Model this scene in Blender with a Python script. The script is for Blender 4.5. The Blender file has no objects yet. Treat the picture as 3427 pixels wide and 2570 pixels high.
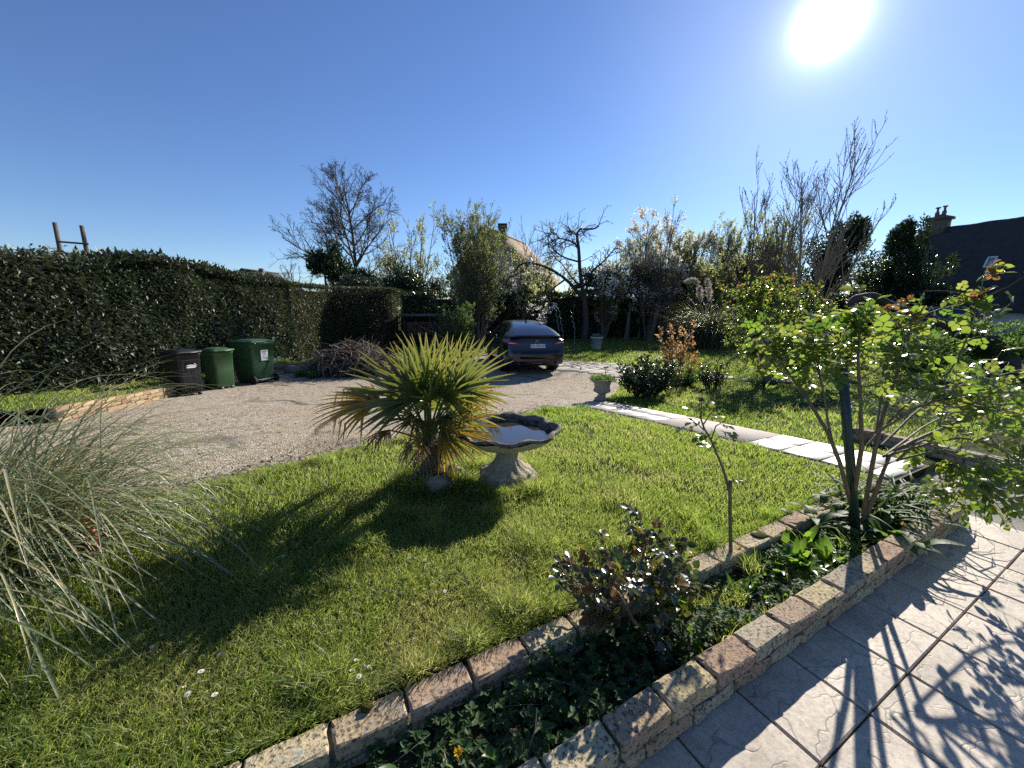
import bpy, bmesh, math, random
import numpy as np
from mathutils import Vector, Matrix
from mathutils.geometry import delaunay_2d_cdt

# ------------------------------------------------------------------ camera, sky, sun, exposure
SC = bpy.context.scene
COL = SC.collection
H = 1.53                       # eye height over z = 0
FPX, PITCH = 385.0, math.radians(11)
cam_d = bpy.data.cameras.new('camera')
cam_d.sensor_width = 36.0
cam_d.lens = FPX * 36.0 / 1024.0
cam_d.clip_start = 0.05
cam_d.clip_end = 3000
cam = bpy.data.objects.new('camera', cam_d)
COL.objects.link(cam)
cam.location = (0, 0, H)
cam.rotation_euler = (math.radians(90) - PITCH, 0, 0)
SC.camera = cam

SUN_EL, SUN_AZ = math.radians(27.2), math.radians(35.3)      # azimuth clockwise from +Y
SUN = Vector((math.sin(SUN_AZ) * math.cos(SUN_EL), math.cos(SUN_AZ) * math.cos(SUN_EL), math.sin(SUN_EL)))
world = bpy.data.worlds.new('World')
SC.world = world
world.use_nodes = True
wn, wl = world.node_tree.nodes, world.node_tree.links
wn.clear()
w_out = wn.new('ShaderNodeOutputWorld')
w_bg = wn.new('ShaderNodeBackground')
w_sky = wn.new('ShaderNodeTexSky')
w_sky.sky_type = 'NISHITA'
w_sky.sun_disc = False
w_sky.sun_elevation = SUN_EL
w_sky.sun_rotation = SUN_AZ
w_sky.altitude = 100
w_sky.air_density = 1.0
w_sky.dust_density = 0.05
w_sky.ozone_density = 5.0
w_bg.inputs['Strength'].default_value = 0.078
w_gam = wn.new('ShaderNodeHueSaturation')
w_gam.inputs['Saturation'].default_value = 1.06
w_gam.inputs['Hue'].default_value = 0.509
wl.new(w_sky.outputs[0], w_gam.inputs['Color'])
wl.new(w_gam.outputs[0], w_bg.inputs['Color'])
# the bright air close round the sun itself
w_geo = wn.new('ShaderNodeTexCoord')
w_dot = wn.new('ShaderNodeVectorMath'); w_dot.operation = 'DOT_PRODUCT'
w_dot.inputs[1].default_value = SUN
wl.new(w_geo.outputs['Generated'], w_dot.inputs[0])
def wmath(op, a, b):
    n = wn.new('ShaderNodeMath'); n.operation = op
    for i, v in enumerate((a, b)):
        if isinstance(v, (int, float)): n.inputs[i].default_value = v
        else: wl.new(v, n.inputs[i])
    return n.outputs[0]
w_c = wmath('MAXIMUM', w_dot.outputs['Value'], 0.0)
w_g1 = wmath('MULTIPLY', wmath('POWER', w_c, 2600.0), 4.0)
w_g2 = wmath('MULTIPLY', wmath('POWER', w_c, 480.0), 0.34)
w_g3 = wmath('MULTIPLY', wmath('POWER', w_c, 28.0), 0.11)
w_gs = wmath('ADD', wmath('ADD', w_g1, w_g2), w_g3)
w_bg2 = wn.new('ShaderNodeBackground')
w_bg2.inputs['Color'].default_value = (0.92, 0.97, 1.0, 1)
wl.new(w_gs, w_bg2.inputs['Strength'])
w_add = wn.new('ShaderNodeAddShader')
wl.new(w_bg.outputs[0], w_add.inputs[0]); wl.new(w_bg2.outputs[0], w_add.inputs[1])
wl.new(w_add.outputs[0], w_out.inputs['Surface'])

sun_d = bpy.data.lights.new('sun', 'SUN')
sun_d.energy = 4.9
sun_d.angle = math.radians(0.53)
sun_d.color = (1.0, 0.93, 0.82)
sun = bpy.data.objects.new('sun', sun_d)
COL.objects.link(sun)
sun.rotation_euler = (-SUN).to_track_quat('-Z', 'Y').to_euler()
sun.location = SUN * 60

SC.view_settings.view_transform = 'Standard'
SC.view_settings.look = 'None'
SC.view_settings.exposure = 0.9
SC.view_settings.gamma = 1.0
SC.view_settings.use_curve_mapping = False
SC.cycles.max_bounces = 8
SC.cycles.transmission_bounces = 4
SC.cycles.transparent_max_bounces = 4
SC.cycles.use_denoising = False

# ------------------------------------------------------------------ geometry of the place
D2 = np.array([0.883, 0.469]); N2 = np.array([-0.469, 0.883])   # along / across the planter

def ss(a, b, x):
    t = np.clip((x - a) / (b - a), 0, 1)
    return t * t * (3 - 2 * t)

def tz(x, y):
    return 0.19 - 0.55 * ss(1.5, 10.5, np.asarray(y, float))

def ray(px, py):
    u = (px - 512) / FPX; v = -(py - 384) / FPX
    c, s = math.cos(PITCH), math.sin(PITCH)
    return np.array([u, c + v * s, -s + v * c])

def at(px, py, Y):
    r = ray(px, py)
    return r * (Y / r[1]) + np.array([0, 0, H])

def hz(px, py, z):
    r = ray(px, py)
    return r * ((z - H) / r[2]) + np.array([0, 0, H])

def gp(px, py, dz=0.0):
    r = ray(px, py); t = 0.3
    while t < 300:
        p = r * t + np.array([0, 0, H])
        if p[2] <= tz(p[0], p[1]) + dz: break
        t *= 1.003
    return p

def tn(t, n, z=None):
    q = D2 * t + N2 * n
    return np.array([q[0], q[1], float(tz(q[0], q[1])) if z is None else z])

def nrm(a):
    a = np.asarray(a, float)
    return a / np.maximum(np.linalg.norm(a, axis=-1, keepdims=True), 1e-9)

def in_poly(x, y, poly):
    x = np.asarray(x); y = np.asarray(y); ins = np.zeros(x.shape, bool)
    P = np.asarray(poly, float); j = len(P) - 1
    for i in range(len(P)):
        xi, yi = P[i]; xj, yj = P[j]
        with np.errstate(divide='ignore', invalid='ignore'):
            c = ((yi > y) != (yj > y)) & (x < (xj - xi) * (y - yi) / (yj - yi + 1e-12) + xi)
        ins ^= c; j = i
    return ins

def vnoise(x, y, seed=0):
    x = np.asarray(x, float); y = np.asarray(y, float)
    xi = np.floor(x).astype(int); yi = np.floor(y).astype(int)
    fx = x - xi; fy = y - yi
    fx = fx * fx * (3 - 2 * fx); fy = fy * fy * (3 - 2 * fy)
    def h(a, b):
        v = np.sin(a * 127.1 + b * 311.7 + seed * 74.7) * 43758.5453
        return v - np.floor(v)
    return (h(xi, yi) * (1 - fx) + h(xi + 1, yi) * fx) * (1 - fy) + (h(xi, yi + 1) * (1 - fx) + h(xi + 1, yi + 1) * fx) * fy

# ------------------------------------------------------------------ mesh building
class MB:
    def __init__(self):
        self.V = []; self.F = []; self.T = []; self.n = 0
    def add(self, v, faces, tint=0.5):
        v = np.asarray(v, float).reshape(-1, 3)
        if len(v) == 0: return
        for f in faces:
            f = np.asarray(f, int)
            if f.size == 0: continue
            if f.ndim == 1: f = f[None, :]
            self.F.append(f + self.n)
            tt = np.asarray(tint, float)
            if tt.ndim == 0: tt = np.full(len(f), float(tt))
            elif len(tt) != len(f): tt = np.repeat(tt, len(f) // len(tt))
            self.T.append(tt)
        self.V.append(v); self.n += len(v)
    def mesh(self, name, origin=(0, 0, 0)):
        me = bpy.data.meshes.new(name)
        if not self.V: return me
        V = np.concatenate(self.V) - np.asarray(origin, float)
        me.vertices.add(len(V)); me.vertices.foreach_set('co', V.ravel())
        li = np.concatenate([f.ravel() for f in self.F])
        tot = np.concatenate([np.full(len(f), f.shape[1]) for f in self.F])
        st = np.concatenate([[0], np.cumsum(tot)[:-1]])
        me.loops.add(len(li)); me.loops.foreach_set('vertex_index', li)
        me.polygons.add(len(tot)); me.polygons.foreach_set('loop_start', st)
        me.polygons.foreach_set('loop_total', tot)
        me.update(calc_edges=True)
        a = me.attributes.new('tint', 'FLOAT', 'FACE')
        a.data.foreach_set('value', np.concatenate(self.T))
        return me

def link(name, me, mat=None, parent=None, smooth=False):
    o = bpy.data.objects.new(name, me)
    COL.objects.link(o)
    if mat is not None and len(me.materials) == 0: me.materials.append(mat)
    if parent is not None: o.parent = parent
    if smooth: me.polygons.foreach_set('use_smooth', np.ones(len(me.polygons), bool))
    return o

def tag(o, label=None, cat=None, group=None, kind=None):
    if label: o['label'] = label
    if cat: o['category'] = cat
    if group: o['group'] = group
    if kind: o['kind'] = kind
    return o

def thing(name, label, cat, loc=(0, 0, 0), rotz=0.0, group=None):
    o = bpy.data.objects.new(name, None); COL.objects.link(o)
    o.empty_display_size = 0.1
    o.location = Vector(loc); o.rotation_euler = (0, 0, rotz)
    return tag(o, label, cat, group)

def part(mb, name, mat, parent, smooth=False, world_coords=False, label=None):
    """mesh child; with world_coords the vertices are given in world space of an unrotated thing"""
    org = (0, 0, 0)
    if world_coords:
        r = parent
        while r.parent: r = r.parent
        org = r.location
    o = link(name, mb.mesh(name, org), mat, parent, smooth)
    if label: o['label'] = label
    return o

def struct(mb, name, mat, smooth=False):
    o = link(name, mb.mesh(name), mat, None, smooth)
    return tag(o, kind='structure')

def tubes(mb, paths, radii, sides=5, tint=0.5, cap=False):
    paths = np.asarray(paths, float)
    if paths.ndim == 2: paths = paths[None]
    N, k, _ = paths.shape
    if N == 0: return
    radii = np.broadcast_to(np.asarray(radii, float), (N, k))
    tan = np.empty_like(paths)
    tan[:, 1:-1] = paths[:, 2:] - paths[:, :-2]
    tan[:, 0] = paths[:, 1] - paths[:, 0]; tan[:, -1] = paths[:, -1] - paths[:, -2]
    tan = nrm(tan)
    mean = nrm(paths[:, -1] - paths[:, 0] + 1e-6)
    ref = np.where((np.abs(mean[:, 2:3]) < 0.8), np.array([[0, 0, 1.0]]), np.array([[1.0, 0.1, 0]]))[:, None, :]
    a = nrm(np.cross(tan, np.broadcast_to(ref, tan.shape)))
    b = np.cross(tan, a)
    th = np.linspace(0, 2 * np.pi, sides, endpoint=False)
    ring = paths[:, :, None, :] + radii[:, :, None, None] * (np.cos(th)[None, None, :, None] * a[:, :, None, :] + np.sin(th)[None, None, :, None] * b[:, :, None, :])
    V = ring.reshape(-1, 3)
    base = (np.arange(N) * k * sides)[:, None, None]
    i = np.arange(k - 1)[None, :, None] * sides
    j = np.arange(sides)[None, None, :]; j2 = (j + 1) % sides
    F = np.stack([base + i + j, base + i + j2, base + i + sides + j2, base + i + sides + j], -1).reshape(-1, 4)
    fs = [F]
    tt = np.asarray(tint, float)
    if tt.ndim: tt = np.repeat(tt, (k - 1) * sides)
    mb.add(V, fs, tt)
    if cap:
        n0 = mb.n - len(V)
        for e, rev in ((0, True), (k - 1, False)):
            for q in range(N):
                ids = n0 + q * k * sides + e * sides + np.arange(sides)
                mb.F.append((ids[::-1] if rev else ids)[None, :]); mb.T.append(np.array([float(np.ravel(tint)[0])]))

def ribbons(mb, paths, widths, tint=0.5, fold=0.0, ref=(0, 0, 1)):
    """flat (or V folded) strips following paths (N,k,3)"""
    paths = np.asarray(paths, float); N, k, _ = paths.shape
    widths = np.broadcast_to(np.asarray(widths, float), (N, k))
    tan = np.empty_like(paths)
    tan[:, 1:-1] = paths[:, 2:] - paths[:, :-2]
    tan[:, 0] = paths[:, 1] - paths[:, 0]; tan[:, -1] = paths[:, -1] - paths[:, -2]
    tan = nrm(tan)
    rf = np.asarray(ref, float)
    if rf.ndim == 1: rf = np.broadcast_to(rf, (N, 3))
    mid = nrm(paths[:, k // 2] - paths[:, 0])
    s = nrm(np.cross(mid, rf) + 1e-5)[:, None, :]
    s = nrm(s - tan * np.sum(s * tan, -1, keepdims=True))
    up = np.cross(s, tan)
    hw = widths[..., None] * 0.5
    if fold:
        P = np.stack([paths - s * hw + up * hw * fold, paths, paths + s * hw + up * hw * fold], 2); m = 3
    else:
        P = np.stack([paths - s * hw, paths + s * hw], 2); m = 2
    V = P.reshape(-1, 3)
    base = (np.arange(N) * k * m)[:, None, None]; i = np.arange(k - 1)[None, :, None] * m; j = np.arange(m - 1)[None, None, :]
    F = np.stack([base + i + j, base + i + j + 1, base + i + m + j + 1, base + i + m + j], -1).reshape(-1, 4)
    tt = np.asarray(tint, float)
    if tt.ndim == 2: tt = np.repeat(tt.ravel(), m - 1)
    elif tt.ndim: tt = np.repeat(tt, (k - 1) * (m - 1))
    mb.add(V, [F], tt)

LEAF = {
    'd': (np.array([[0, 0, 0], [.45, -.5, .10], [1, 0, -.05], [.45, .5, .10]]), [[0, 1, 2], [0, 2, 3]]),
    'o': (np.array([[0, 0, 0], [.32, -.46, .10], [.70, -.40, .07], [1, 0, -.08], [.70, .40, .07], [.32, .46, .10]]), [[0, 1, 2, 3], [0, 3, 4, 5]]),
}
def leaves(mb, P, D, U, L, W, tint=0.5, shape='d'):
    P = np.asarray(P, float); N = len(P)
    if N == 0: return
    D = nrm(D); S = nrm(np.cross(D, U) + 1e-6); U = np.cross(S, D)
    L = np.broadcast_to(np.asarray(L, float), (N,)); W = np.broadcast_to(np.asarray(W, float), (N,))
    T, F = LEAF[shape]; m = len(T)
    V = P[:, None, :] + T[None, :, 0, None] * L[:, None, None] * D[:, None, :] + T[None, :, 1, None] * W[:, None, None] * S[:, None, :] + T[None, :, 2, None] * L[:, None, None] * U[:, None, :]
    F = np.asarray(F)
    FF = ((np.arange(N) * m)[:, None, None] + F[None]).reshape(-1, F.shape[1])
    tt = np.asarray(tint, float)
    if tt.ndim: tt = np.repeat(tt, len(F))
    mb.add(V.reshape(-1, 3), [FF], tt)

def box(mb, c, s, rot=0.0, tint=0.5, axes=None):
    c = np.asarray(c, float); s = np.asarray(s, float) / 2
    q = np.array([[x, y, z] for z in (-1, 1) for y in (-1, 1) for x in (-1, 1)], float) * s
    if axes is not None: q = q @ np.asarray(axes, float)
    elif rot:
        cr, sr = math.cos(rot), math.sin(rot)
        q = q @ np.array([[cr, sr, 0], [-sr, cr, 0], [0, 0, 1]])
    mb.add(q + c, [[[0, 2, 3, 1], [4, 5, 7, 6], [0, 1, 5, 4], [2, 6, 7, 3], [0, 4, 6, 2], [1, 3, 7, 5]]], tint)

def grid(mb, P, tint=0.5, close_u=False, flip=False):
    P = np.asarray(P, float); a, b, _ = P.shape
    i = np.arange(a if close_u else a - 1)[:, None]; j = np.arange(b - 1)[None, :]
    i2 = (i + 1) % a
    F = np.stack([i * b + j, i2 * b + j, i2 * b + j + 1, i * b + j + 1], -1).reshape(-1, 4)
    if flip: F = F[:, ::-1]
    mb.add(P.reshape(-1, 3), [F], tint)

def lathe(mb, prof, n=24, c=(0, 0, 0), lobes=None, tint=0.5):
    prof = np.asarray(prof, float); th = np.linspace(0, 2 * np.pi, n, endpoint=False)
    P = np.empty((n, len(prof), 3))
    for i, t in enumerate(th):
        k = 1.0 if lobes is None else lobes(t, prof)
        P[i, :, 0] = prof[:, 0] * k * math.cos(t); P[i, :, 1] = prof[:, 0] * k * math.sin(t); P[i, :, 2] = prof[:, 1]
    grid(mb, P + np.asarray(c, float), tint, close_u=True)

def bevel_box(sx, sy, sz, bev=0.006, rough=0.0, seed=0, seg=1, sub=0):
    bm = bmesh.new(); bmesh.ops.create_cube(bm, size=1.0)
    for v in bm.verts: v.co = Vector((v.co.x * sx, v.co.y * sy, v.co.z * sz))
    bmesh.ops.bevel(bm, geom=list(bm.edges), offset=bev, segments=seg, affect='EDGES')
    if sub: bmesh.ops.subdivide_edges(bm, edges=[e for e in bm.edges if e.calc_length() > 0.05], cuts=sub, use_grid_fill=True)
    rg = random.Random(seed)
    if rough:
        for v in bm.verts: v.co += Vector((rg.gauss(0, rough), rg.gauss(0, rough), rg.gauss(0, rough)))
    me = bpy.data.meshes.new('block'); bm.to_mesh(me); bm.free()
    return me

def sheet(poly, step, zf, mb=None, tint=0.5):
    """triangulated sheet filling a polygon, heights from zf(x, y)"""
    P = [Vector(p) for p in poly]
    dense = []
    for i in range(len(P)):
        a, b = P[i], P[(i + 1) % len(P)]
        k = max(1, int((b - a).length / step))
        for q in range(k): dense.append(a + (b - a) * (q / k))
    n = len(dense); A = np.array([[p.x, p.y] for p in dense])
    xs = np.arange(A[:, 0].min() + step / 2, A[:, 0].max(), step); ys = np.arange(A[:, 1].min() + step / 2, A[:, 1].max(), step)
    X, Y = np.meshgrid(xs, ys); X = X.ravel(); Y = Y.ravel(); m = in_poly(X, Y, A)
    pts = dense + [Vector((x, y)) for x, y in zip(X[m], Y[m])]
    r = delaunay_2d_cdt(pts, [(i, (i + 1) % n) for i in range(n)], [], 1, 1e-5)
    V = np.array([[p.x, p.y] for p in r[0]])
    mb = mb or MB()
    mb.add(np.column_stack([V, zf(V[:, 0], V[:, 1])]), [np.array([list(f) for f in r[2]])], tint)
    return mb

# ------------------------------------------------------------------ branch growth
def walk(rng, P0, D0, L, seg, wander, up):
    N = len(P0); paths = np.empty((N, seg + 1, 3)); paths[:, 0] = P0; d = nrm(D0)
    for i in range(seg):
        d = d + rng.normal(0, wander, (N, 3)); d[:, 2] += up; d = nrm(d)
        paths[:, i + 1] = paths[:, i] + d * (np.asarray(L) / seg)[:, None]
    return paths

def grow(rng, P0, D0, L, R, spec):
    """spec: list of dict(seg, wander, up, taper) and for children n, lo, hi, ang, lr, rr"""
    P0 = np.atleast_2d(np.asarray(P0, float)); D0 = np.atleast_2d(np.asarray(D0, float))
    L = np.broadcast_to(np.asarray(L, float), (len(P0),)).copy(); R = np.broadcast_to(np.asarray(R, float), (len(P0),)).copy()
    out = []
    for k, s in enumerate(spec):
        seg = s.get('seg', 5)
        paths = walk(rng, P0, D0, L, seg, s.get('wander', .1), s.get('up', 0))
        rad = R[:, None] * (1 - s.get('taper', .7) * np.linspace(0, 1, seg + 1)[None, :])
        out.append((paths, rad))
        if k + 1 < len(spec):
            c = spec[k + 1]; n = c['n']; N = len(paths)
            u = np.sort(rng.uniform(c.get('lo', .3), c.get('hi', 1.0), (N, n)), 1)
            f = u * seg; i = np.minimum(f.astype(int), seg - 1); fr = (f - i)[..., None]
            ar = np.arange(N)[:, None]
            A = paths[ar, i]; B = paths[ar, i + 1]
            P0 = (A + (B - A) * fr).reshape(-1, 3); t = nrm(B - A).reshape(-1, 3)
            perp = nrm(np.cross(t, rng.normal(0, 1, t.shape)))
            a = np.radians(c.get('ang', 45)) * rng.uniform(.7, 1.25, (len(t), 1))
            D0 = t * np.cos(a) + perp * np.sin(a)
            pr = rad[ar, i].reshape(-1)
            L = np.repeat(L, n) * c.get('lr', .5) * (1.15 - .55 * u.reshape(-1)) * rng.uniform(.7, 1.25, len(t))
            R = np.maximum(pr * c.get('rr', .6), s.get('rmin', .002))
    return out if True else None

def on_paths(rng, paths, n, lo=0.1, hi=1.0):
    N, k, _ = paths.shape; seg = k - 1
    u = rng.uniform(lo, hi, (N, n)) * seg; i = np.minimum(u.astype(int), seg - 1); fr = (u - i)[..., None]
    ar = np.arange(N)[:, None]; A = paths[ar, i]; B = paths[ar, i + 1]
    return (A + (B - A) * fr).reshape(-1, 3), nrm(B - A).reshape(-1, 3)

def wood(mb, lv, sides=(7, 5, 4, 3, 3), tint=0.5):
    for k, (p, r) in enumerate(lv): tubes(mb, p, r, sides[min(k, len(sides) - 1)], tint)

def rdir(rng, n): return nrm(rng.normal(0, 1, (n, 3)))

def blob_points(rng, blobs, n, power=0.30):
    B = np.asarray(blobs, float); w = (B[:, 3] * B[:, 4] + B[:, 4] * B[:, 5] + B[:, 3] * B[:, 5]); w /= w.sum()
    k = rng.choice(len(B), n, p=w); d = rdir(rng, n); r = rng.uniform(0, 1, n) ** power
    return B[k, :3] + d * B[k, 3:] * r[:, None], nrm(d / B[k, 3:])

def sub_blobs(rng, c, r, k, s=(.28, .5)):
    c = np.asarray(c, float); r = np.asarray(r, float)
    d = rdir(rng, k) * rng.uniform(.35, .85, (k, 1)); q = rng.uniform(*s, (k, 1))
    return np.concatenate([c + d * r, np.repeat(q, 3, 1) * r * rng.uniform(.85, 1.2, (k, 3))], 1)

def core_blob(mb, rng, c, r, tint=0.2, n=14):
    th = np.linspace(0, 2 * np.pi, n, endpoint=False); ph = np.linspace(0.05, np.pi - .05, 9)
    P = np.empty((n, 9, 3)); k = rng.uniform(.8, 1.15, (n, 9))
    P[..., 0] = np.cos(th)[:, None] * np.sin(ph) * k; P[..., 1] = np.sin(th)[:, None] * np.sin(ph) * k; P[..., 2] = np.cos(ph) * k
    grid(mb, P * np.asarray(r) + np.asarray(c), tint, close_u=True)

# ------------------------------------------------------------------ materials
class NT:
    def __init__(self, name):
        self.m = bpy.data.materials.new(name); self.m.use_nodes = True
        self.t = self.m.node_tree; self.t.nodes.clear()
        self.out = self.t.nodes.new('ShaderNodeOutputMaterial')
    def n(self, typ, ins=None, **props):
        q = self.t.nodes.new('ShaderNode' + typ)
        for k, v in props.items(): setattr(q, k, v)
        for k, v in (ins or {}).items(): self.set(q, k, v)
        return q
    def set(self, q, k, v):
        s = q.inputs[k]
        if isinstance(v, bpy.types.NodeSocket): self.t.links.new(v, s)
        elif isinstance(v, (tuple, list)) and len(v) == 3 and s.type == 'RGBA': s.default_value = (*v, 1)
        else: s.default_value = v
    def mix(self, f, a, b, mode='MIX'):
        q = self.n('Mix', data_type='RGBA', blend_type=mode)
        self.set(q, 0, f); self.set(q, 6, a); self.set(q, 7, b)
        return q.outputs[2]
    def math(self, op, a, b=0.0, clamp=False):
        q = self.n('Math', operation=op, use_clamp=clamp); self.set(q, 0, a); self.set(q, 1, b)
        return q.outputs[0]
    def ramp(self, f, stops, interp='LINEAR'):
        q = self.n('ValToRGB'); r = q.color_ramp; r.interpolation = interp
        while len(r.elements) > 1: r.elements.remove(r.elements[-1])
        r.elements[0].position = stops[0][0]; r.elements[0].color = (*stops[0][1], 1) if len(stops[0][1]) == 3 else stops[0][1]
        for p, c in stops[1:]:
            e = r.elements.new(p); e.color = (*c, 1)
        self.set(q, 0, f)
        return q.outputs[0]
    def coords(self, rand=False):
        c = self.n('TexCoord').outputs['Object']
        if rand:
            r = self.n('ObjectInfo').outputs['Random']
            v = self.n('CombineXYZ', {0: self.math('MULTIPLY', r, 17.0), 1: self.math('MULTIPLY', r, 31.0), 2: self.math('MULTIPLY', r, 7.0)})
            c = self.n('VectorMath', {0: c, 1: v.outputs[0]}, operation='ADD').outputs[0]
        return c
    def noise(self, vec, scale, detail=4, rough=.55, dist=0.0):
        return self.n('TexNoise', {'Vector': vec, 'Scale': scale, 'Detail': detail, 'Roughness': rough, 'Distortion': dist}).outputs[0]
    def voro(self, vec, scale, feature='F1', out=0, rnd=1.0):
        q = self.n('TexVoronoi', feature=feature); self.set(q, 'Vector', vec); self.set(q, 'Scale', scale); self.set(q, 'Randomness', rnd)
        return q.outputs[out]
    def bump(self, h, strength, dist=0.01):
        return self.n('Bump', {'Height': h, 'Strength': strength, 'Distance': dist}).outputs[0]
    def bsdf(self, **k):
        q = self.n('BsdfPrincipled')
        for a, v in k.items(): self.set(q, a.replace('_', ' '), v)
        return q
    def done(self, sh):
        self.t.links.new(sh, self.out.inputs['Surface']); return self.m

def foliage(name, c1, c2, t1, t2, trans=.4, rough=.42, spec=.5, src='attr'):
    a = NT(name)
    f = a.n('Attribute', attribute_name='tint').outputs['Fac'] if src == 'attr' else a.n('ObjectInfo').outputs['Random']
    p = a.bsdf(Base_Color=a.mix(f, c1, c2), Roughness=rough)
    a.set(p, 'Specular IOR Level', spec)
    tr = a.n('BsdfTranslucent', {'Color': a.mix(f, t1, t2)})
    return a.done(a.n('MixShader', {0: trans, 1: p.outputs[0], 2: tr.outputs[0]}).outputs[0])

def solid(name, c1, c2=None, scale=8.0, rough=.8, bump=0.0, bscale=40.0, spec=.4, metal=0.0, rand=False, coat=0.0, tint=None, bdist=.01):
    a = NT(name); v = a.coords(rand)
    c = c1 if c2 is None else a.mix(a.math('MULTIPLY', a.math('SUBTRACT', a.noise(v, scale), .3), 2.5, True), c1, c2)
    if tint is not None:
        c = a.mix(a.n('Attribute', attribute_name='tint').outputs['Fac'], c, tint)
    p = a.bsdf(Base_Color=c, Roughness=rough, Metallic=metal)
    a.set(p, 'Specular IOR Level', spec)
    if coat: a.set(p, 'Coat Weight', coat); a.set(p, 'Coat Roughness', .05)
    if bump: a.set(p, 'Normal', a.bump(a.noise(v, bscale, 6), bump, bdist))
    return a.done(p.outputs[0])

def stone_mat(name, cols, lichen=.5, rand=True, scale=1.0):
    """weathered brick or stone: colour by piece, dark and pale lichen specks, pits"""
    a = NT(name); v = a.coords(rand)
    r = a.n('ObjectInfo').outputs['Random']
    base = a.ramp(r, [(i / max(1, len(cols) - 1), c) for i, c in enumerate(cols)])
    n1 = a.noise(v, 14 * scale, 6, .65); n2 = a.noise(v, 70 * scale, 5, .7); n3 = a.noise(v, 190 * scale, 3, .6)
    base = a.mix(a.math('MULTIPLY', a.math('SUBTRACT', n1, .35), 1.8, True), base, a.mix(.5, base, (.16, .13, .10)))
    spk = a.math('MULTIPLY', a.math('SUBTRACT', n2, .50), 9.0, True)
    base = a.mix(a.math('MULTIPLY', spk, lichen), base, (.055, .05, .045))
    pal = a.math('MULTIPLY', a.math('SUBTRACT', a.noise(v, 22 * scale, 3, .5, .6), .62), 14.0, True)
    base = a.mix(a.math('MULTIPLY', pal, .55), base, (.46, .44, .37))
    base = a.mix(a.math('MULTIPLY', a.math('SUBTRACT', n3, .4), 1.6, True), base, a.mix(.35, base, (.5, .45, .33)))
    p = a.bsdf(Base_Color=base, Roughness=.93); a.set(p, 'Specular IOR Level', .2)
    a.set(p, 'Normal', a.bump(a.math('ADD', n2, a.math('MULTIPLY', n1, .6)), .8, .006))
    return a.done(p.outputs[0])

def drive_mat():
    a = NT('exposed_aggregate'); v = a.coords()
    cell = a.voro(v, 62, out=1)
    sep = a.n('SeparateColor', {0: cell}).outputs[0]
    stops = [(0, (.13, .105, .075)), (.3, (.26, .215, .16)), (.6, (.37, .31, .235)), (.85, (.50, .435, .34)), (1, (.62, .565, .48))]
    peb = a.ramp(sep, stops)
    sep2 = a.n('SeparateColor', {0: a.voro(v, 24, out=1)}).outputs[0]
    peb = a.mix(a.math('MULTIPLY', a.math('SUBTRACT', a.noise(v, 9, 3), .45), 5.0, True), peb, a.ramp(sep2, stops))
    big = a.noise(v, .55, 5, .6)
    peb = a.mix(a.math('MULTIPLY', a.math('SUBTRACT', big, .44), 4.0, True), peb, a.mix(.6, peb, (.36, .265, .16)))
    mid = a.noise(v, 3.2, 6, .7)
    peb = a.mix(a.math('MULTIPLY', a.math('SUBTRACT', mid, .50), 3.4, True), peb, a.mix(.55, peb, (.13, .11, .08)))
    w = a.n('TexNoise', {'Vector': v, 'Scale': 1.1, 'Detail': 5.0}).outputs['Color']
    wv = a.n('VectorMath', {0: v, 1: a.n('VectorMath', {0: w, 1: (1.6, 1.6, 0)}, operation='MULTIPLY').outputs[0]}, operation='ADD').outputs[0]
    flat = a.n('VectorMath', {0: wv, 1: (.33, .33, 0)}, operation='MULTIPLY').outputs[0]
    ed = a.voro(flat, 1.0, 'DISTANCE_TO_EDGE')
    gate = a.math('MULTIPLY', a.math('SUBTRACT', a.noise(v, .45, 2), .40), 6.0, True)
    crack = a.math('MULTIPLY', a.math('SUBTRACT', 1.0, a.math('MULTIPLY', ed, 34.0), True), gate)
    moss = a.math('MULTIPLY', a.math('SUBTRACT', a.noise(v, 2.1, 5, .7), .60), 8.0, True)
    peb = a.mix(a.math('MULTIPLY', moss, .35), peb, (.10, .11, .045))
    colr = a.mix(a.math('MULTIPLY', crack, .85), peb, (.045, .04, .03))
    p = a.bsdf(Base_Color=colr, Roughness=.9); a.set(p, 'Specular IOR Level', .25)
    ht = a.math('SUBTRACT', a.math('SUBTRACT', 1.0, a.voro(v, 62)), a.math('MULTIPLY', crack, 2.0))
    a.set(p, 'Normal', a.bump(a.math('ADD', ht, a.math('MULTIPLY', mid, 1.5)), .9, .012))
    return a.done(p.outputs[0])

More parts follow.
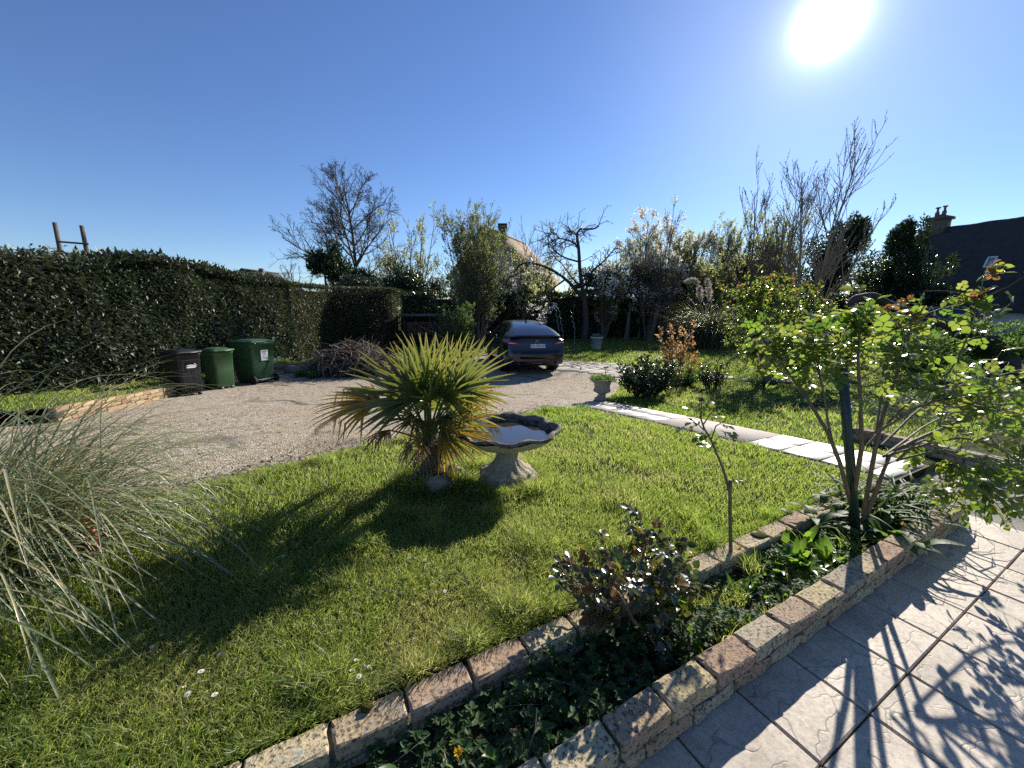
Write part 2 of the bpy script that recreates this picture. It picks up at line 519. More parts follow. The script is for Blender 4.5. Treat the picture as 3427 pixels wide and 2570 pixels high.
def stamped_mat(name, c1, c2, rough, spec, rand=True, crackc=(.10, .085, .075)):
    """stamped concrete: cloudy colour, fine wavy stamped seams"""
    a = NT(name); v = a.coords(rand)
    n1 = a.noise(v, 5, 6, .65); n2 = a.noise(v, 60, 5, .7)
    c = a.mix(a.math('MULTIPLY', a.math('SUBTRACT', n1, .35), 3.0, True), c1, c2)
    c = a.mix(a.math('MULTIPLY', a.math('SUBTRACT', n2, .45), 4.0, True), c, a.mix(.5, c, (.13, .11, .09)))
    st = a.n('VectorMath', {0: v, 1: (1.2, 2.4, 0)}, operation='MULTIPLY').outputs[0]
    w = a.n('TexNoise', {'Vector': v, 'Scale': 5.0, 'Detail': 3.0}).outputs['Color']
    wv = a.n('VectorMath', {0: st, 1: a.n('VectorMath', {0: w, 1: (.55, .55, 0)}, operation='MULTIPLY').outputs[0]}, operation='ADD').outputs[0]
    ed = a.voro(wv, 3.0, 'DISTANCE_TO_EDGE')
    gate = a.math('MULTIPLY', a.math('SUBTRACT', a.noise(v, 3.0, 2), .42), 8.0, True)
    ln = a.math('MULTIPLY', a.math('SUBTRACT', 1.0, a.math('MULTIPLY', ed, 42.0), True), gate)
    c = a.mix(a.math('MULTIPLY', ln, .55), c, crackc)
    big = a.noise(a.coords(), 1.7, 5, .65); c = a.mix(a.math('MULTIPLY', a.math('SUBTRACT', big, .48), 3.0, True), c, a.mix(.45, c, (.16, .145, .11)))
    p = a.bsdf(Base_Color=c, Roughness=a.math('ADD', a.math('MULTIPLY', n2, .2), rough - .1)); a.set(p, 'Specular IOR Level', spec)
    a.set(p, 'Normal', a.bump(a.math('SUBTRACT', a.math('ADD', n1, a.math('MULTIPLY', n2, .35)), a.math('MULTIPLY', ln, .45)), .45, .006))
    return a.done(p.outputs[0])

def ground_mat():
    a = NT('lawn_ground'); v = a.coords()
    n1 = a.noise(v, 1.2, 5, .6); n2 = a.noise(v, 16, 6, .75); n3 = a.noise(v, 90, 3, .7)
    c = a.mix(n1, (.05, .085, .016), (.085, .12, .025))
    c = a.mix(a.math('MULTIPLY', a.math('SUBTRACT', n2, .45), 4, True), c, (.035, .045, .012))
    c = a.mix(a.math('MULTIPLY', a.math('SUBTRACT', n3, .55), 5, True), c, (.12, .10, .05))
    p = a.bsdf(Base_Color=c, Roughness=.95); a.set(p, 'Specular IOR Level', .1)
    a.set(p, 'Normal', a.bump(a.math('ADD', n2, n3), 1.0, .05))
    return a.done(p.outputs[0])

MT = {}
MT['grass'] = foliage('grass_blade', (.08, .145, .026), (.21, .215, .085), (.31, .49, .045), (.60, .57, .20), trans=.56, rough=.42, spec=.35)
MT['ground'] = ground_mat()
MT['drive'] = drive_mat()
MT['soil'] = solid('soil', (.035, .026, .018), (.07, .052, .035), 20, .95, .9, 60, spec=.15, bdist=.03)
MT['brick'] = stone_mat('old_brick', [(.50, .40, .22), (.54, .45, .27), (.44, .33, .19), (.40, .25, .16), (.40, .35, .26), (.52, .42, .25), (.47, .37, .22), (.43, .37, .27)], 1.0)
MT['brick_clean'] = stone_mat('buff_brick', [(.40, .26, .13), (.46, .33, .17), (.26, .15, .09), (.42, .30, .16), (.35, .20, .11)], .25)
MT['mortar'] = solid('mortar', (.11, .095, .075), (.19, .16, .12), 30, .95, .8, 80, spec=.1)
MT['patio'] = stamped_mat('stamped_concrete', (.58, .50, .395), (.40, .34, .27), .62, .35)
MT['patio_base'] = solid('joint_mortar', (.10, .08, .065), (.17, .14, .11), 20, .95, .5, 60, spec=.1)
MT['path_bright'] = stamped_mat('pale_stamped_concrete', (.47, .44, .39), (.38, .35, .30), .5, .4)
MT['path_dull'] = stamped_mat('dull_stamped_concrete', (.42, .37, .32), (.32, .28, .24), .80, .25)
MT['concrete'] = solid('rough_concrete', (.20, .18, .15), (.32, .29, .25), 5, .9, .9, 120, spec=.2)
MT['crazy'] = stone_mat('pale_paving', [(.50, .46, .38), (.55, .52, .45), (.44, .40, .33)], .35)
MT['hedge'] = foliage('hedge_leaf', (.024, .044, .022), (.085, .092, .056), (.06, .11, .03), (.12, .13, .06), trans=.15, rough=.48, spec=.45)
MT['hedge_dry'] = foliage('clipped_hedge_leaf', (.03, .05, .018), (.10, .095, .05), (.08, .12, .03), (.14, .13, .05), trans=.2, rough=.5, spec=.4)
MT['evergreen'] = foliage('evergreen_leaf', (.016, .035, .012), (.04, .065, .022), (.05, .10, .012), (.10, .15, .03), trans=.18, rough=.33, spec=.6)
MT['flush'] = foliage('spring_leaf', (.08, .115, .03), (.20, .20, .09), (.34, .42, .10), (.60, .58, .28), trans=.55, rough=.5, spec=.3)
MT['young'] = foliage('young_tree_leaf', (.07, .10, .035), (.15, .165, .075), (.22, .31, .07), (.40, .42, .16), trans=.45, rough=.5, spec=.3)
MT['blossom'] = foliage('blossom', (.75, .72, .66), (.80, .78, .74), (.8, .76, .66), (.85, .82, .75), trans=.45, rough=.6, spec=.2)
MT['rose'] = foliage('rose_leaf', (.028, .065, .018), (.07, .10, .028), (.20, .38, .03), (.50, .54, .09), trans=.42, rough=.30, spec=.6)
MT['rose_obj'] = foliage('rose_leaf_single', (.028, .065, .018), (.07, .11, .028), (.20, .38, .03), (.52, .56, .10), trans=.42, rough=.30, spec=.6, src='obj')
MT['rose_red'] = foliage('young_rose_leaf', (.08, .05, .02), (.15, .06, .03), (.36, .26, .05), (.48, .17, .06), trans=.35, rough=.32, spec=.6)
MT['rose_dark'] = foliage('dark_rose_leaf', (.014, .035, .016), (.05, .05, .02), (.07, .14, .02), (.30, .26, .04), trans=.30, rough=.26, spec=.7)
MT['bed'] = foliage('bed_leaf', (.032, .075, .026), (.085, .13, .055), (.10, .24, .03), (.26, .38, .07), trans=.42, rough=.55, spec=.18)
MT['dock'] = foliage('dock_leaf', (.04, .10, .02), (.06, .13, .03), (.22, .42, .03), (.32, .5, .05), trans=.45, rough=.33, spec=.5)
MT['copper'] = foliage('copper_leaf', (.16, .08, .035), (.20, .13, .05), (.5, .25, .09), (.55, .38, .14), trans=.5, rough=.5, spec=.3)
MT['palm'] = foliage('palm_blade', (.045, .07, .016), (.17, .15, .045), (.17, .26, .025), (.50, .44, .10), trans=.36, rough=.33, spec=.6)
MT['palm_yellow'] = foliage('yellowed_palm_blade', (.10, .095, .025), (.40, .24, .04), (.34, .28, .04), (.85, .50, .05), trans=.45, rough=.4, spec=.45)
MT['palm_dead'] = foliage('dead_palm_blade', (.12, .09, .055), (.22, .16, .09), (.2, .14, .06), (.3, .2, .1), trans=.25, rough=.6, spec=.3)
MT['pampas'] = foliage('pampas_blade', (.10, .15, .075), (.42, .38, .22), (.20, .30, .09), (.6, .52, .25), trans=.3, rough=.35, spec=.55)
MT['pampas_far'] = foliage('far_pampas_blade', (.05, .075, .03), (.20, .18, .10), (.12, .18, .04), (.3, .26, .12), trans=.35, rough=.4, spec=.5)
MT['plume'] = foliage('pampas_plume', (.55, .48, .40), (.68, .62, .54), (.6, .52, .44), (.7, .64, .56), trans=.4, rough=.8, spec=.1)
MT['red_leaf'] = foliage('red_leaf', (.08, .018, .016), (.14, .035, .03), (.2, .03, .03), (.3, .06, .05), trans=.3, rough=.5, spec=.4)
MT['bark'] = solid('bark', (.075, .06, .045), (.16, .135, .105), 18, .9, .9, 45, spec=.2, bdist=.02)
MT['twig'] = solid('twig_bark', (.10, .07, .05), (.17, .13, .10), 8, .8, spec=.3)
MT['pale_twig'] = solid('pale_bark', (.20, .155, .11), (.30, .24, .17), 8, .8, spec=.3)
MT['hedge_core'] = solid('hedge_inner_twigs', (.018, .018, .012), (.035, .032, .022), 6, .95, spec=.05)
MT['dark_twig'] = solid('dark_bark', (.045, .036, .03), (.085, .068, .055), 10, .85, spec=.3)
MT['rose_cane'] = solid('rose_cane', (.14, .10, .055), (.22, .17, .10), 16, .7, .6, 70, spec=.35)
MT['palm_trunk'] = solid('palm_fibre', (.09, .065, .042), (.24, .19, .13), 24, .95, 1.0, 50, spec=.15, bdist=.03)
MT['deadwood'] = solid('dead_twig', (.05, .036, .026), (.15, .115, .085), 5, .85, spec=.2, tint=(.44, .38, .30))
MT['daisy'] = solid('daisy_petal', (.82, .82, .80), rough=.6)
MT['yellow'] = foliage('yellow_petal', (.75, .45, .01), (.8, .55, .02), (.9, .55, .02), (.9, .6, .03), trans=.35, rough=.5, spec=.3)
MT['stem'] = solid('green_stem', (.06, .11, .025), (.10, .14, .04), 20, .5)
def dark_stain_stone():
    a = NT('cast_stone'); v = a.coords()
    n1 = a.noise(v, 7, 6, .65); n2 = a.noise(v, 55, 6, .75); n3 = a.noise(v, 22, 4, .6)
    c = a.mix(a.math('MULTIPLY', a.math('SUBTRACT', n1, .35), 2.4, True), (.66, .59, .43), (.50, .44, .32))
    c = a.mix(a.math('MULTIPLY', a.math('SUBTRACT', n2, .52), 6, True), c, (.30, .27, .20))
    f = a.n('Attribute', attribute_name='tint').outputs['Fac']          # lichen crust on rim and bowl
    blk = a.mix(a.math('MULTIPLY', a.math('SUBTRACT', n3, .42), 5, True), (.035, .033, .03), (.15, .14, .125))
    c = a.mix(f, c, blk)
    p = a.bsdf(Base_Color=c, Roughness=.92); a.set(p, 'Specular IOR Level', .25)
    a.set(p, 'Normal', a.bump(a.math('ADD', n2, n3), .8, .012))
    return a.done(p.outputs[0])
MT['cast'] = dark_stain_stone()
MT['rock'] = solid('flint_rock', (.38, .34, .28), (.14, .12, .10), 9, .85, 1.0, 20, spec=.35, bdist=.03)
def water_mat():
    a = NT('still_water')
    p = a.bsdf(Base_Color=(.035, .03, .022), Roughness=.02, IOR=1.33)
    a.set(p, 'Specular IOR Level', .5); a.set(p, 'Coat Weight', .6); a.set(p, 'Coat Roughness', .0)
    a.set(p, 'Normal', a.bump(a.noise(a.coords(), 9, 2), .02, .01))
    return a.done(p.outputs[0])
MT['water'] = water_mat()
MT['bin_black'] = solid('black_bin_plastic', (.010, .012, .016), (.017, .019, .024), 12, .45, .25, 300, spec=.35)
MT['bin_green'] = solid('green_bin_plastic', (.022, .075, .034), (.035, .095, .045), 6, .45, .2, 300, spec=.5)
MT['bin_green2'] = solid('olive_bin_plastic', (.03, .085, .03), (.045, .11, .04), 6, .5, .2, 300, spec=.45)
MT['rubber'] = solid('black_rubber', (.012, .012, .013), (.02, .02, .02), 20, .75, .3, 90)
MT['white'] = solid('white_paper', (.78, .78, .76), (.72, .72, .70), 15, .6)
MT['ink'] = solid('grey_print', (.20, .20, .20), rough=.7)
MT['galv'] = solid('galvanised', (.45, .46, .47), (.36, .37, .38), 20, .4, metal=.8)
MT['pole'] = solid('weathered_pole', (.09, .07, .055), (.14, .11, .09), 6, .9, .5, 30, spec=.2)
MT['wire'] = solid('wire', (.03, .03, .03), rough=.6)
MT['orange'] = solid('orange_plastic', (.82, .16, .055), (.72, .14, .05), 10, .45, spec=.4)
MT['orange_line'] = solid('orange_seam', (.3, .05, .02), rough=.6)
MT['green_post'] = solid('green_post_paint', (.012, .035, .028), (.02, .05, .04), 14, .38, .2, 120, spec=.5)
MT['terracotta'] = solid('grey_pot', (.46, .45, .43), (.40, .39, .36), 8, .8, .3, 60)
MT['paint'] = solid('car_paint', (.004, .005, .012), (.005, .006, .015), 6, .3, spec=.5, metal=.1, coat=.7)
MT['glass'] = solid('car_glass', (.010, .012, .014), rough=.04, spec=.8, coat=.6)
MT['blackplastic'] = solid('black_trim', (.013, .013, .014), (.02, .02, .02), 20, .5, .3, 200)
MT['rim'] = solid('alloy_rim', (.10, .10, .11), rough=.35, metal=.9)
MT['tail'] = solid('red_lens', (.35, .012, .02), rough=.12, spec=.6, coat=.8)
MT['clear'] = solid('clear_lens', (.62, .56, .54), rough=.15, spec=.6)
MT['chrome'] = solid('chrome', (.5, .5, .52), rough=.15, metal=1.0)
MT['plate'] = solid('number_plate', (.62, .64, .66), rough=.45)
MT['plate_blue'] = solid('plate_blue', (.02, .05, .30), rough=.45)
MT['plate_ink'] = solid('plate_ink', (.01, .01, .012), rough=.5)
MT['wall_white'] = solid('pale_render', (.60, .60, .57), (.52, .52, .50), 2, .9, .2, 30)
MT['wall_beige'] = solid('beige_render', (.50, .44, .35), (.42, .37, .30), 2, .9)
MT['slate'] = solid('dark_roof_tile', (.028, .032, .034), (.05, .05, .048), 3, .75, .6, 20, spec=.3)
MT['tile_tan'] = solid('tan_roof_tile', (.34, .24, .17), (.24, .17, .12), 4, .9, .8, 18, spec=.2)
MT['chimney'] = solid('chimney_brick', (.16, .13, .10), (.10, .08, .065), 6, .9, .6, 20)
MT['pane'] = solid('window_pane', (.30, .36, .42), rough=.08, spec=.8)
MT['pane_dark'] = solid('dark_pane', (.015, .017, .02), rough=.06, spec=.8)
MT['frame_white'] = solid('white_frame', (.72, .72, .70), rough=.5)
MT['shed'] = solid('old_timber', (.035, .028, .024), (.06, .048, .04), 10, .9, .6, 40, spec=.2)
MT['shed_top'] = solid('roof_felt', (.10, .12, .13), (.14, .155, .16), 6, .7, .3, 60)
MT['log'] = solid('cut_log', (.10, .06, .04), (.17, .11, .075), 9, .9, rand=True)
MT['block'] = solid('concrete_block', (.34, .32, .28), (.26, .24, .21), 12, .95, .6, 60)
MT['moss'] = solid('moss', (.10, .085, .02), (.06, .07, .02), 30, .95, 1.0, 120, spec=.1, bdist=.02)
MT['litter'] = solid('leaf_litter', (.16, .11, .07), (.30, .24, .17), 3, .9, tint=(.36, .31, .24))

# ------------------------------------------------------------------ ground, lawn, driveway, path, patio
def lawn_z(t, n):
    P = t[..., None] * D2 + n[..., None] * N2
    z = tz(P[..., 0], P[..., 1])
    return np.where((n < 1.13) & (t < 5.3), -0.05, z), P
tl = np.unique(np.round(np.concatenate([[-900, -300, -120, -60, -30], np.arange(-16, 26, .3), [5.295, 5.305], [30, 45, 80, 200, 500, 900]]), 4))
nl = np.unique(np.round(np.concatenate([[-900, -200, -60, -20, -8, -3, -1], np.arange(0, 26, .3), [1.129, 1.131], [30, 45, 80, 200, 500, 900]]), 4))
TT, NN = np.meshgrid(tl, nl, indexing='ij')
zz, PP = lawn_z(TT, NN)
mb = MB(); grid(mb, np.concatenate([PP, zz[..., None]], -1))
struct(mb, 'lawn', MT['ground'], True)

DRIVE = [(-9, -3.9), (-2.64, 2.50), (-2.13, 3.01), (-1.26, 3.89), (1.0, 6.30), (1.40, 6.72), (1.75, 7.15), (2.3, 8.3), (3.0, 10.4), (3.7, 11.6), (3.3, 12.6), (2.2, 13.2),
         (1.8, 15.5), (0.8, 16.8), (-1.4, 16.6), (-1.7, 14.2), (-3.2, 12.9), (-4.5, 12.6), (-7.3, 12.2), (-7.35, 10), (-6.9, 7.39), (-6.32, 5.1), (-6.6, 4.76), (-12, 0.5)]
mb = sheet(DRIVE, .35, lambda x, y: tz(x, y) + .006)
struct(mb, 'driveway', MT['drive'], True)

# soil of the planter
mb = MB(); g = np.linspace(-1.2, 3.82, 130); h = np.linspace(.76, 1.11, 12)
TT, NN = np.meshgrid(g, h, indexing='ij'); PP = TT[..., None] * D2 + NN[..., None] * N2
zz = .085 + .05 * vnoise(TT * 6, NN * 6, 3) + .02 * vnoise(TT * 25, NN * 25, 4)
grid(mb, np.concatenate([PP, zz[..., None]], -1)); struct(mb, 'soil', MT['soil'], True)

ROTW = math.atan2(D2[1], D2[0])
def instance(name, me, mat, parent, loc, rotz=0, rot=None):
    o = bpy.data.objects.new(name, me); COL.objects.link(o)
    if len(me.materials) == 0: me.materials.append(mat)
    o.parent = parent; o.location = Vector(loc)
    o.rotation_euler = rot if rot else (0, 0, rotz)
    return o

# patio: base, stamped slabs, rough concrete strip
def tnpoly(l): return [tuple(D2 * t + N2 * n) for t, n in l]
mb = sheet(tnpoly([(-3, -3), (4.06, -3), (4.06, .735), (-3, .735)]), .8, lambda x, y: np.full(len(x), .056))
patio = struct(mb, 'patio', MT['patio_base'])
rg = random.Random(4)
slab_me = [bevel_box(.337, .337, .02, .0045, .0006, i) for i in range(3)]
edge_me = [bevel_box(.337, .306, .02, .0045, .0006, i + 9) for i in range(3)]
for r in range(-4, 1):
    for k in range(-1, 9):
        t = 1.2075 + .345 * k - .02 + .0 * r
        n = .562 if r == 0 else .402 - .1725 + .345 * (r + 1) + .0055
        if r == 0: n = .562
        p = tn(t, n, .0605 + rg.uniform(-.0012, .0012))
        instance('slab', rg.choice(edge_me if r == 0 else slab_me), MT['patio'], patio, p, ROTW + rg.choice([0, math.pi]))
mb = sheet(tnpoly([(4.07, -3), (9, -3), (9, .62), (5.32, .62), (5.25, 1.15), (4.07, 1.15)]), .5, lambda x, y: np.full(len(x), .064))
struct(mb, 'concrete_apron', MT['concrete'])

# straight path from the drive to the patio
mb = sheet(tnpoly([(4.03, 1.12), (4.88, 1.12), (4.88, 5.52), (4.03, 5.38)]), .3, lambda x, y: tz(x, y) + .006)
path = struct(mb, 'path', MT['patio_base'])
def slab_quad(parent, t0, t1, n0, n1, mat, name='slab', zt=.024, gap=.006):
    t0 += gap; t1 -= gap; n0 += gap; n1 -= gap
    c = tn((t0 + t1) / 2, (n0 + n1) / 2)
    b = .005
    out = []
    for dt, z in ((0, -.02), (0, zt - b), (b, zt)):
        for (t, n) in ((t0 + dt, n0 + dt), (t1 - dt, n0 + dt), (t1 - dt, n1 - dt), (t0 + dt, n1 - dt)):
            q = tn(t, n); out.append(q - c + np.array([0, 0, z]))
    m = MB(); F = []
    for l in range(2):
        for i in range(4):
            j = (i + 1) % 4; F.append([l * 4 + i, l * 4 + j, l * 4 + 4 + j, l * 4 + 4 + i])
    F.append([8, 9, 10, 11]); m.add(np.array(out), [F])
    o = link(name, m.mesh(name), mat, parent); o.location = Vector(c); return o
nj = [1.14, 1.30, 1.64, 1.99, 2.33]
for a, b in zip(nj[:-1], nj[1:]):
    slab_quad(path, 4.10, 4.47, a, b, MT['path_bright']); slab_quad(path, 4.47, 4.83, a, b, MT['path_bright'])
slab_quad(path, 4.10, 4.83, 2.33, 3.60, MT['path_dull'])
nj = [3.60, 3.97, 4.32, 4.66, 5.0, 5.34]
for a, b in zip(nj[:-1], nj[1:]):
    slab_quad(path, 4.10, 4.47, a, b, MT['path_bright']); slab_quad(path, 4.47, 4.83, a, b, MT['path_bright'])

# second path of loose slabs beyond the lawn
mb = MB(); back_path = struct(sheet([(3.6, 11.7), (3.9, 11.1), (5.6, 10.15), (7.6, 9.5), (7.8, 10.0), (5.8, 10.75), (4.1, 11.8)], .3, lambda x, y: tz(x, y) + .004), 'back_path', MT['soil'])
rg = random.Random(11); rng = np.random.default_rng(11)
def stone_poly(parent, c, rx, ry, rot, mat, zt=.03, k=7, name='stone'):
    th = np.linspace(0, 2 * np.pi, k, endpoint=False) + rng.uniform(-.2, .2, k); r = rng.uniform(.85, 1.1, k)
    xy = np.column_stack([np.cos(th) * rx * r, np.sin(th) * ry * r])
    cr, sr = math.cos(rot), math.sin(rot); xy = xy @ np.array([[cr, sr], [-sr, cr]])
    return stone_xy(parent, xy + np.asarray(c)[:2], mat, zt, name)
def stone_xy(parent, xy, mat, zt=.03, name='stone'):
    c = xy.mean(0); k = len(xy); z0 = float(tz(c[0], c[1])); m = MB(); V = []
    for s, z in ((1, -.03), (1, zt - .008), (.96, zt)):
        q = (xy - c) * s; V.append(np.column_stack([q, tz(c[0] + q[:, 0], c[1] + q[:, 1]) - z0 + z]))
    F = [[l * k + i, l * k + (i + 1) % k, (l + 1) * k + (i + 1) % k, (l + 1) * k + i] for l in range(2) for i in range(k)]
    m.add(np.concatenate(V), [F, [list(range(2 * k, 3 * k))]])
    o = link(name, m.mesh(name), mat, parent); o.location = (c[0], c[1], z0); return o
for i in range(8):
    f = i / 7; x = 4.0 + 3.4 * f; y = 11.35 - 1.6 * f + .15 * math.sin(i * 2)
    stone_poly(back_path, (x, y), .30, .24, -.45, MT['crazy'], .035)

# crazy paving beside the parked car
CZ = [(1.5, 13.6), (1.75, 12.3), (2.5, 11.9), (3.2, 10.9), (3.75, 11.4), (4.0, 12.0), (3.3, 13.1), (2.2, 13.6)]
crazy = struct(sheet(CZ, .4, lambda x, y: tz(x, y) + .012), 'crazy_paving', MT['soil'])
A = np.array(CZ); seeds = []
while len(seeds) < 46:
    q = np.array([rng.uniform(A[:, 0].min(), A[:, 0].max()), rng.uniform(A[:, 1].min(), A[:, 1].max())])
    if in_poly(q[0:1], q[1:2], CZ)[0] and all(np.linalg.norm(q - s) > .2 for s in seeds): seeds.append(q)
def clip_cell(poly, p, q, gap):
    m = (p + q) / 2; d = (q - p) / np.linalg.norm(q - p); m = m - d * gap; out = []
    for i in range(len(poly)):
        a, b = poly[i], poly[(i + 1) % len(poly)]; da, db = (a - m) @ d, (b - m) @ d
        if da <= 0: out.append(a)
        if da * db < 0: out.append(a + (b - a) * (da / (da - db)))
    return out
for s in seeds:
    poly = [s + np.array(v) for v in ((-.45, -.45), (.45, -.45), (.45, .45), (-.45, .45))]
    for q in seeds:
        if q is not s and np.linalg.norm(q - s) < 1.3 and len(poly) > 2: poly = clip_cell(poly, s, q, .018)
    if len(poly) > 2: stone_xy(crazy, np.array(poly), MT['crazy'], .03)

# ------------------------------------------------------------------ brick walls
BR = [bevel_box(.222, .100, .064, .006, .0022, i, sub=2) for i in range(6)]
BRS = [bevel_box(.215, .095, .060, .005, .0016, i + 20) for i in range(5)]
def brick_wall(name, label, a, b, courses, ztop, mat, meshes, depth=.1, pitch=.235, ch=.073, cat='brick wall', zf=None, group=None, seed=0, close=True):
    a = np.asarray(a, float)[:2]; b = np.asarray(b, float)[:2]
    L = np.linalg.norm(b - a); d = (b - a) / L; nv = np.array([-d[1], d[0]]); rot = math.atan2(d[1], d[0])
    mid = (a + b) / 2; zt = ztop if zf is None else float(zf(*mid)) + ztop
    root = thing(name, label, cat, (mid[0], mid[1], zt - courses * ch), 0, group)
    rg = random.Random(seed); m = MB()
    k = int(L / pitch); 
    for c in range(courses):
        off = 0 if c % 2 == 0 else pitch / 2
        for i in range(k + 1):
            s = off + pitch * (i + .5)
            if s + pitch * .4 > L: continue
            p = a + d * s; z = (ztop if zf is None else float(zf(*p)) + ztop) - ch * (c + .5)
            o = instance('brick', rg.choice(meshes), mat, root, (p[0] - mid[0] + nv[0] * rg.uniform(-.004, .004), p[1] - mid[1] + nv[1] * rg.uniform(-.004, .004), z - (zt - courses * ch) + rg.uniform(-.002, .002)), 0,
                         (rg.gauss(0, .012), rg.gauss(0, .008), rot + rg.gauss(0, .012) + rg.choice([0, math.pi])))
    n = max(2, int(L / .5)); zc = []
    for i in range(n):
        p = a + d * (L * (i + .5) / n); z = (ztop if zf is None else float(zf(*p)) + ztop)
        box(m, (p[0] - mid[0], p[1] - mid[1], z - zt + courses * ch - .010 - courses * ch / 2 - .01), (L / n + .001, depth - .022, courses * ch), rot)
    part(m, 'mortar', MT['mortar'], root)
    return root
brick_wall('brick_wall', 'low weathered brick edging between the lawn and the planting bed', D2 * -.75 + N2 * 1.133, D2 * 3.9 + N2 * 1.133, 2, .222, MT['brick'], BR, group='brick edgings of the bed', seed=1, pitch=.2345)
brick_wall('brick_wall', 'low lichened brick edging between the planting bed and the patio', D2 * -.2 + N2 * .727, D2 * 3.9 + N2 * .727, 2, .222, MT['brick'], BR, group='brick edgings of the bed', seed=2, pitch=.2345)
brick_wall('brick_wall', 'short brick end of the planting bed under the big rose', D2 * 3.84 + N2 * .80, D2 * 3.84 + N2 * 1.07, 2, .218, MT['brick'], BR, group='brick edgings of the bed', seed=3)
brick_wall('brick_wall', 'brick retaining wall right of the paved path behind the big rose', D2 * 5.33 + N2 * .66, D2 * 5.33 + N2 * 1.95, 3, .24, MT['brick'], BR, seed=5)
brick_wall('brick_wall', 'brick retaining wall along the concrete at the far right edge', D2 * 5.4 + N2 * .68, D2 * 8.4 + N2 * .68, 3, .24, MT['brick'], BR, seed=6)
LW = [(-10.2, 2.0), (-6.62, 4.74), (-6.30, 5.10), (-6.92, 7.42), (-7.42, 9.9), (-7.35, 11.6), (-6.6, 12.6)]
names = ['shaded brick wall section nearest the camera at the left edge of the drive', None, 'sunlit buff brick wall below the grass verge left of the black bin', 'buff brick wall behind the three wheeled bins', 'buff brick wall right of the big green bin', 'brick wall end running behind the brush pile']
for i in range(len(LW) - 1):
    if names[i] is None: continue
    a = np.array(LW[i + (1 if i == 2 else 0) - (1 if i == 2 else 0)]); b = np.array(LW[i + 1])
    brick_wall('retaining_wall', names[i], a, b, 3, .215, MT['brick_clean'], BRS, zf=tz, group='brick retaining wall of the verge', seed=30 + i, pitch=.225, cat='brick wall')
VERGE = [(-10.3, 2.05), (-6.68, 4.83), (-6.40, 5.15), (-7.0, 7.45), (-7.5, 9.95), (-7.42, 11.6), (-7.0, 12.6), (-9.5, 12.6), (-9.5, 6), (-12.5, 2.0)]
struct(sheet(VERGE, .4, lambda x, y: tz(x, y) + .19), 'grass_verge', MT['ground'])

# stone edging between drive and lawn
rng = np.random.default_rng(8)
kerb = thing('kerb', 'thin pale stone edging between the drive and the lawn', 'kerb', (-1.3, 3.9, 0.1))
e0 = np.array([-3.3, 1.84]); e1 = np.array([1.02, 6.34]); ed = (e1 - e0) / np.linalg.norm(e1 - e0); s = 0.0
while s < np.linalg.norm(e1 - e0) - .3:
    L = rng.uniform(.45, .7); p = e0 + ed * (s + L / 2); m = MB()
    if rng.uniform() < .38:
        s += L; continue
    me = bevel_box(L - .015, .05, .10, .006, .002, int(s * 10))
    dz = float(tz(*(p + ed * .3)) - tz(*(p - ed * .3))) / .6
    o = instance('edging_stone', me, MT['crazy'], kerb, (p[0] + 1.3, p[1] - 3.9, float(tz(*p)) - .1 - .032 + rng.uniform(-.008, .006)), 0, (0, -math.atan(dz), math.atan2(ed[1], ed[0])))
    s += L

# ------------------------------------------------------------------ grass
rng = np.random.default_rng(1)
def grass_points(N, r0, r1, az=62):
    r = np.exp(rng.uniform(math.log(r0), math.log(r1), N)); a = np.radians(rng.uniform(-az, az, N))
    return r * np.sin(a), r * np.cos(a), r
def blades(mb, x, y, z, r, hmul=1.0, dry=None):
    N = len(x)
    pn = vnoise(x * 1.3, y * 1.3, 1); p2 = vnoise(x * 6, y * 6, 2); p3 = vnoise(x * .5, y * .5, 9)
    hgt = (.022 + .045 * pn * p2 + .018 * rng.uniform(0, 1, N) + .05 * (p2 > .80) * rng.uniform(0, 1, N)) * hmul * (1 + .02 * r)
    w = .0036 * np.maximum(1, r / 2.6) * rng.uniform(.7, 1.3, N)
    th = rng.uniform(0, 2 * np.pi, N); ln = hgt * rng.uniform(.25, 1.3, N); fac = rng.uniform(0, 2 * np.pi, N)
    dx, dy = np.cos(th) * ln, np.sin(th) * ln; sx, sy = np.cos(fac) * w / 2, np.sin(fac) * w / 2
    b = np.column_stack([x, y, z]); S = np.column_stack([sx, sy, np.zeros(N)])
    m = b + np.column_stack([dx * .35, dy * .35, hgt * .65]); t = b + np.column_stack([dx, dy, hgt])
    V = np.stack([b - S, b + S, m + S * .85, m - S * .85, t], 1).reshape(-1, 3)
    i = (np.arange(N) * 5)[:, None]
    p4 = vnoise(x * 2.7, y * 2.7, 12)
    tint = np.clip(.02 + .45 * p3 + 1.0 * np.clip(p4 - .52, 0, 1) + rng.normal(0, .22, N) + (rng.uniform(0, 1, N) < .08) * .6, 0, 1)
    n0 = len(mb.F)
    mb.add(V, [i + np.array([[0, 1, 2, 3]])], tint); mb.F.append(i + np.array([[3, 2, 4]]) + mb.n - len(V)); mb.T.append(tint)
x, y, r = grass_points(420000, .8, 27)
t = x * D2[0] + y * D2[1]; n = x * N2[0] + y * N2[1]
ok = (n > 1.195) & ~in_poly(x, y, DRIVE) & ~in_poly(x, y, CZ) & ~((t > 4.05) & (t < 4.86) & (n < 5.5)) & (x > -6.2) & ~((t > 5.2) & (n < .8)) & ~((t > 7.4) & (n < 3.5)) & (y < 26)
ok &= ~((np.hypot(x + .05, y - 2.95) < .2)) & (y > -2 + 0 * x)
far = (t > 5.0) & (y < 7)
ok &= ~(far & (rng.uniform(0, 1, len(x)) < .5))
bare = (vnoise(x * 2.2, y * 2.2, 5) > .86) & (rng.uniform(0, 1, len(x)) < .7)
ok &= ~bare
mb = MB(); blades(mb, x[ok], y[ok], tz(x[ok], y[ok]), r[ok])
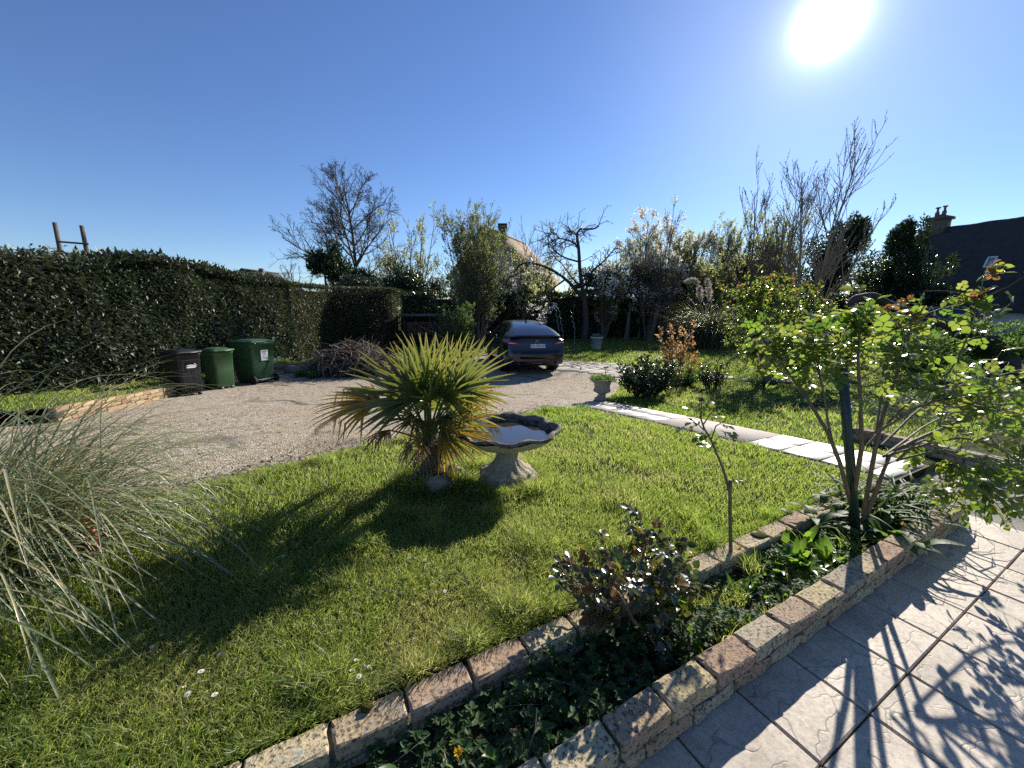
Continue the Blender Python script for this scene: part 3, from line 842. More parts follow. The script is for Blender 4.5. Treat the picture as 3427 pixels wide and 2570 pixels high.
fs = rng.uniform(0, 6.0, 9000); e0_ = np.array([-3.3, 1.84]); ed_ = np.array([.693, .721]); fo = rng.normal(0, .05, 9000) + .09 * (vnoise(fs * 3, fs * 0, 2) - .5); fq = e0_ + ed_ * fs[:, None] + np.array([-ed_[1], ed_[0]]) * fo[:, None]
blades(mb, fq[:, 0], fq[:, 1], tz(fq[:, 0], fq[:, 1]), np.hypot(fq[:, 0], fq[:, 1]), 1.1)
vx = rng.uniform(-9.6, -6.3, 26000); vy = rng.uniform(2, 12.6, 26000); k = in_poly(vx, vy, VERGE)
blades(mb, vx[k], vy[k], tz(vx[k], vy[k]) + .19, np.hypot(vx[k], vy[k]), 1.25)
# ragged longer fringe along the brick edging and round the bird bath and palm
ft = rng.uniform(-.6, 3.9, 6000); fn = 1.195 + np.abs(rng.normal(0, .03, 6000))
blades(mb, *(ft * D2[0] + fn * N2[0], ft * D2[1] + fn * N2[1]), np.full(6000, .185), np.full(6000, 2.0), 1.25)
for cx, cy, rr, q in ((-.05, 2.95, .27, 5200), (-.66, 2.95, .2, 2500)):
    a = rng.uniform(0, 2 * np.pi, q); d = rr + np.abs(rng.normal(0, .07, q)); gx = cx + np.cos(a) * d; gy = cy + np.sin(a) * d
    blades(mb, gx, gy, tz(gx, gy), np.full(q, 3.0), 1.9)
g = link('grass', mb.mesh('grass'), MT['grass']); tag(g, 'short green lawn grass with longer tufts round the bird bath', 'grass', kind='stuff')

# litter of dry leaves and grit on the drive beside the lawn edge
mb = MB(); N = 4200; s = rng.uniform(0, 6.1, N); off = np.abs(rng.normal(0, .22, N)) * (.5 + vnoise(s * 2, s * 0, 3))
q = e0 + ed * s[:, None] + np.array([-ed[1], ed[0]]) * (off[:, None] + .02)
P = np.column_stack([q, tz(q[:, 0], q[:, 1]) + .012]); d = rdir(rng, N); d[:, 2] *= .25
leaves(mb, P, d, nrm(np.array([0, 0, 1]) + .5 * rdir(rng, N)), rng.uniform(.015, .05, N), rng.uniform(.006, .022, N), rng.uniform(0, 1, N), 'd')
N = 2600; qx = rng.uniform(-7.5, 3.4, N); qy = rng.uniform(1.5, 13, N); k = in_poly(qx, qy, DRIVE) & (vnoise(qx * .8, qy * .8, 21) + .4 * vnoise(qx * 4, qy * 4, 22) > .72); qx, qy = qx[k], qy[k]; N = len(qx); d = rdir(rng, N); d[:, 2] *= .2
leaves(mb, np.column_stack([qx, qy, tz(qx, qy) + .012]), d, nrm(np.array([0, 0, 1]) + .4 * rdir(rng, N)), rng.uniform(.015, .07, N), rng.uniform(.006, .022, N), rng.uniform(0, 1, N), 'd')
o = link('leaf_litter', mb.mesh('leaf_litter'), MT['litter']); tag(o, 'dry brown leaf litter and moss along the drive edge', 'leaf litter', kind='stuff')

# ------------------------------------------------------------------ text and small flat prints
def text_mesh(s, size, ext=.0006):
    c = bpy.data.curves.new('text', 'FONT'); c.body = s; c.size = size; c.align_x = 'CENTER'; c.align_y = 'CENTER'; c.extrude = ext; c.offset = size * .018
    o = bpy.data.objects.new('text', c); COL.objects.link(o)
    bpy.context.view_layer.update()
    me = bpy.data.meshes.new_from_object(o.evaluated_get(bpy.context.evaluated_depsgraph_get()))
    bpy.data.objects.remove(o); bpy.data.curves.remove(c)
    me.materials.clear()
    return me
# child object whose local x, y lie in a plane given by origin and two axes (in the parent's frame)
def on_plane(name, me, mat, parent, o, ax, ay):
    q = bpy.data.objects.new(name, me); COL.objects.link(q); q.parent = parent
    if len(me.materials) == 0: me.materials.append(mat)
    ax = Vector(ax).normalized(); ay = Vector(ay).normalized(); az = ax.cross(ay)
    q.matrix_local = Matrix(((ax.x, ay.x, az.x, o[0]), (ax.y, ay.y, az.y, o[1]), (ax.z, ay.z, az.z, o[2]), (0, 0, 0, 1)))
    return q

def rrect(hx, hy, r, k=4):
    out = []
    for cx, cy, a0 in ((hx - r, hy - r, 0), (-hx + r, hy - r, 90), (-hx + r, -hy + r, 180), (hx - r, -hy + r, 270)):
        for i in range(k + 1):
            a = math.radians(a0 + 90 * i / k); out.append((cx + r * math.cos(a), cy + r * math.sin(a)))
    return np.array(out)
def loft_rr(mb, secs, cap=True):
    """secs: (z, hx, hy, r, ox, oy)"""
    R = []
    for z, hx, hy, r, ox, oy in secs:
        q = rrect(hx, hy, r); R.append(np.column_stack([q[:, 0] + ox, q[:, 1] + oy, np.full(len(q), z)]))
    P = np.stack(R, 1); n0 = mb.n; grid(mb, P, close_u=True); k = P.shape[1]; n = len(P)
    if cap:
        mb.F.append((n0 + np.arange(n) * k)[::-1][None, :]); mb.T.append(np.array([.5]))
        mb.F.append((n0 + np.arange(n) * k + k - 1)[None, :]); mb.T.append(np.array([.5]))

# ------------------------------------------------------------------ wheeled bins (front faces local +X, wheels at -X)
def wheeled_bin(label, loc, rotz, w, d, h, mat, wheel_r=.10):
    b = thing('wheeled_bin', label, 'wheeled bin', loc, rotz, 'wheeled bins by the hedge')
    m = MB(); hx, hy = d / 2, w / 2
    loft_rr(m, [(.035, hx * .74, hy * .80, .03, .01, 0), (.05, hx * .78, hy * .83, .04, .01, 0), (h * .5, hx * .86, hy * .91, .045, 0, 0), (h * .86, hx * .93, hy * .97, .05, 0, 0), (h * .865, hx * .96, hy * 1.0, .05, 0, 0), (h * .93, hx * .97, hy * 1.01, .05, 0, 0)])
    for sy in (-1, 1): box(m, (hx * .80, sy * hy * .5, .03), (.05, .06, .06))
    body = part(m, 'body', mat, b)
    m = MB(); L0 = h * .93
    loft_rr(m, [(L0 + .003, hx * 1.06, hy * 1.07, .05, .012, 0), (L0 + .03, hx * 1.07, hy * 1.08, .05, .012, 0), (L0 + .045, hx * 1.0, hy * 1.0, .06, .008, 0), (L0 + .05, hx * .8, hy * .78, .05, 0, 0), (L0 + .072, hx * .72, hy * .68, .05, 0, 0), (L0 + .076, hx * .66, hy * .6, .05, 0, 0)])
    box(m, (hx * 1.10, 0, L0 + .014), (.05, w * .62, .022))
    lid = part(m, 'lid', mat, b)
    m = MB(); tubes(m, [(-hx * 1.08, -hy * .85, L0 - .01), (-hx * 1.08, hy * .85, L0 - .01)], .016, 8, cap=True)
    for sy in (-.8, 0, .8): box(m, (-hx * 1.02, sy * hy, L0 - .01), (.08, .03, .035))
    part(m, 'handle', mat, b)
    for sy in (-1, 1):
        m = MB(); prof = [(.001, -.025), (wheel_r * .55, -.027), (wheel_r * .62, -.018), (wheel_r * .8, -.02), (wheel_r * .97, -.025), (wheel_r, -.012), (wheel_r, .012), (wheel_r * .97, .025), (wheel_r * .8, .02), (wheel_r * .62, .018), (wheel_r * .55, .027), (.001, .025)]
        lathe(m, prof, 22); V = m.V[0].copy(); m.V[0] = np.column_stack([V[:, 0] - hx * .80, V[:, 2] + sy * hy * .98, V[:, 1] + wheel_r])
        part(m, 'wheel', MT['rubber'], b)
    m = MB(); tubes(m, [(-hx * .80, -hy * .98, wheel_r), (-hx * .80, hy * .98, wheel_r)], .012, 6); part(m, 'axle', MT['galv'], b)
    return b, body
def ground(p): return (p[0], p[1], float(tz(p[0], p[1])) + .006)
bk, bk_body = wheeled_bin('charcoal black wheeled bin with a white mark on its front, nearest the camera', ground((-6.86, 7.95)), math.radians(-18), .47, .50, .95, MT['bin_black'])
gn, _ = wheeled_bin('small plain green wheeled bin between the black bin and the big green one', ground((-6.92, 8.98)), math.radians(-20), .47, .52, .95, MT['bin_green2'], .105)
bg, bg_body = wheeled_bin('big dark green wheeled bin with a white notice and wheels towards the drive', ground((-6.72, 9.95)), math.radians(160), .64, .84, 1.12, MT['bin_green'], .11)
# recessed front panel and white mark of the black bin
m = MB(); hx, hy, h = .29, .25, .95
fx = lambda z: hx * (.78 + (.93 - .78) * (z - .05) / (h * .81)) + .003
for y0, y1, z0, z1 in ((-.17, -.155, .12, .74), (.155, .17, .12, .74), (-.17, .17, .74, .756)):
    q = [(fx(z0) + .006, y0, z0), (fx(z0) + .006, y1, z0), (fx(z1) + .006, y1, z1), (fx(z1) + .006, y0, z1)]
    m.add(q, [[[0, 1, 2, 3]]]); m.add([(p[0] - .012, p[1], p[2]) for p in q], [[[3, 2, 1, 0]]])
for i in range(5):
    y = -.13 + .065 * i; tubes(m, [(fx(.06) + .002, y, .06), (fx(.2) + .004, y, .2)], .010, 5)
part(m, 'front_ribs', MT['bin_black'], bk)
m = MB(); u = np.linspace(-.10, .10, 12)
def strip(zc, amp, wd, y0=-.1, y1=.1):
    y = np.linspace(y0, y1, 12); z = zc + amp * np.sin((y - y0) / (y1 - y0) * 5.5); wv = wd * np.sin(np.linspace(.15, 3.0, 12)) + .004
    P = np.stack([np.column_stack([[fx(q) + .008 for q in z - wv], y, z - wv]), np.column_stack([[fx(q) + .008 for q in z + wv], y, z + wv])], 1)
    grid(m, P)
strip(.640, .006, .007); strip(.612, .003, .006, -.1, .085); strip(.596, .002, .006, -.1, .075)
box(m, (fx(.66) + .008, .055, .663), (.004, .022, .018))
part(m, 'logo', MT['white'], bk)
# notice on the big bin's back, reading side at local -X
hx, hy, h = .42, .32, 1.12
bx = lambda z: -(hx * (.78 + (.93 - .78) * (z - .05) / (h * .81))) - .004
tilt = (bx(.85) - bx(.55)) / .30
zc = .72; O = (bx(zc) - .006, -.02, zc); AX = (0, -1, 0); AY = (tilt, 0, 1)
nb = bevel_box(.19, .27, .003, .001); notice = on_plane('notice', nb, MT['white'], bg, O, AX, AY)
on_plane('notice_text', text_mesh('DECHETS', .034), MT['ink'], notice, (0, .098, .003), (1, 0, 0), (0, 1, 0))
on_plane('notice_text', text_mesh('VERTS', .034), MT['ink'], notice, (0, .055, .003), (1, 0, 0), (0, 1, 0))
m = MB(); a = np.radians(np.linspace(70, 300, 20)); P = np.stack([np.column_stack([np.cos(a) * .032, np.sin(a) * .032 - .02, a * 0 + .003]), np.column_stack([np.cos(a) * .045, np.sin(a) * .045 - .02, a * 0 + .003])], 1)
grid(m, P, flip=True); m.add([(.005, .008, .003), (.05, .026, .003), (.03, -.012, .003)], [[[0, 2, 1]]])
part(m, 'notice_arrow', MT['ink'], notice)
m = MB(); box(m, (-hx * .80, 0, .10), (.012, .26, .03)); tubes(m, [(-hx * .84, -.14, .09), (-hx * .84, .14, .09)], .009, 6); part(m, 'axle_bar', MT['galv'], bg)

# ------------------------------------------------------------------ bird bath
BX = ground((-.04, 2.95)); bath = thing('bird_bath', 'scalloped cast stone bird bath full of water on a fluted foot', 'bird bath', BX)
m = MB()
def foot_lobe(t, prof):
    z = prof[:, 1]; f = np.exp(-((z - .13) / .055) ** 2) * .07 + .015
    return 1 + f * np.cos(14 * t) * (z < .26) + .05 * np.cos(6 * t) * np.exp(-((z - .03) / .05) ** 2)
lathe(m, [(.262, -.03), (.266, .02), (.255, .045), (.222, .058), (.205, .068), (.212, .085), (.195, .098), (.150, .118), (.112, .150), (.094, .19), (.088, .225), (.092, .255), (.112, .275), (.13, .288), (.05, .29)], 56, lobes=foot_lobe)
part(m, 'foot', MT['cast'], bath, True)
def shell(t, prof):
    r = np.clip((prof[:, 0] - .12) / .28, 0, 1) ** 1.5
    return 1 + r * (.045 * np.cos(9 * t) + .018 * np.cos(3 * t + .7) + .008 * np.sin(41 * t))
mo = MB(); pr = [(.07, .285), (.13, .288), (.20, .303), (.28, .335), (.345, .375), (.385, .410), (.398, .425)]
lathe(mo, pr, 90, lobes=shell, tint=np.zeros(1)[0])
lathe(mo, [(.398, .425), (.410, .438), (.408, .452), (.392, .456), (.372, .445), (.35, .425)], 90, lobes=shell, tint=.85)
lathe(mo, [(.35, .425), (.325, .395), (.28, .36), (.18, .335), (.001, .33)], 90, lobes=shell, tint=1.0)
rng = np.random.default_rng(3)
for a in range(len(mo.V)):
    if a >= 1:
        V = mo.V[a]; k = V[:, 2] > .42; V[k, 2] += .012 * np.sin(np.arctan2(V[k, 1], V[k, 0]) * 9) + rng.normal(0, .0022, k.sum())
part(mo, 'bowl', MT['cast'], bath, True)
m = MB(); lathe(m, [(.327, .396), (.001, .396)], 60, lobes=lambda t, p: 1 + .03 * np.cos(9 * t)); part(m, 'water', MT['water'], bath)
m = MB(); P = np.array([[-.30, -.05, 0]] * 3)
# ------------------------------------------------------------------ fan palm
rng = np.random.default_rng(21)
PX = ground((-.66, 2.93)); palm = thing('fan_palm', 'small fan palm with green upper fans and yellowed lower fans', 'palm tree', PX)
m = MB(); z = np.linspace(-.03, .40, 14); th = np.linspace(0, 2 * np.pi, 18, endpoint=False)
P = np.empty((18, 14, 3)); r = np.interp(z, [-.03, .03, .1, .3, .4], [.13, .105, .08, .075, .055])
k = 1 + .16 * rng.uniform(-1, 1, (18, 14)); P[..., 0] = np.cos(th)[:, None] * r * k + .015 * np.sin(z * 5); P[..., 1] = np.sin(th)[:, None] * r * k; P[..., 2] = z
grid(m, P, close_u=True)
N = 260; a = rng.uniform(0, 2 * np.pi, N); zz = rng.uniform(0, .38, N); rr = np.interp(zz, z, r)
p0 = np.column_stack([np.cos(a) * rr, np.sin(a) * rr, zz]); d = np.column_stack([np.cos(a), np.sin(a), rng.uniform(-.4, 1.6, N)])
ribbons(m, walk(rng, p0, d, rng.uniform(.03, .13, N), 3, .25, -.15), np.linspace(.012, .002, 4)[None], .5)
part(m, 'trunk', MT['palm_trunk'], palm)
def fan(hub, out, length, mat, nb=26, spread=150, droop=.25, root=(0, 0, .36), tip_break=0.0, tint=(.05, .45), width=.030, nrmv=None, tipc=.6):
    """one fan leaf: a petiole from the crown to the hub and folded blades spread about the out direction"""
    hub = np.array(hub, float) - np.array(PX) if True else hub
    root = np.array(root, float) + rng.normal(0, .02, 3)
    f = MB(); out = nrm(np.array(out, float)); pn = nrm(hub - root)
    nv = np.cross(out, np.cross(pn, out)) if nrmv is None else np.array(nrmv, float)
    nv = nrm(nv + 1e-4); side = nrm(np.cross(nv, out)); nv = np.cross(out, side)
    a = np.radians(np.linspace(-spread, spread, nb)); D = np.cos(a)[:, None] * out + np.sin(a)[:, None] * side
    D = nrm(D + nv * (.10 + rng.normal(0, .07, (nb, 1))) + rng.normal(0, .03, (nb, 3)))
    L = length * (1 - .22 * (np.abs(a) / max(a.max(), 1e-3)) ** 2) * rng.uniform(.9, 1.06, nb); k = 7
    P = np.empty((nb, k, 3)); P[:, 0] = hub; d = D.copy(); br = rng.uniform(0, 1, nb) < tip_break; bk_i = rng.integers(3, 5, nb)
    for i in range(k - 1):
        d = d.copy(); d[:, 2] -= droop * (.04 + .10 * (i / (k - 1)) ** 1.3) * 1.6
        q = br & (bk_i == i); d[q] = d[q] * .35 + np.array([0, 0, -1.0]); d = nrm(d)
        P[:, i + 1] = P[:, i] + d * (L / (k - 1))[:, None]
    w = width * .98 * np.array([.35, .95, 1.0, .82, .60, .36, .06])[None] * (length / .5)
    t0 = rng.uniform(*tint, nb)
    tt = np.clip(t0[:, None] + tipc * (np.linspace(0, 1, k - 1)[None] ** 3), 0, 1)
    ribbons(f, P, w, tt, fold=.45, ref=nv)
    o = part(f, 'fan_leaf', mat, palm)
    s = MB(); u = np.linspace(0, 1, 6)[:, None]; c = (root + hub) / 2 + np.array([0, 0, .03]) - 0 * nv
    pp = root * (1 - u) ** 2 + c * 2 * u * (1 - u) + hub * u ** 2
    tubes(s, pp, np.linspace(.011, .006, 6), 6); part(s, 'petiole', MT['stem'] if mat != MT['palm_dead'] else MT['palm_dead'], o)
    return o
Q = lambda px, py, Y: at(px, py, Y)
G, YL, DD = MT['palm'], MT['palm_yellow'], MT['palm_dead']
fan(Q(432, 388, 2.85), (-.10, .15, 1.0), .42, G, 24, 95, .18, nrmv=(0, -1, .2), width=.034)
fan(Q(424, 378, 3.12), (-.45, .2, .9), .42, G, 20, 80, .25, nrmv=(.1, -1, .3))
fan(Q(446, 380, 3.08), (.55, .15, .9), .42, G, 20, 75, .25, nrmv=(-.1, -1, .3))
fan(Q(412, 398, 2.74), (-.85, -.25, .50), .52, G, 22, 70, .30, nrmv=(.2, -.9, .55), width=.034)
fan(Q(458, 390, 2.75), (.72, .1, .62), .46, G, 21, 70, .3, nrmv=(-.2, -.9, .5))
fan(Q(430, 402, 2.62), (.05, -.5, .35), .30, G, 26, 120, .35, nrmv=(0, -.75, .6), width=.036)
fan(Q(424, 394, 2.70), (-.35, -.3, .75), .40, G, 22, 100, .25, nrmv=(.1, -.95, .25), width=.036)
fan(Q(444, 398, 2.68), (.5, -.3, .5), .34, G, 22, 110, .3, nrmv=(-.1, -.9, .4), width=.036)
fan(Q(405, 404, 3.15), (-.7, .5, .45), .42, G, 22, 80, .5, nrmv=(.2, 0, 1))
fan(Q(452, 404, 3.2), (.6, .6, .35), .42, G, 22, 80, .5, nrmv=(-.2, 0, 1))
fan(Q(430, 410, 3.35), (0, 1, .4), .42, G, 24, 90, .5, nrmv=(0, -.3, 1))
fan(Q(440, 418, 2.66), (.35, -.7, -.1), .34, G, 22, 90, .6, nrmv=(0, -.5, .9))
fan(Q(416, 418, 2.70), (-.4, -.6, 0), .34, G, 22, 90, .6, nrmv=(0, -.5, .9))
fan(Q(377, 403, 2.80), (-1, -.05, .12), .50, YL, 30, 75, .7, tip_break=.5, tint=(.1, 1), nrmv=(.1, -.35, .9))
fan(Q(466, 396, 2.80), (.9, .0, .38), .34, YL, 26, 85, .7, tip_break=.45, tint=(.3, 1), nrmv=(-.2, -.5, .85))
fan(Q(440, 432, 2.58), (.97, -.10, .06), .44, YL, 32, 80, .35, tip_break=.05, tint=(.1, .9), nrmv=(0, -.55, .85), width=.028)
fan(Q(420, 444, 2.70), (-.4, -.5, .25), .19, YL, 18, 110, .5, tint=(.3, .9), nrmv=(0, -.8, .6))
for hx_, hy_, hz_, ox, oy, oz in ((.10, .12, .62, .2, .3, .9), (-.16, .05, .66, -.5, .1, .8), (.22, -.05, .60, .7, -.3, .5), (-.05, .2, .72, -.2, .5, .8)):  # extra fans added, turned to the sun so the palm's shadow falls solid
    fan(np.array(PX) + [hx_, hy_, hz_], (ox, oy, oz), .40, G, 24, 115, .3, nrmv=(.5, .7, .42), width=.036)
fan(Q(388, 430, 3.05), (-.7, .1, -.5), .34, DD, 20, 60, 1.2, tip_break=.4)
for i in range(7):
    a = rng.uniform(0, 6.28); fan(np.array(PX) + np.array([math.cos(a) * .15, math.sin(a) * .15, .36]), (math.cos(a) * .5, math.sin(a) * .5, -1), rng.uniform(.22, .34), DD, 10, 40, .9, tip_break=.2, width=.022)
# stones at the palm's foot
rng = np.random.default_rng(5)
def rock(mb, c, r, n=12):
    th = np.linspace(0, 2 * np.pi, n, endpoint=False); ph = np.linspace(.05, np.pi - .05, 8); P = np.empty((n, 8, 3)); k = rng.uniform(.72, 1.2, (n, 8))
    P[..., 0] = np.cos(th)[:, None] * np.sin(ph) * k; P[..., 1] = np.sin(th)[:, None] * np.sin(ph) * k; P[..., 2] = np.cos(ph) * k
    grid(mb, P * np.asarray(r) + np.asarray(c), close_u=True)
for lab, px, py, r in (('large knobbly flint stone right in front of the palm trunk', 436, 490, (.13, .09, .085)), ('knobbly flint stone leaning on the right of the palm trunk', 452, 478, (.11, .07, .07)), ('small dark flint stone left of the palm trunk', 414, 486, (.07, .06, .055))):
    q = gp(px, py); o = thing('stone', lab, 'stone', (q[0], q[1], q[2]), 0, 'flint stones round the palm'); m = MB(); rock(m, (0, 0, r[2] * .6), r); rock(m, (r[0] * .6, .02, r[2] * .45), np.array(r) * .6); part(m, 'boulder', MT['rock'], o)

# ------------------------------------------------------------------ pampas grass at the left edge
rng = np.random.default_rng(31)
def pampas(name, label, c, n, L, e0, spread, mat, wid, drop, dead=.35, seg=11, group=None):
    root = thing(name, label, 'ornamental grass', c, 0, group); m = MB()
    az = rng.uniform(0, 2 * np.pi, n); el = np.radians(rng.uniform(*e0, n)); ln = rng.uniform(*L, n) * (.55 + .45 * rng.uniform(0, 1, n) ** .5)
    p = np.column_stack([rng.normal(0, spread, n), rng.normal(0, spread, n), np.zeros(n)]); P = np.empty((n, seg, 3)); P[:, 0] = p; k = rng.uniform(*drop, n)
    tw = rng.normal(0, .25, n)
    for i in range(seg - 1):
        s = i / (seg - 2); e = el - k * s ** 1.6; a = az + tw * s
        P[:, i + 1] = P[:, i] + np.column_stack([np.cos(e) * np.cos(a), np.cos(e) * np.sin(a), np.sin(e)]) * (ln / (seg - 1))[:, None]
        P[:, i + 1, 2] = np.maximum(P[:, i + 1, 2], .01 + .03 * s)
    w = wid * rng.uniform(.6, 1.3, n)[:, None] * np.interp(np.linspace(0, 1, seg), [0, .2, .7, 1], [.8, 1, .7, .08])[None]
    tint = np.where(rng.uniform(0, 1, n) < dead, rng.uniform(.6, 1, n), rng.uniform(0, .4, n))
    ribbons(m, P, w, tint, fold=.5); part(m, 'blades', mat, root); return root
pg = pampas('pampas_grass', 'big arching clump of pampas grass at the left edge of the lawn', (-2.66, 1.70, .17), 1700, (.9, 1.85), (30, 86), .16, MT['pampas'], .0105, (1.1, 2.9), dead=.32, seg=13)
# orange marker
q = gp(92, 560); om = thing('orange_marker', 'small flat orange plastic marker half hidden in the pampas grass', 'marker', (q[0], q[1], q[2]), -.25)
m = MB(); u = np.linspace(0, np.pi, 14); prof = np.array([(-.062, .07)] + [(-.072 * math.cos(t), .17 + .05 * math.sin(t)) for t in u] + [(.062, .07)])
F = np.column_stack([prof[:, 0], np.full(len(prof), -.012), prof[:, 1]]); B = F + np.array([0, .024, 0]); k = len(prof)
m.add(np.concatenate([F, B]), [[list(range(k))], [list(range(2 * k - 1, k - 1, -1))], [[i, i + k, (i + 1) % k + k, (i + 1) % k] for i in range(k)]])
part(m, 'panel', MT['orange'], om)
m = MB(); box(m, (.01, 0, .03), (.035, .016, .10)); part(m, 'stake', MT['orange'], om)
m = MB(); box(m, (0, -.013, .15), (.003, .004, .14)); box(m, (0, -.013, .13), (.12, .004, .003)); part(m, 'seam', MT['orange_line'], om)

# ------------------------------------------------------------------ car (local +Y is its front, rear bumper at y = 0)
def pch(x, X, Yv): 
    X = np.asarray(X, float); Yv = np.asarray(Yv, float)
    h = np.diff(X); dl = np.diff(Yv) / h; m = np.zeros(len(X))
    m[1:-1] = np.where(dl[:-1] * dl[1:] > 0, 2 * dl[:-1] * dl[1:] / (dl[:-1] + dl[1:] + 1e-12), 0); m[0] = dl[0]; m[-1] = dl[-1]
    i = np.clip(np.searchsorted(X, x) - 1, 0, len(X) - 2); t = (x - X[i]) / h[i]
    return Yv[i] * (1 + 2 * t) * (1 - t) ** 2 + m[i] * h[i] * t * (1 - t) ** 2 + Yv[i + 1] * t * t * (3 - 2 * t) + m[i + 1] * h[i] * t * t * (t - 1)
def build_car(label, loc, rotz, paint, detail=True, group=None):
    car = thing('parked_car', label, 'car', loc, rotz, group)
    yb = np.array([0.0, .02, .10, .30, 1.0, 2.4, 3.6, 4.2, 4.48, 4.58, 4.60])
    hwm = lambda y: pch(y, yb, [.70, .78, .855, .895, .912, .90, .905, .885, .78, .62, .50])
    zb = lambda y: pch(y, yb, [.40, .34, .29, .24, .21, .20, .20, .22, .26, .32, .40])
    ztop = lambda y: pch(y, [0, .04, .12, .22, .6, 1.4, 2.4, 3.3, 3.75, 4.2, 4.48, 4.60], [.64, .70, 1.085, 1.11, 1.06, 1.00, .985, .985, 1.00, .93, .80, .60])
    zbelt = lambda y: np.minimum(pch(y, [0, .1, .3, .7, 1.4, 2.4, 3.4, 4.3, 4.6], [.66, .95, 1.02, 1.03, .99, .96, .94, .82, .58]), ztop(y) - .01)
    ys = np.unique(np.concatenate([np.linspace(0, .3, 13), np.linspace(.3, 4.3, 90), np.linspace(4.3, 4.6, 10)]))
    S = np.linspace(0, 1, 27)
    def lower(y):
        w = hwm(y); z0, z1, z2 = zb(y), zbelt(y), ztop(y)
        pts = np.array([[0, z0], [w * .80, z0], [w * .955, z0 + .02], [w * .985, z0 + .12], [w, z0 + (z1 - z0) * .55], [w * .992, z0 + (z1 - z0) * .76], [w * .975, z1 - .05], [w * .93, z1], [w * .84, z1 * .6 + z2 * .4], [w * .5, z2 - .004], [0, z2]])
        c = np.concatenate([[0], np.cumsum(np.linalg.norm(np.diff(pts, axis=0), axis=1))]); c /= c[-1]
        kn = np.linspace(0, 1, len(pts)); u = np.interp(S, np.linspace(0, 1, 27), S)
        return np.column_stack([np.interp(u, kn, pts[:, 0]), np.full(27, y), np.interp(u, kn, pts[:, 1])])
    R = np.stack([lower(y) for y in ys])
    m = MB()
    for sx in (1, -1):
        P = R * np.array([sx, 1, 1]); a, b, _ = P.shape
        i = np.arange(a - 1)[:, None]; j = np.arange(b - 1)[None, :]
        F = np.stack([i * b + j, (i + 1) * b + j, (i + 1) * b + j + 1, i * b + j + 1], -1).reshape(-1, 4)
        if sx > 0: F = F[:, ::-1]
        cc = P.reshape(-1, 3)[F].mean(1); keep = np.ones(len(F), bool)
        for ya in (1.03, 3.72): keep &= ~((np.hypot(cc[:, 1] - ya, cc[:, 2] - .34) < .385) & (np.abs(cc[:, 0]) > .5))
        m.add(P.reshape(-1, 3), [F[keep]])
        e = P[0]; m.add(np.concatenate([e, e * np.array([0, 1, 1])]), [np.array([[q, q + 1, q + 28, q + 27] if sx > 0 else [q, q + 27, q + 28, q + 1] for q in range(26)])])
    body = part(m, 'body', paint, car, True)
    # cabin
    yr = [.20, .45, .80, 1.20, 1.70, 2.15, 2.60, 3.0, 3.4, 3.78]
    zr = lambda y: pch(y, yr, [1.10, 1.20, 1.325, 1.425, 1.50, 1.525, 1.515, 1.42, 1.22, 1.0])
    wr = lambda y: pch(y, yr, [.60, .575, .56, .555, .56, .57, .575, .58, .60, .62])
    wb = lambda y: hwm(y) * pch(y, yr, [.86, .90, .925, .93, .93, .93, .93, .93, .92, .88])
    def cab(y, s, off=0.0):
        y = np.asarray(y, float); s = np.asarray(s, float)
        zb_ = zbelt(y) - .01; z1 = np.maximum(zr(y), zb_ + .02); h = z1 - zb_
        wt = wb(y) + (wr(y) - wb(y)) * np.clip(h / .48, 0.0, 1)
        xs = np.stack([wb(y), wb(y) * .62 + wt * .38, wt + .02, wt - .09, wt * .45, 0 * y], -1); zs = np.stack([zb_, zb_ + h * .48, zb_ + h * .84, zb_ + h * .955, zb_ + h * .992, z1], -1)
        kn = np.array([0, .3, .52, .64, .84, 1.0]); i = np.clip(np.searchsorted(kn, s, 'right') - 1, 0, 4); t = (s - kn[i]) / (kn[i + 1] - kn[i])
        ta = np.take_along_axis
        x = ta(xs, i[..., None], -1)[..., 0] * (1 - t) + ta(xs, i[..., None] + 1, -1)[..., 0] * t; z = ta(zs, i[..., None], -1)[..., 0] * (1 - t) + ta(zs, i[..., None] + 1, -1)[..., 0] * t
        return np.stack([x + off * (s < .58), y, z + off * (s >= .58)], -1)
    def patch(mb_, y0, y1, s0, s1, ny, ns, off, sx, skew0=0, skew1=0):
        yy, q = np.meshgrid(np.linspace(0, 1, ny), np.linspace(s0, s1, ns), indexing='ij'); f = (q - s0) / max(s1 - s0, 1e-6)
        Y = (y0 + skew0 * f) * (1 - yy) + (y1 + skew1 * f) * yy
        grid(mb_, cab(Y, q, off) * np.array([sx, 1, 1]), flip=(sx > 0))
    m = MB()
    for sx in (1, -1): patch(m, .20, 3.78, 0, 1, 60, 22, 0, sx)
    part(m, 'roof', paint, car, True)
    def window(lbl, *patches):
        m = MB()
        for p in patches: patch(m, *p)
        o = part(m, lbl, MT['glass'], car, True); return o
    for sx in (1, -1):
        window('side_window', (.78, 1.38, .06, .40, 8, 6, .006, sx, .30, -.0))
        window('side_window', (1.44, 2.32, .06, .50, 10, 6, .006, sx, .0, 0))
        window('side_window', (2.38, 3.42, .06, .50, 10, 6, .006, sx, 0, -.55))
    window('rear_window', (.27, 1.42, .66, 1, 14, 8, .006, 1), (.27, 1.42, .66, 1, 14, 8, .006, -1))
    window('windscreen', (2.72, 3.66, .64, 1, 12, 8, .006, 1), (2.72, 3.66, .64, 1, 12, 8, .006, -1))
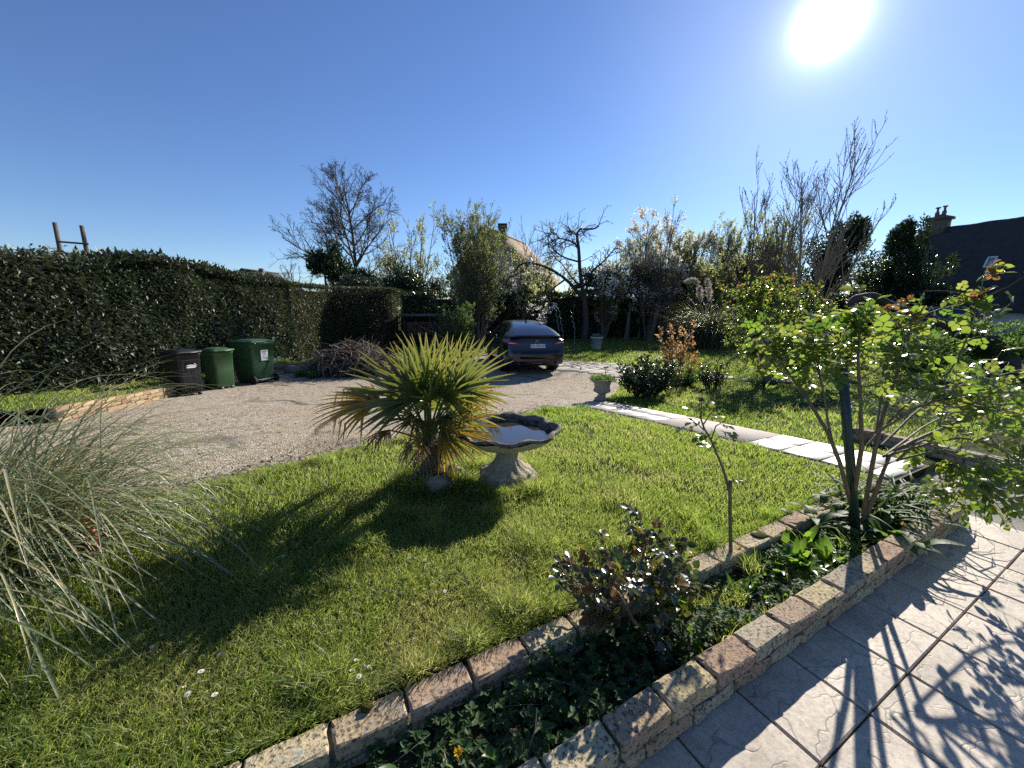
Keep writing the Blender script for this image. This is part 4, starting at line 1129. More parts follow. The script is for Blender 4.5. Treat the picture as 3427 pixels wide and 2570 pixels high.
    for ya in (1.03, 3.72):
        for sx in (1, -1):
            m = MB(); x0 = sx * (float(hwm(np.array(ya))) - .19)
            def wl(prof, n=36):
                lathe(m, prof, n); V = m.V[-1]; m.V[-1] = np.column_stack([V[:, 2] * sx + x0, V[:, 0] + ya, V[:, 1] + .345])
            wl([(.22, .0), (.25, .185), (.32, .195), (.342, .175), (.345, .10), (.345, .0), (.33, -.02), (.2, -.02)])
            w = part(m, 'wheel', MT['rubber'], car)
            m = MB(); lathe(m, [(.001, .165), (.05, .17), (.06, .155), (.20, .145), (.225, .18), (.25, .182)], 30); V = m.V[-1]; m.V[-1] = np.column_stack([V[:, 2] * sx + x0, V[:, 0] + ya, V[:, 1] + .345])
            for q in range(5):
                a = q * 2 * math.pi / 5 + .3
                tubes(m, [(x0 + sx * .175, ya + math.cos(a) * .03, .345 + math.sin(a) * .03), (x0 + sx * .185, ya + math.cos(a) * .235, .345 + math.sin(a) * .235)], [.035, .022], 6)
            part(m, 'rim', MT['rim'], w)
            m = MB(); th = np.radians(np.linspace(-8, 188, 30)); xw = float(hwm(np.array(ya)))
            P = np.stack([np.column_stack([np.full(30, sx * (xw + dx)), ya + np.cos(th) * rr, .34 + np.sin(th) * rr]) for dx, rr in ((-.05, .372), (.012, .375), (.014, .43), (-.02, .445))], 1)
            grid(m, P, flip=sx > 0); part(m, 'wheel_arch', MT['blackplastic'], car)
            m = MB(); lathe(m, [(.37, -.02), (.39, -.25), (.001, -.25)], 24); V = m.V[-1]; m.V[-1] = np.column_stack([V[:, 2] * sx + sx * (xw - .03), V[:, 0] + ya, V[:, 1] + .345]); part(m, 'wheel_well', MT['blackplastic'], car)
    m = MB(); box(m, (0, 2.3, .25), (1.4, 3.6, .12)); part(m, 'underbody', MT['blackplastic'], car)
    for sx in (1, -1):
        m = MB(); lathe(m, [(.001, -.1), (.07, -.085), (.10, 0), (.07, .085), (.001, .1)], 14); V = m.V[0]; m.V[0] = np.column_stack([sx * (.98 + V[:, 0] * .9), 3.12 + V[:, 1] * .7, 1.03 + V[:, 2] * .7 * .9])
        tubes(m, [(sx * .86, 3.1, .99), (sx * .95, 3.12, 1.01)], .025, 6); part(m, 'wing_mirror', paint, car, True)
        for yy in (1.75, 2.75):
            m = MB(); box(m, (sx * (float(hwm(np.array(yy))) * .985 + .008), yy, .86), (.02, .2, .03)); part(m, 'door_handle', paint, car)
    for yy, w in ((1.41, .02), (2.35, .02)):
        pass
    if not detail: return car
    # spoiler lip and rear fittings
    m = MB(); xx = np.linspace(-.74, .74, 25); cv = .10 * (np.abs(xx) / .74) ** 2.2
    P = np.stack([np.column_stack([xx, .20 + cv * 1.4, 1.118 - cv * .25]), np.column_stack([xx, .015 + cv, 1.152 - cv * .35]), np.column_stack([xx, .005 + cv, 1.135 - cv * .35]), np.column_stack([xx, .13 + cv * 1.2, 1.075 - cv * .3])], 1)
    grid(m, P); part(m, 'spoiler', paint, car)
    for sx in (1, -1):
        m = MB(); xx = np.linspace(.50, .905, 12); yy = np.where(xx < .80, .035 + (xx - .5) * .20, .095 + (xx - .80) * 3.2)
        z0 = .875 + (xx - .5) * .10; z1 = .925 + (xx - .5) * .24
        P = np.stack([np.column_stack([sx * xx, yy + .03, z0]), np.column_stack([sx * (xx + .012), yy - .01, z0 + .01]), np.column_stack([sx * (xx + .01), yy - .008, z1 - .01]), np.column_stack([sx * xx, yy + .03, z1])], 1)
        grid(m, P, flip=sx < 0); tl_ = part(m, 'tail_light', MT['tail'], car)
        m = MB(); P2 = np.stack([P[3:10, 1] + np.array([0, -.006, .006]), P[3:10, 1] + np.array([0, -.006, .026])], 1); grid(m, P2, flip=sx < 0); part(m, 'clear_lens', MT['clear'], tl_)
        m = MB(); th = np.linspace(0, 2 * np.pi, 16, endpoint=False)
        P = np.stack([np.column_stack([sx * .56 + np.cos(th) * rr * 1.25, np.full(16, yy_), .335 + np.sin(th) * rr]) for rr, yy_ in ((.020, .12), (.028, -.012), (.038, -.012), (.038, .08))], 1)
        grid(m, P, close_u=True); part(m, 'exhaust', MT['rim'], car)
    m = MB(); P = np.stack([np.column_stack([np.linspace(-.76, .76, 15), .015 + .16 * (np.abs(np.linspace(-1, 1, 15))) ** 3 + o, np.full(15, z)]) for o, z in ((.03, .27), (-.012, .29), (-.014, .43), (.012, .46))], 1)
    grid(m, P); part(m, 'rear_bumper', MT['blackplastic'], car)
    m = MB(); P = np.stack([np.column_stack([np.linspace(-.84, .84, 19), -.03 + .20 * (np.abs(np.linspace(-1, 1, 19))) ** 3 + o, np.full(19, z)]) for o, z in ((.05, .455), (-.01, .47), (-.02, .60), (.02, .66), (.09, .675))], 1)
    grid(m, P); part(m, 'bumper_top', paint, car, True)
    m = MB(); box(m, (0, -.022, .345), (.26, .015, .03)); part(m, 'fog_light', MT['tail'], car)
    # number plate
    rn = nrm(np.array([0, .08, .36])); O = (0.04, .040, .835)
    pl = on_plane('number_plate', bevel_box(.52, .112, .012, .003), MT['plate'], car, O, (1, 0, 0), rn)
    t = text_mesh('GX-325-DV', .098); on_plane('plate_text', t, MT['plate_ink'], pl, (0, -.002, .0065), (1, 0, 0), (0, 1, 0))
    for sx in (-1, 1): on_plane('plate_band', bevel_box(.045, .110, .0135, .002), MT['plate_blue'], pl, (sx * .237, 0, .0004), (1, 0, 0), (0, 1, 0))
    on_plane('country_letter', text_mesh('F', .04), MT['white'], pl, (-.237, -.03, .0075), (1, 0, 0), (0, 1, 0))
    # double chevron
    m = MB()
    for dz in (0, .032):
        for sx in (1, -1):
            q = [(0, .058, .945 + dz), (0, .058, .962 + dz), (sx * .048, .05, .922 + dz), (sx * .048, .05, .905 + dz)]
            V = np.array(q + [(a, b - .008, c) for a, b, c in q]); m.add(V, [[[0, 1, 2, 3], [7, 6, 5, 4], [0, 4, 5, 1], [1, 5, 6, 2], [2, 6, 7, 3], [3, 7, 4, 0]]])
    ob = part(m, 'chevron_badge', MT['chrome'], car); ob.location.y = -.03; ob.location.z = .02
    m = MB(); z = float(zr(np.array(1.5))); V = np.array([(-.022, 1.42, z - .005), (.022, 1.42, z - .005), (.012, 1.62, z + .015), (-.012, 1.62, z + .015), (0, 1.42, z + .075), (0, 1.47, z + .07)])
    m.add(V, [[[0, 1, 4]], [[1, 2, 5, 4], [3, 0, 4, 5]], [[2, 3, 5]]]); part(m, 'roof_aerial', MT['blackplastic'], car)
    return car
cx, cy = .72, 11.05
car = build_car('dark navy blue hatchback parked on the drive with its rear towards the garden', (cx, cy, float(tz(cx, cy + 2)) + .012), math.radians(11), MT['paint'])

# ------------------------------------------------------------------ hedges
rng = np.random.default_rng(41)
def hedge(name, label, line, z0f, ztop, thick, n, lsz, mat, loc, clipped=False, bump=.18, coremat=None):
    """line: front foot polyline, foliage thickness goes to the left of its direction"""
    root = thing(name, label, 'hedge', loc); L = np.array(line, float); m = MB()
    seg = np.linalg.norm(np.diff(L, axis=0), axis=1); cs = np.concatenate([[0], np.cumsum(seg)]); tot = cs[-1]
    def pos(s):
        x = np.interp(s, cs, L[:, 0]); y = np.interp(s, cs, L[:, 1]); i = np.clip(np.searchsorted(cs, s) - 1, 0, len(seg) - 1)
        d = (L[i + 1] - L[i]) / seg[i][..., None]
        return np.stack([x, y], -1), np.stack([-d[..., 1], d[..., 0]], -1)
    ns, nh = max(8, int(tot / .35)), 13
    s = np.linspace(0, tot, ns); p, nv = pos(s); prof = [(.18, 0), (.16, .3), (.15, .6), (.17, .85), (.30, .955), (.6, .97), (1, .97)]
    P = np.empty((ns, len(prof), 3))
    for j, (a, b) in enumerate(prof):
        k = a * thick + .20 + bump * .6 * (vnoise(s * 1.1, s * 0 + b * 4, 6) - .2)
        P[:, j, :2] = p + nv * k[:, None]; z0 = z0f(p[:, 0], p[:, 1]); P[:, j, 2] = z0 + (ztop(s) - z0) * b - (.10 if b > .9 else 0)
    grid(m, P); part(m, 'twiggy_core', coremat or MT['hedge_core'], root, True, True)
    s = rng.uniform(0, tot, n); face = rng.uniform(0, 1, n) < .72; u = rng.uniform(0, 1, n)
    p, nv = pos(s); z0 = z0f(p[:, 0], p[:, 1]); zt = ztop(s)
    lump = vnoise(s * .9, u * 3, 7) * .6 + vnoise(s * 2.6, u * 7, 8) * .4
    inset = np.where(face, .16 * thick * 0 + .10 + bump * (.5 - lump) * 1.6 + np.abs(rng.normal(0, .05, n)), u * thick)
    zz = np.where(face, z0 + (zt - z0) * u, zt - .05 + (0 if clipped else .22) * (vnoise(s * 1.7, u * 4, 9) - .35) + rng.normal(0, .03 if clipped else .06, n))
    inset = inset + np.where(face, .12 * np.clip((u - .85) / .15, 0, 1), 0)
    P = np.column_stack([p + nv * inset[:, None], zz])
    o3 = np.column_stack([-nv, np.zeros(n)]); o3[~face] = (0, 0, 1)
    D = nrm(o3 * .55 + rdir(rng, n) * .75 + np.array([0, 0, -.28 if not clipped else 0]))
    D[~face] = nrm(D[~face] + np.array([0, 0, .5 if not clipped else .25]))
    U = nrm(o3 * .5 + rdir(rng, n) * .8 + np.array([0, 0, .6]))
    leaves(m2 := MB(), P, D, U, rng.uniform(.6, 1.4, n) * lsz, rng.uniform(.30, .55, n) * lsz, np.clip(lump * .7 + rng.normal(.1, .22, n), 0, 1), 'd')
    if not clipped:
        k = int(tot * 26); s = rng.uniform(0, tot, k); p, nv = pos(s); q = p + nv * (rng.uniform(.1, .9, k) * thick)[:, None]
        w = walk(rng, np.column_stack([q, ztop(s) - .1]), np.column_stack([rng.normal(0, .5, (k, 2)), np.ones(k)]), rng.uniform(.15, .42, k), 4, .2, -.06)
        tubes(m2, w, .004, 3, .8); P, T = on_paths(rng, w, 9, .2, 1.02); leaves(m2, P, nrm(T + rdir(rng, len(P)) * .8), rdir(rng, len(P)), lsz * rng.uniform(.4, .9, len(P)), lsz * .3, rng.uniform(.3, 1, len(P)), 'd')
    part(m2, 'foliage', mat, root, False, True)
    return root
zv = lambda x, y: tz(x, y) + np.where(y < 12.4, .19, 0)
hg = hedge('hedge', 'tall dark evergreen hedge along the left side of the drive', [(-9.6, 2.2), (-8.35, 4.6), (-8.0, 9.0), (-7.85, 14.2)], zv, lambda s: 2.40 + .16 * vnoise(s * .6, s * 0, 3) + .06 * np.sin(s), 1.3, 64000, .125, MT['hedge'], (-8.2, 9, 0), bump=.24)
hg2 = hedge('hedge', 'square clipped hedge corner beyond the brush pile', [(-7.9, 14.2), (-7.85, 17.3), (-7.4, 17.6), (-5.7, 19.0), (-5.6, 20.4)], lambda x, y: tz(x, y), lambda s: 2.46 + .05 * vnoise(s * 1.5, s * 0, 4), 1.2, 22000, .085, MT['hedge_dry'], (-7.4, 17, -.36), clipped=True, bump=.10)
hg3 = hedge('hedge', 'dark shaded boundary hedge behind the car and the fruit tree', [(-6.2, 21.8), (0, 23.4), (6, 25.6), (12, 28.5), (26, 30)], lambda x, y: tz(x, y), lambda s: 2.25 + .5 * vnoise(s * .5, s * 0, 5), 1.5, 34000, .16, MT['evergreen'], (4, 24, -.36), bump=.4)

# ------------------------------------------------------------------ houses
def gable_house(label, a, dirv, length, w, zb, ze, zr, wallm, roofm, over=.3, name='house', group=None):
    """a: ground point under the near gable apex, ridge runs along dirv"""
    a = np.array(a, float); d = nrm(np.array([dirv[0], dirv[1]])); n = np.array([d[1], -d[0]])
    h = thing(name, label, 'house', (a[0], a[1], zb), 0, group); T = lambda s, t, z: (d[0] * s + n[0] * t, d[1] * s + n[1] * t, z - zb)
    m = MB(); V = [T(0, -w, zb), T(0, w, zb), T(0, w, ze), T(0, 0, zr), T(0, -w, ze), T(length, -w, zb), T(length, w, zb), T(length, w, ze), T(length, 0, zr), T(length, -w, ze)]
    m.add(V, [[[0, 1, 2, 3, 4], [9, 8, 7, 6, 5]], [[1, 6, 7, 2], [5, 0, 4, 9]]]); part(m, 'wall', wallm, h)
    m = MB(); t = .16
    for sx in (1, -1):
        sl = (zr - ze) / w; wo = w + over; zo = ze - sl * over
        V = [T(-over, 0, zr + .02), T(length + over, 0, zr + .02), T(length + over, sx * wo, zo + .02), T(-over, sx * wo, zo + .02)]
        V += [(x, y, z + t) for x, y, z in V]
        m.add(V, [[[0, 1, 2, 3], [7, 6, 5, 4], [0, 4, 5, 1], [1, 5, 6, 2], [2, 6, 7, 3], [3, 7, 4, 0]]])
    roof = part(m, 'roof', roofm, h)
    m = MB(); k = int(length / .4)
    for i in range(k):
        c = np.array(T((i + .5) * length / k, 0, zr + t + .05)); tubes(m, [c - np.array([d[0], d[1], 0]) * .2, c + np.array([d[0], d[1], 0]) * .2], .11, 6)
    o = part(m, 'ridge_tiles', roofm, roof); o['kind'] = 'stuff'
    return h, roof, T
h1, roof1, T1 = gable_house('house with a steep tan tiled roof showing behind the young green tree', (-2.45, 38), (.38, .92), 10.5, 4.0, -.4, 4.7, 8.85, MT['wall_beige'], MT['tile_tan'])
m = MB(); c = T1(3.1, .35, 0); box(m, (c[0], c[1], 9.1), (.75, .75, 1.5)); ch = part(m, 'chimney', MT['chimney'], roof1)
m = MB(); box(m, (c[0], c[1], 9.91), (.95, .95, .10)); box(m, (c[0] - .32, c[1], 10.06), (.12, .8, .2)); box(m, (c[0] + .32, c[1], 10.06), (.12, .8, .2)); box(m, (c[0], c[1], 10.2), (.95, .95, .09)); part(m, 'chimney_cap', MT['chimney'], roof1)
m = MB(); s0, s1 = 7.0, 7.5
def on_slope(s, q, lift): # q: fraction down the right slope
    return T1(s, 4.0 * q, 8.85 + (4.7 - 8.85) * q + .18 + lift)
for dq0, dq1, lift, mt_, nm in ((.50, .72, .06, 'frame_white', 'skylight'),):
    V = [on_slope(6.2, dq0, lift), on_slope(7.0, dq0, lift), on_slope(7.0, dq1, lift), on_slope(6.2, dq1, lift)]; V += [on_slope(6.2, dq0, 0), on_slope(7.0, dq0, 0), on_slope(7.0, dq1, 0), on_slope(6.2, dq1, 0)]
    m.add(V, [[[0, 3, 2, 1], [0, 1, 5, 4], [1, 2, 6, 5], [2, 3, 7, 6], [3, 0, 4, 7]]]); sk = part(m, nm, MT[mt_], roof1)
h2, roof2, T2 = gable_house('tiny far white gable house peeping over the left hedge', (-40.6, 60), (.1, .99), 8, 2.3, -1, 4.9, 7.3, MT['wall_white'], MT['slate'], over=.25)
m = MB(); c = T2(3, .9, 0); box(m, (c[0], c[1], 8.0), (.6, .6, 1.6)); part(m, 'chimney', MT['chimney'], roof2)

# long house on the right with a dark two-pitched roof
d = nrm(np.array([-.35, .94])); nf = np.array([-d[1], d[0]]); nf = np.array([-.94, -.35])        # facade direction and outward normal
F0 = at(975, 309, 29.0)[:2]
hr = thing('house', 'long pale house with a dark two-pitched roof and a stout chimney on the right', 'house', (F0[0], F0[1], -1.0))
TR = lambda s, o, z: (d[0] * s + nf[0] * o, d[1] * s + nf[1] * o, z + 1.0)
m = MB(); s0, s1 = -14.0, 5.6
m.add([TR(s0, 0, -1), TR(s1, 0, -1), TR(s1, 0, 1.75), TR(s0, 0, 1.75), TR(s0, -8, -1), TR(s1, -8, -1), TR(s1, -8, 1.75), TR(s0, -8, 1.75)], [[[0, 1, 2, 3], [5, 4, 7, 6], [1, 5, 6, 2], [4, 0, 3, 7]]])
m.add([TR(s1, 0, 1.75), TR(s1, -1.5, 5.3), TR(s1, -4, 7.9), TR(s1, -6.5, 5.2), TR(s1, -8, 1.75)], [[[0, 1, 2, 3, 4]]]); part(m, 'wall', MT['wall_white'], hr)
m = MB(); prof = [(.45, 1.50)]
for (o0, z0), (o1, z1), k in (((.12, 1.92), (-.30, 3.70), 7), ((-.40, 3.82), (-1.72, 6.08), 9), ((-1.80, 6.14), (-3.95, 8.22), 10)):      # courses of tiles, each stepping back a little
    for q in range(k):
        f0, f1 = q / k, (q + 1) / k
        prof += [(o0 + (o1 - o0) * f0 + .03, z0 + (z1 - z0) * f0), (o0 + (o1 - o0) * f1 + .03, z0 + (z1 - z0) * f1 - .012)]
prof += [(-4, 8.30), (-6.5, 5.6), (-8.4, 1.5)]
ns = 60; sx = np.linspace(s0 - .3, s1 + .25, ns); P = np.empty((ns, len(prof), 3))
for i, s in enumerate(sx):
    for j, (o, z) in enumerate(prof): P[i, j] = TR(s, o, z + .02 * math.sin(s * 3 + j))
grid(m, P); P2 = P.copy(); P2[..., 2] -= .22; grid(m, P2, flip=True)
for e in (0, -1): grid(m, np.stack([P[e], P2[e]]), flip=(e == 0))
grid(m, np.stack([P[:, 0], P2[:, 0]])); rr_ = part(m, 'roof', MT['slate'], hr)
m = MB(); c = TR(4.7, -4, 8.35); box(m, c, (1.1, 1.1, 1.5), math.atan2(d[1], d[0])); cst = part(m, 'chimney', MT['chimney'], rr_)
m = MB(); box(m, (c[0], c[1], c[2] + .72), (1.4, 1.4, .22), math.atan2(d[1], d[0])); part(m, 'chimney_cap', MT['chimney'], rr_)
for k, (du, hh) in enumerate(((-.42, .78), (.02, .38), (.42, .78))):
    m = MB(); q = np.array([c[0] + d[0] * du * .9 + .3 * du, c[1] + d[1] * du * .9 - .2 * du, c[2] + .83]); tubes(m, [q, q + np.array([0, 0, hh * .6])], .14, 8, cap=True)
    if hh > .6: tubes(m, [q + np.array([0, 0, hh * .55]), q + np.array([0, 0, hh])], .10, 4, cap=True); tubes(m, [q + np.array([0, 0, hh]), q + np.array([0, 0, hh + .08])], .17, 8, cap=True)
    part(m, 'chimney_pot', MT['chimney'], rr_)
def facade_rect(px0, py0, px1, py1, o0, z_of=None):
    pass
def facade_s(px, py):
    """distance along the facade seen at a pixel column"""
    r = ray(px, py); A = np.array([[r[0], -d[0]], [r[1], -d[1]]]); t, s = np.linalg.solve(A, F0); return s, r[2] * t + H
def window_r(name, sa, sb, za, zb_, o, slope, framem, panem, parent, bars=False, th=.09):
    m = MB(); ax = np.array([d[0], d[1], 0]); ay = nrm(np.array([nf[0] * slope, nf[1] * slope, 1.0])); az = np.cross(ax, ay)
    if az[:2] @ nf < 0: az = -az
    c = np.array(TR((sa + sb) / 2, o, (za + zb_) / 2)); hx, hy = (sb - sa) / 2, (zb_ - za) / 2
    def bar(cx_, cy_, sx_, sy_, t=.1, lift=.05): box(m, c + ax * cx_ + ay * cy_ + az * lift, (sx_, sy_, t), 0, .5, np.array([ax, ay, az]))
    bar(-hx, 0, th, 2 * hy + th); bar(hx, 0, th, 2 * hy + th); bar(0, hy, 2 * hx - th, th); bar(0, -hy, 2 * hx - th, th)
    if bars: bar(0, 0, .05, 2 * hy - th, .06); bar(-hx / 2, 0, hx - .10, .05, .06); bar(hx / 2, 0, hx - .10, .05, .06)
    w = part(m, name, framem, parent); m = MB(); box(m, c + az * .03, (2 * hx - th, 2 * hy - th, .02), 0, .5, np.array([ax, ay, az])); part(m, 'pane', panem, w); return w
for (x0, y0, x1, y1) in ((937, 257, 951, 274),):
    pass
sA, _ = facade_s(939, 265); sB, _ = facade_s(949, 265)
window_r('skylight', min(sA, sB), max(sA, sB), 4.15, 5.35, -.93, -.57, MT['slate'], MT['pane'], rr_)
sA, _ = facade_s(978.5, 265); sB, _ = facade_s(987, 265)
window_r('skylight', min(sA, sB), max(sA, sB), 4.5, 5.3, -1.02, -.57, MT['frame_white'], MT['pane'], rr_)
sA, _ = facade_s(960.5, 315); sB, _ = facade_s(972.5, 315)
window_r('window', min(sA, sB), max(sA, sB),   .66, 1.42, .0, 0, MT['frame_white'], MT['pane_dark'], hr, True)

# ------------------------------------------------------------------ poles and wires at the far left
pl = thing('pole_frame', 'pair of leaning wooden poles joined by a crossbar above the left hedge', 'pole', (-23.3, 20.5, -.4))
def pole(px, ytop):
    b = at(px + 10, 275, 20.5); t_ = at(px, ytop, 20.5); b[2] = -.4; m = MB(); tubes(m, [b, (b + t_) / 2, t_], [.12, .105, .085], 10, cap=True); part(m, 'pole', MT['pole'], pl, True, True); return t_
pole(54.5, 222.5); pole(81.5, 225.5)
m = MB(); a, b = at(56.5, 241.5, 20.3), at(88, 244, 20.3); tubes(m, [a, b], .05, 6, cap=True); part(m, 'crossbar', MT['pole'], pl, False, True)
def cable(label, pts, r):
    m = MB(); P = np.array([at(*p) for p in pts]); u = np.linspace(0, 1, 24); q = np.linspace(0, 1, len(P))
    C = np.column_stack([np.interp(u, q, P[:, k]) for k in range(3)]); tubes(m, C, r, 4); o = link('cable', m.mesh('cable', C[0]), MT['wire']); o.location = C[0]; tag(o, label, 'cable', 'overhead wires')
cable('thin overhead wire running left from the wooden poles', [(-40, 253, 20.5), (0, 250.5, 20.5), (58, 248, 20.5)], .016)
cable('thin overhead wire sagging right from the wooden poles over the hedge', [(88, 258, 20.5), (150, 266, 30), (210, 271.5, 42), (280, 273, 52), (330, 273, 60)], .02)

# ------------------------------------------------------------------ trees and shrubs beyond the garden
def plant(name, label, cat, base, lv=None, woodm=None, sets=(), group=None, trunk_levels=1, wname='trunk', stuff=()):
    root = thing(name, label, cat, base, 0, group)
    if lv:
        m = MB(); wood(m, lv[:trunk_levels]); part(m, wname, woodm, root, True, True)
        if len(lv) > trunk_levels:
            m = MB()
            for k, (p, r) in enumerate(lv[trunk_levels:]): tubes(m, p, r, (5, 4, 3, 3)[min(k, 3)])
            part(m, 'branches', woodm, root, False, True)
    for nm, mb_, mat in sets:
        o = part(mb_, nm, mat, root, False, True)
        if nm in stuff: o['kind'] = 'stuff'
    return root
def crown(rng, c, r, k, n, ls, ratio=.5, power=.3, s=(.3, .5), droop=0.0, shape='d', core=True, tint_up=.0):
    B = sub_blobs(rng, c, r, k, s); P, O = blob_points(rng, B, n, power)
    D = nrm(O * .6 + rdir(rng, n) * .8 + np.array([0, 0, -droop])); U = nrm(O * .4 + rdir(rng, n) * .6 + np.array([0, 0, .8])); m = MB()
    if core:
        for b in B[:max(3, k // 2)]: core_blob(m, rng, b[:3], b[3:] * .5, .1)
    leaves(m, P, D, U, rng.uniform(.6, 1.3, n) * ls, rng.uniform(.7, 1.3, n) * ls * ratio, np.clip(rng.normal(.45, .25, n), 0, 1), shape)
    return m
def gz(x, y): return (x, y, float(tz(x, y)))
R = np.random.default_rng
def atb(px, Y): q = at(px, 309, Y); return q[0], Y
# bare tree on the left
rng = R(50); bx_, by_ = atb(360, 32)
lv = grow(rng, [(bx_, by_, -.4)], [(-.02, 0, 1)], 11.2, .20, [dict(seg=7, wander=.04, up=.02, taper=.75), dict(n=19, lo=.30, hi=.99, ang=52, lr=.52, rr=.6, seg=6, wander=.10, up=.06, taper=.75), dict(n=9, lo=.2, hi=1, ang=42, lr=.46, rr=.62, seg=5, wander=.13, up=.06), dict(n=7, lo=.15, hi=1, ang=40, lr=.48, rr=.6, seg=4, wander=.16, up=.05, rmin=.010), dict(n=3, lo=.3, hi=1, ang=40, lr=.5, rr=.8, seg=3, wander=.18, up=.05)])
lv[2] = (lv[2][0], np.maximum(lv[2][1], .016)); lv[3] = (lv[3][0], np.maximum(lv[3][1], .009)); lv[4] = (lv[4][0], np.maximum(lv[4][1], .006))
P, T = on_paths(rng, lv[4][0], 2, .5, 1); m = MB(); n = len(P); leaves(m, P, nrm(T + rdir(rng, n)), rdir(rng, n), .08, .035, rng.uniform(0, 1, n))
plant('bare_tree', 'tall bare spreading tree on the left against the sky', 'tree', (bx_, by_, -.4), lv, MT['dark_twig'], [('buds', m, MT['twig'])], stuff=('buds',))
rng = R(51); bx_, by_ = atb(338, 33)
lv = grow(rng, [(bx_, by_, -.4)], [(-.05, 0, 1)], 8.2, .15, [dict(seg=6, wander=.05, up=.02, taper=.75), dict(n=10, lo=.45, hi=1, ang=42, lr=.42, rr=.6, seg=5, wander=.12, up=.05), dict(n=7, lo=.2, hi=1, ang=40, lr=.5, rr=.6, seg=4, wander=.15, up=.05), dict(n=5, lo=.2, hi=1, ang=40, lr=.5, rr=.6, seg=3, wander=.18, up=.05, rmin=.01)])
for q in (2, 3): lv[q] = (lv[q][0], np.maximum(lv[q][1], .014))
plant('bare_tree', 'smaller bare tree just left of the tall spreading one', 'tree', (bx_, by_, -.4), lv, MT['dark_twig'])
def evergreen(label, px, Y, py_top, py_bot, wpx, n, ls, k=10, seed=0, mat='evergreen', name='evergreen_tree', cat='tree', s=(.3, .5), group='evergreen trees and shrubs', ratio=.45, power=.3, peak=0):
    rng = R(seed); x, y = atb(px, Y); top = at(px, py_top, Y)[2]; bot = max(at(px, py_bot, Y)[2], -.3); rx = wpx / FPX * Y / 2
    c = (x, y, (top + bot) / 2); m = crown(rng, c, (rx, rx * .8, (top - bot) / 2), k, n, ls, ratio, power, s)
    if peak:
        for q in range(peak):
            a = rng.uniform(-.75, .75); hgt = (top - bot) * rng.uniform(.14, .26); b = np.array([[x + a * rx, y - rx * .2, top - (top - bot) * (.10 + .22 * a * a), rx * .17, rx * .17, hgt]])
            P, O = blob_points(rng, b, int(n * .06), .35); leaves(m, P, nrm(O + rdir(rng, len(P)) + np.array([0, 0, .8])), rdir(rng, len(P)), ls * rng.uniform(.6, 1.2, len(P)), ls * ratio, rng.uniform(0, 1, len(P)))
    rngp = R(seed + 1); tr = walk(rngp, np.array([[x, y, float(tz(x, y)) - .05]]), np.array([[0, 0, 1.0]]), np.array([top - .6 * (top - bot) * .5 + .4]), 5, .03, 0)
    return plant(name, label, cat, (x, y, float(tz(x, y))), [(tr, np.linspace(.13, .04, 6)[None] * rx / 1.5)], MT['bark'], [('crown', m, MT[mat])], group)
evergreen('dark bluish evergreen tree at the left of the background clump', 331, 28, 241, 300, 46, 6500, .22, 12, 60, s=(.3, .5))
evergreen('rounded dark evergreen shrub below the tall bare tree', 364, 26, 262, 312, 40, 4500, .20, 9, 61)
evergreen('dark leafy shrub left of the tan roofed house', 402, 25, 259, 312, 54, 5500, .19, 10, 62)
evergreen('pale leaved laurel bush standing over the clipped hedge', 355, 22, 277, 300, 52, 4200, .17, 9, 63, mat='hedge', name='laurel_bush', cat='bush')
evergreen('brown green thicket between the laurel and the young tree', 432, 24, 272, 318, 44, 4200, .17, 9, 64, mat='hedge_dry', name='thicket', cat='bush')
evergreen('dark cypress like tree behind the pampas shoots on the right', 831, 30, 226, 318, 66, 11000, .24, 14, 65, s=(.25, .42), peak=5)
evergreen('dark broad evergreen tree standing in front of the right house', 893, 25, 226, 325, 54, 11000, .18, 18, 66, s=(.24, .40), peak=6)
evergreen('low evergreen shrub at the right foot of the broad evergreen', 928, 23, 255, 328, 40, 4600, .17, 8, 67, peak=2)
evergreen('ivy covered mass under the blossom shrubs right of the fruit tree', 640, 26, 266, 330, 40, 5000, .18, 10, 68)
evergreen('dark shrub mass behind the pampas clump', 760, 31, 266, 322, 100, 8000, .24, 14, 69)
evergreen('dark dense shrub inside the blossoming fruit tree group', 700, 29, 262, 325, 60, 5500, .22, 11, 70, group='evergreen trees and shrubs')
evergreen('leafy green hedge bush at the far right edge', 1000, 11.5, 318, 378, 90, 8000, .10, 14, 71, mat='bed', name='leafy_bush', cat='bush', group=None)
evergreen('low ivy bank behind the big rose on the right', 925, 10.5, 330, 385, 70, 6000, .09, 12, 72, mat='bed', name='ivy_bank', cat='bush', group=None)
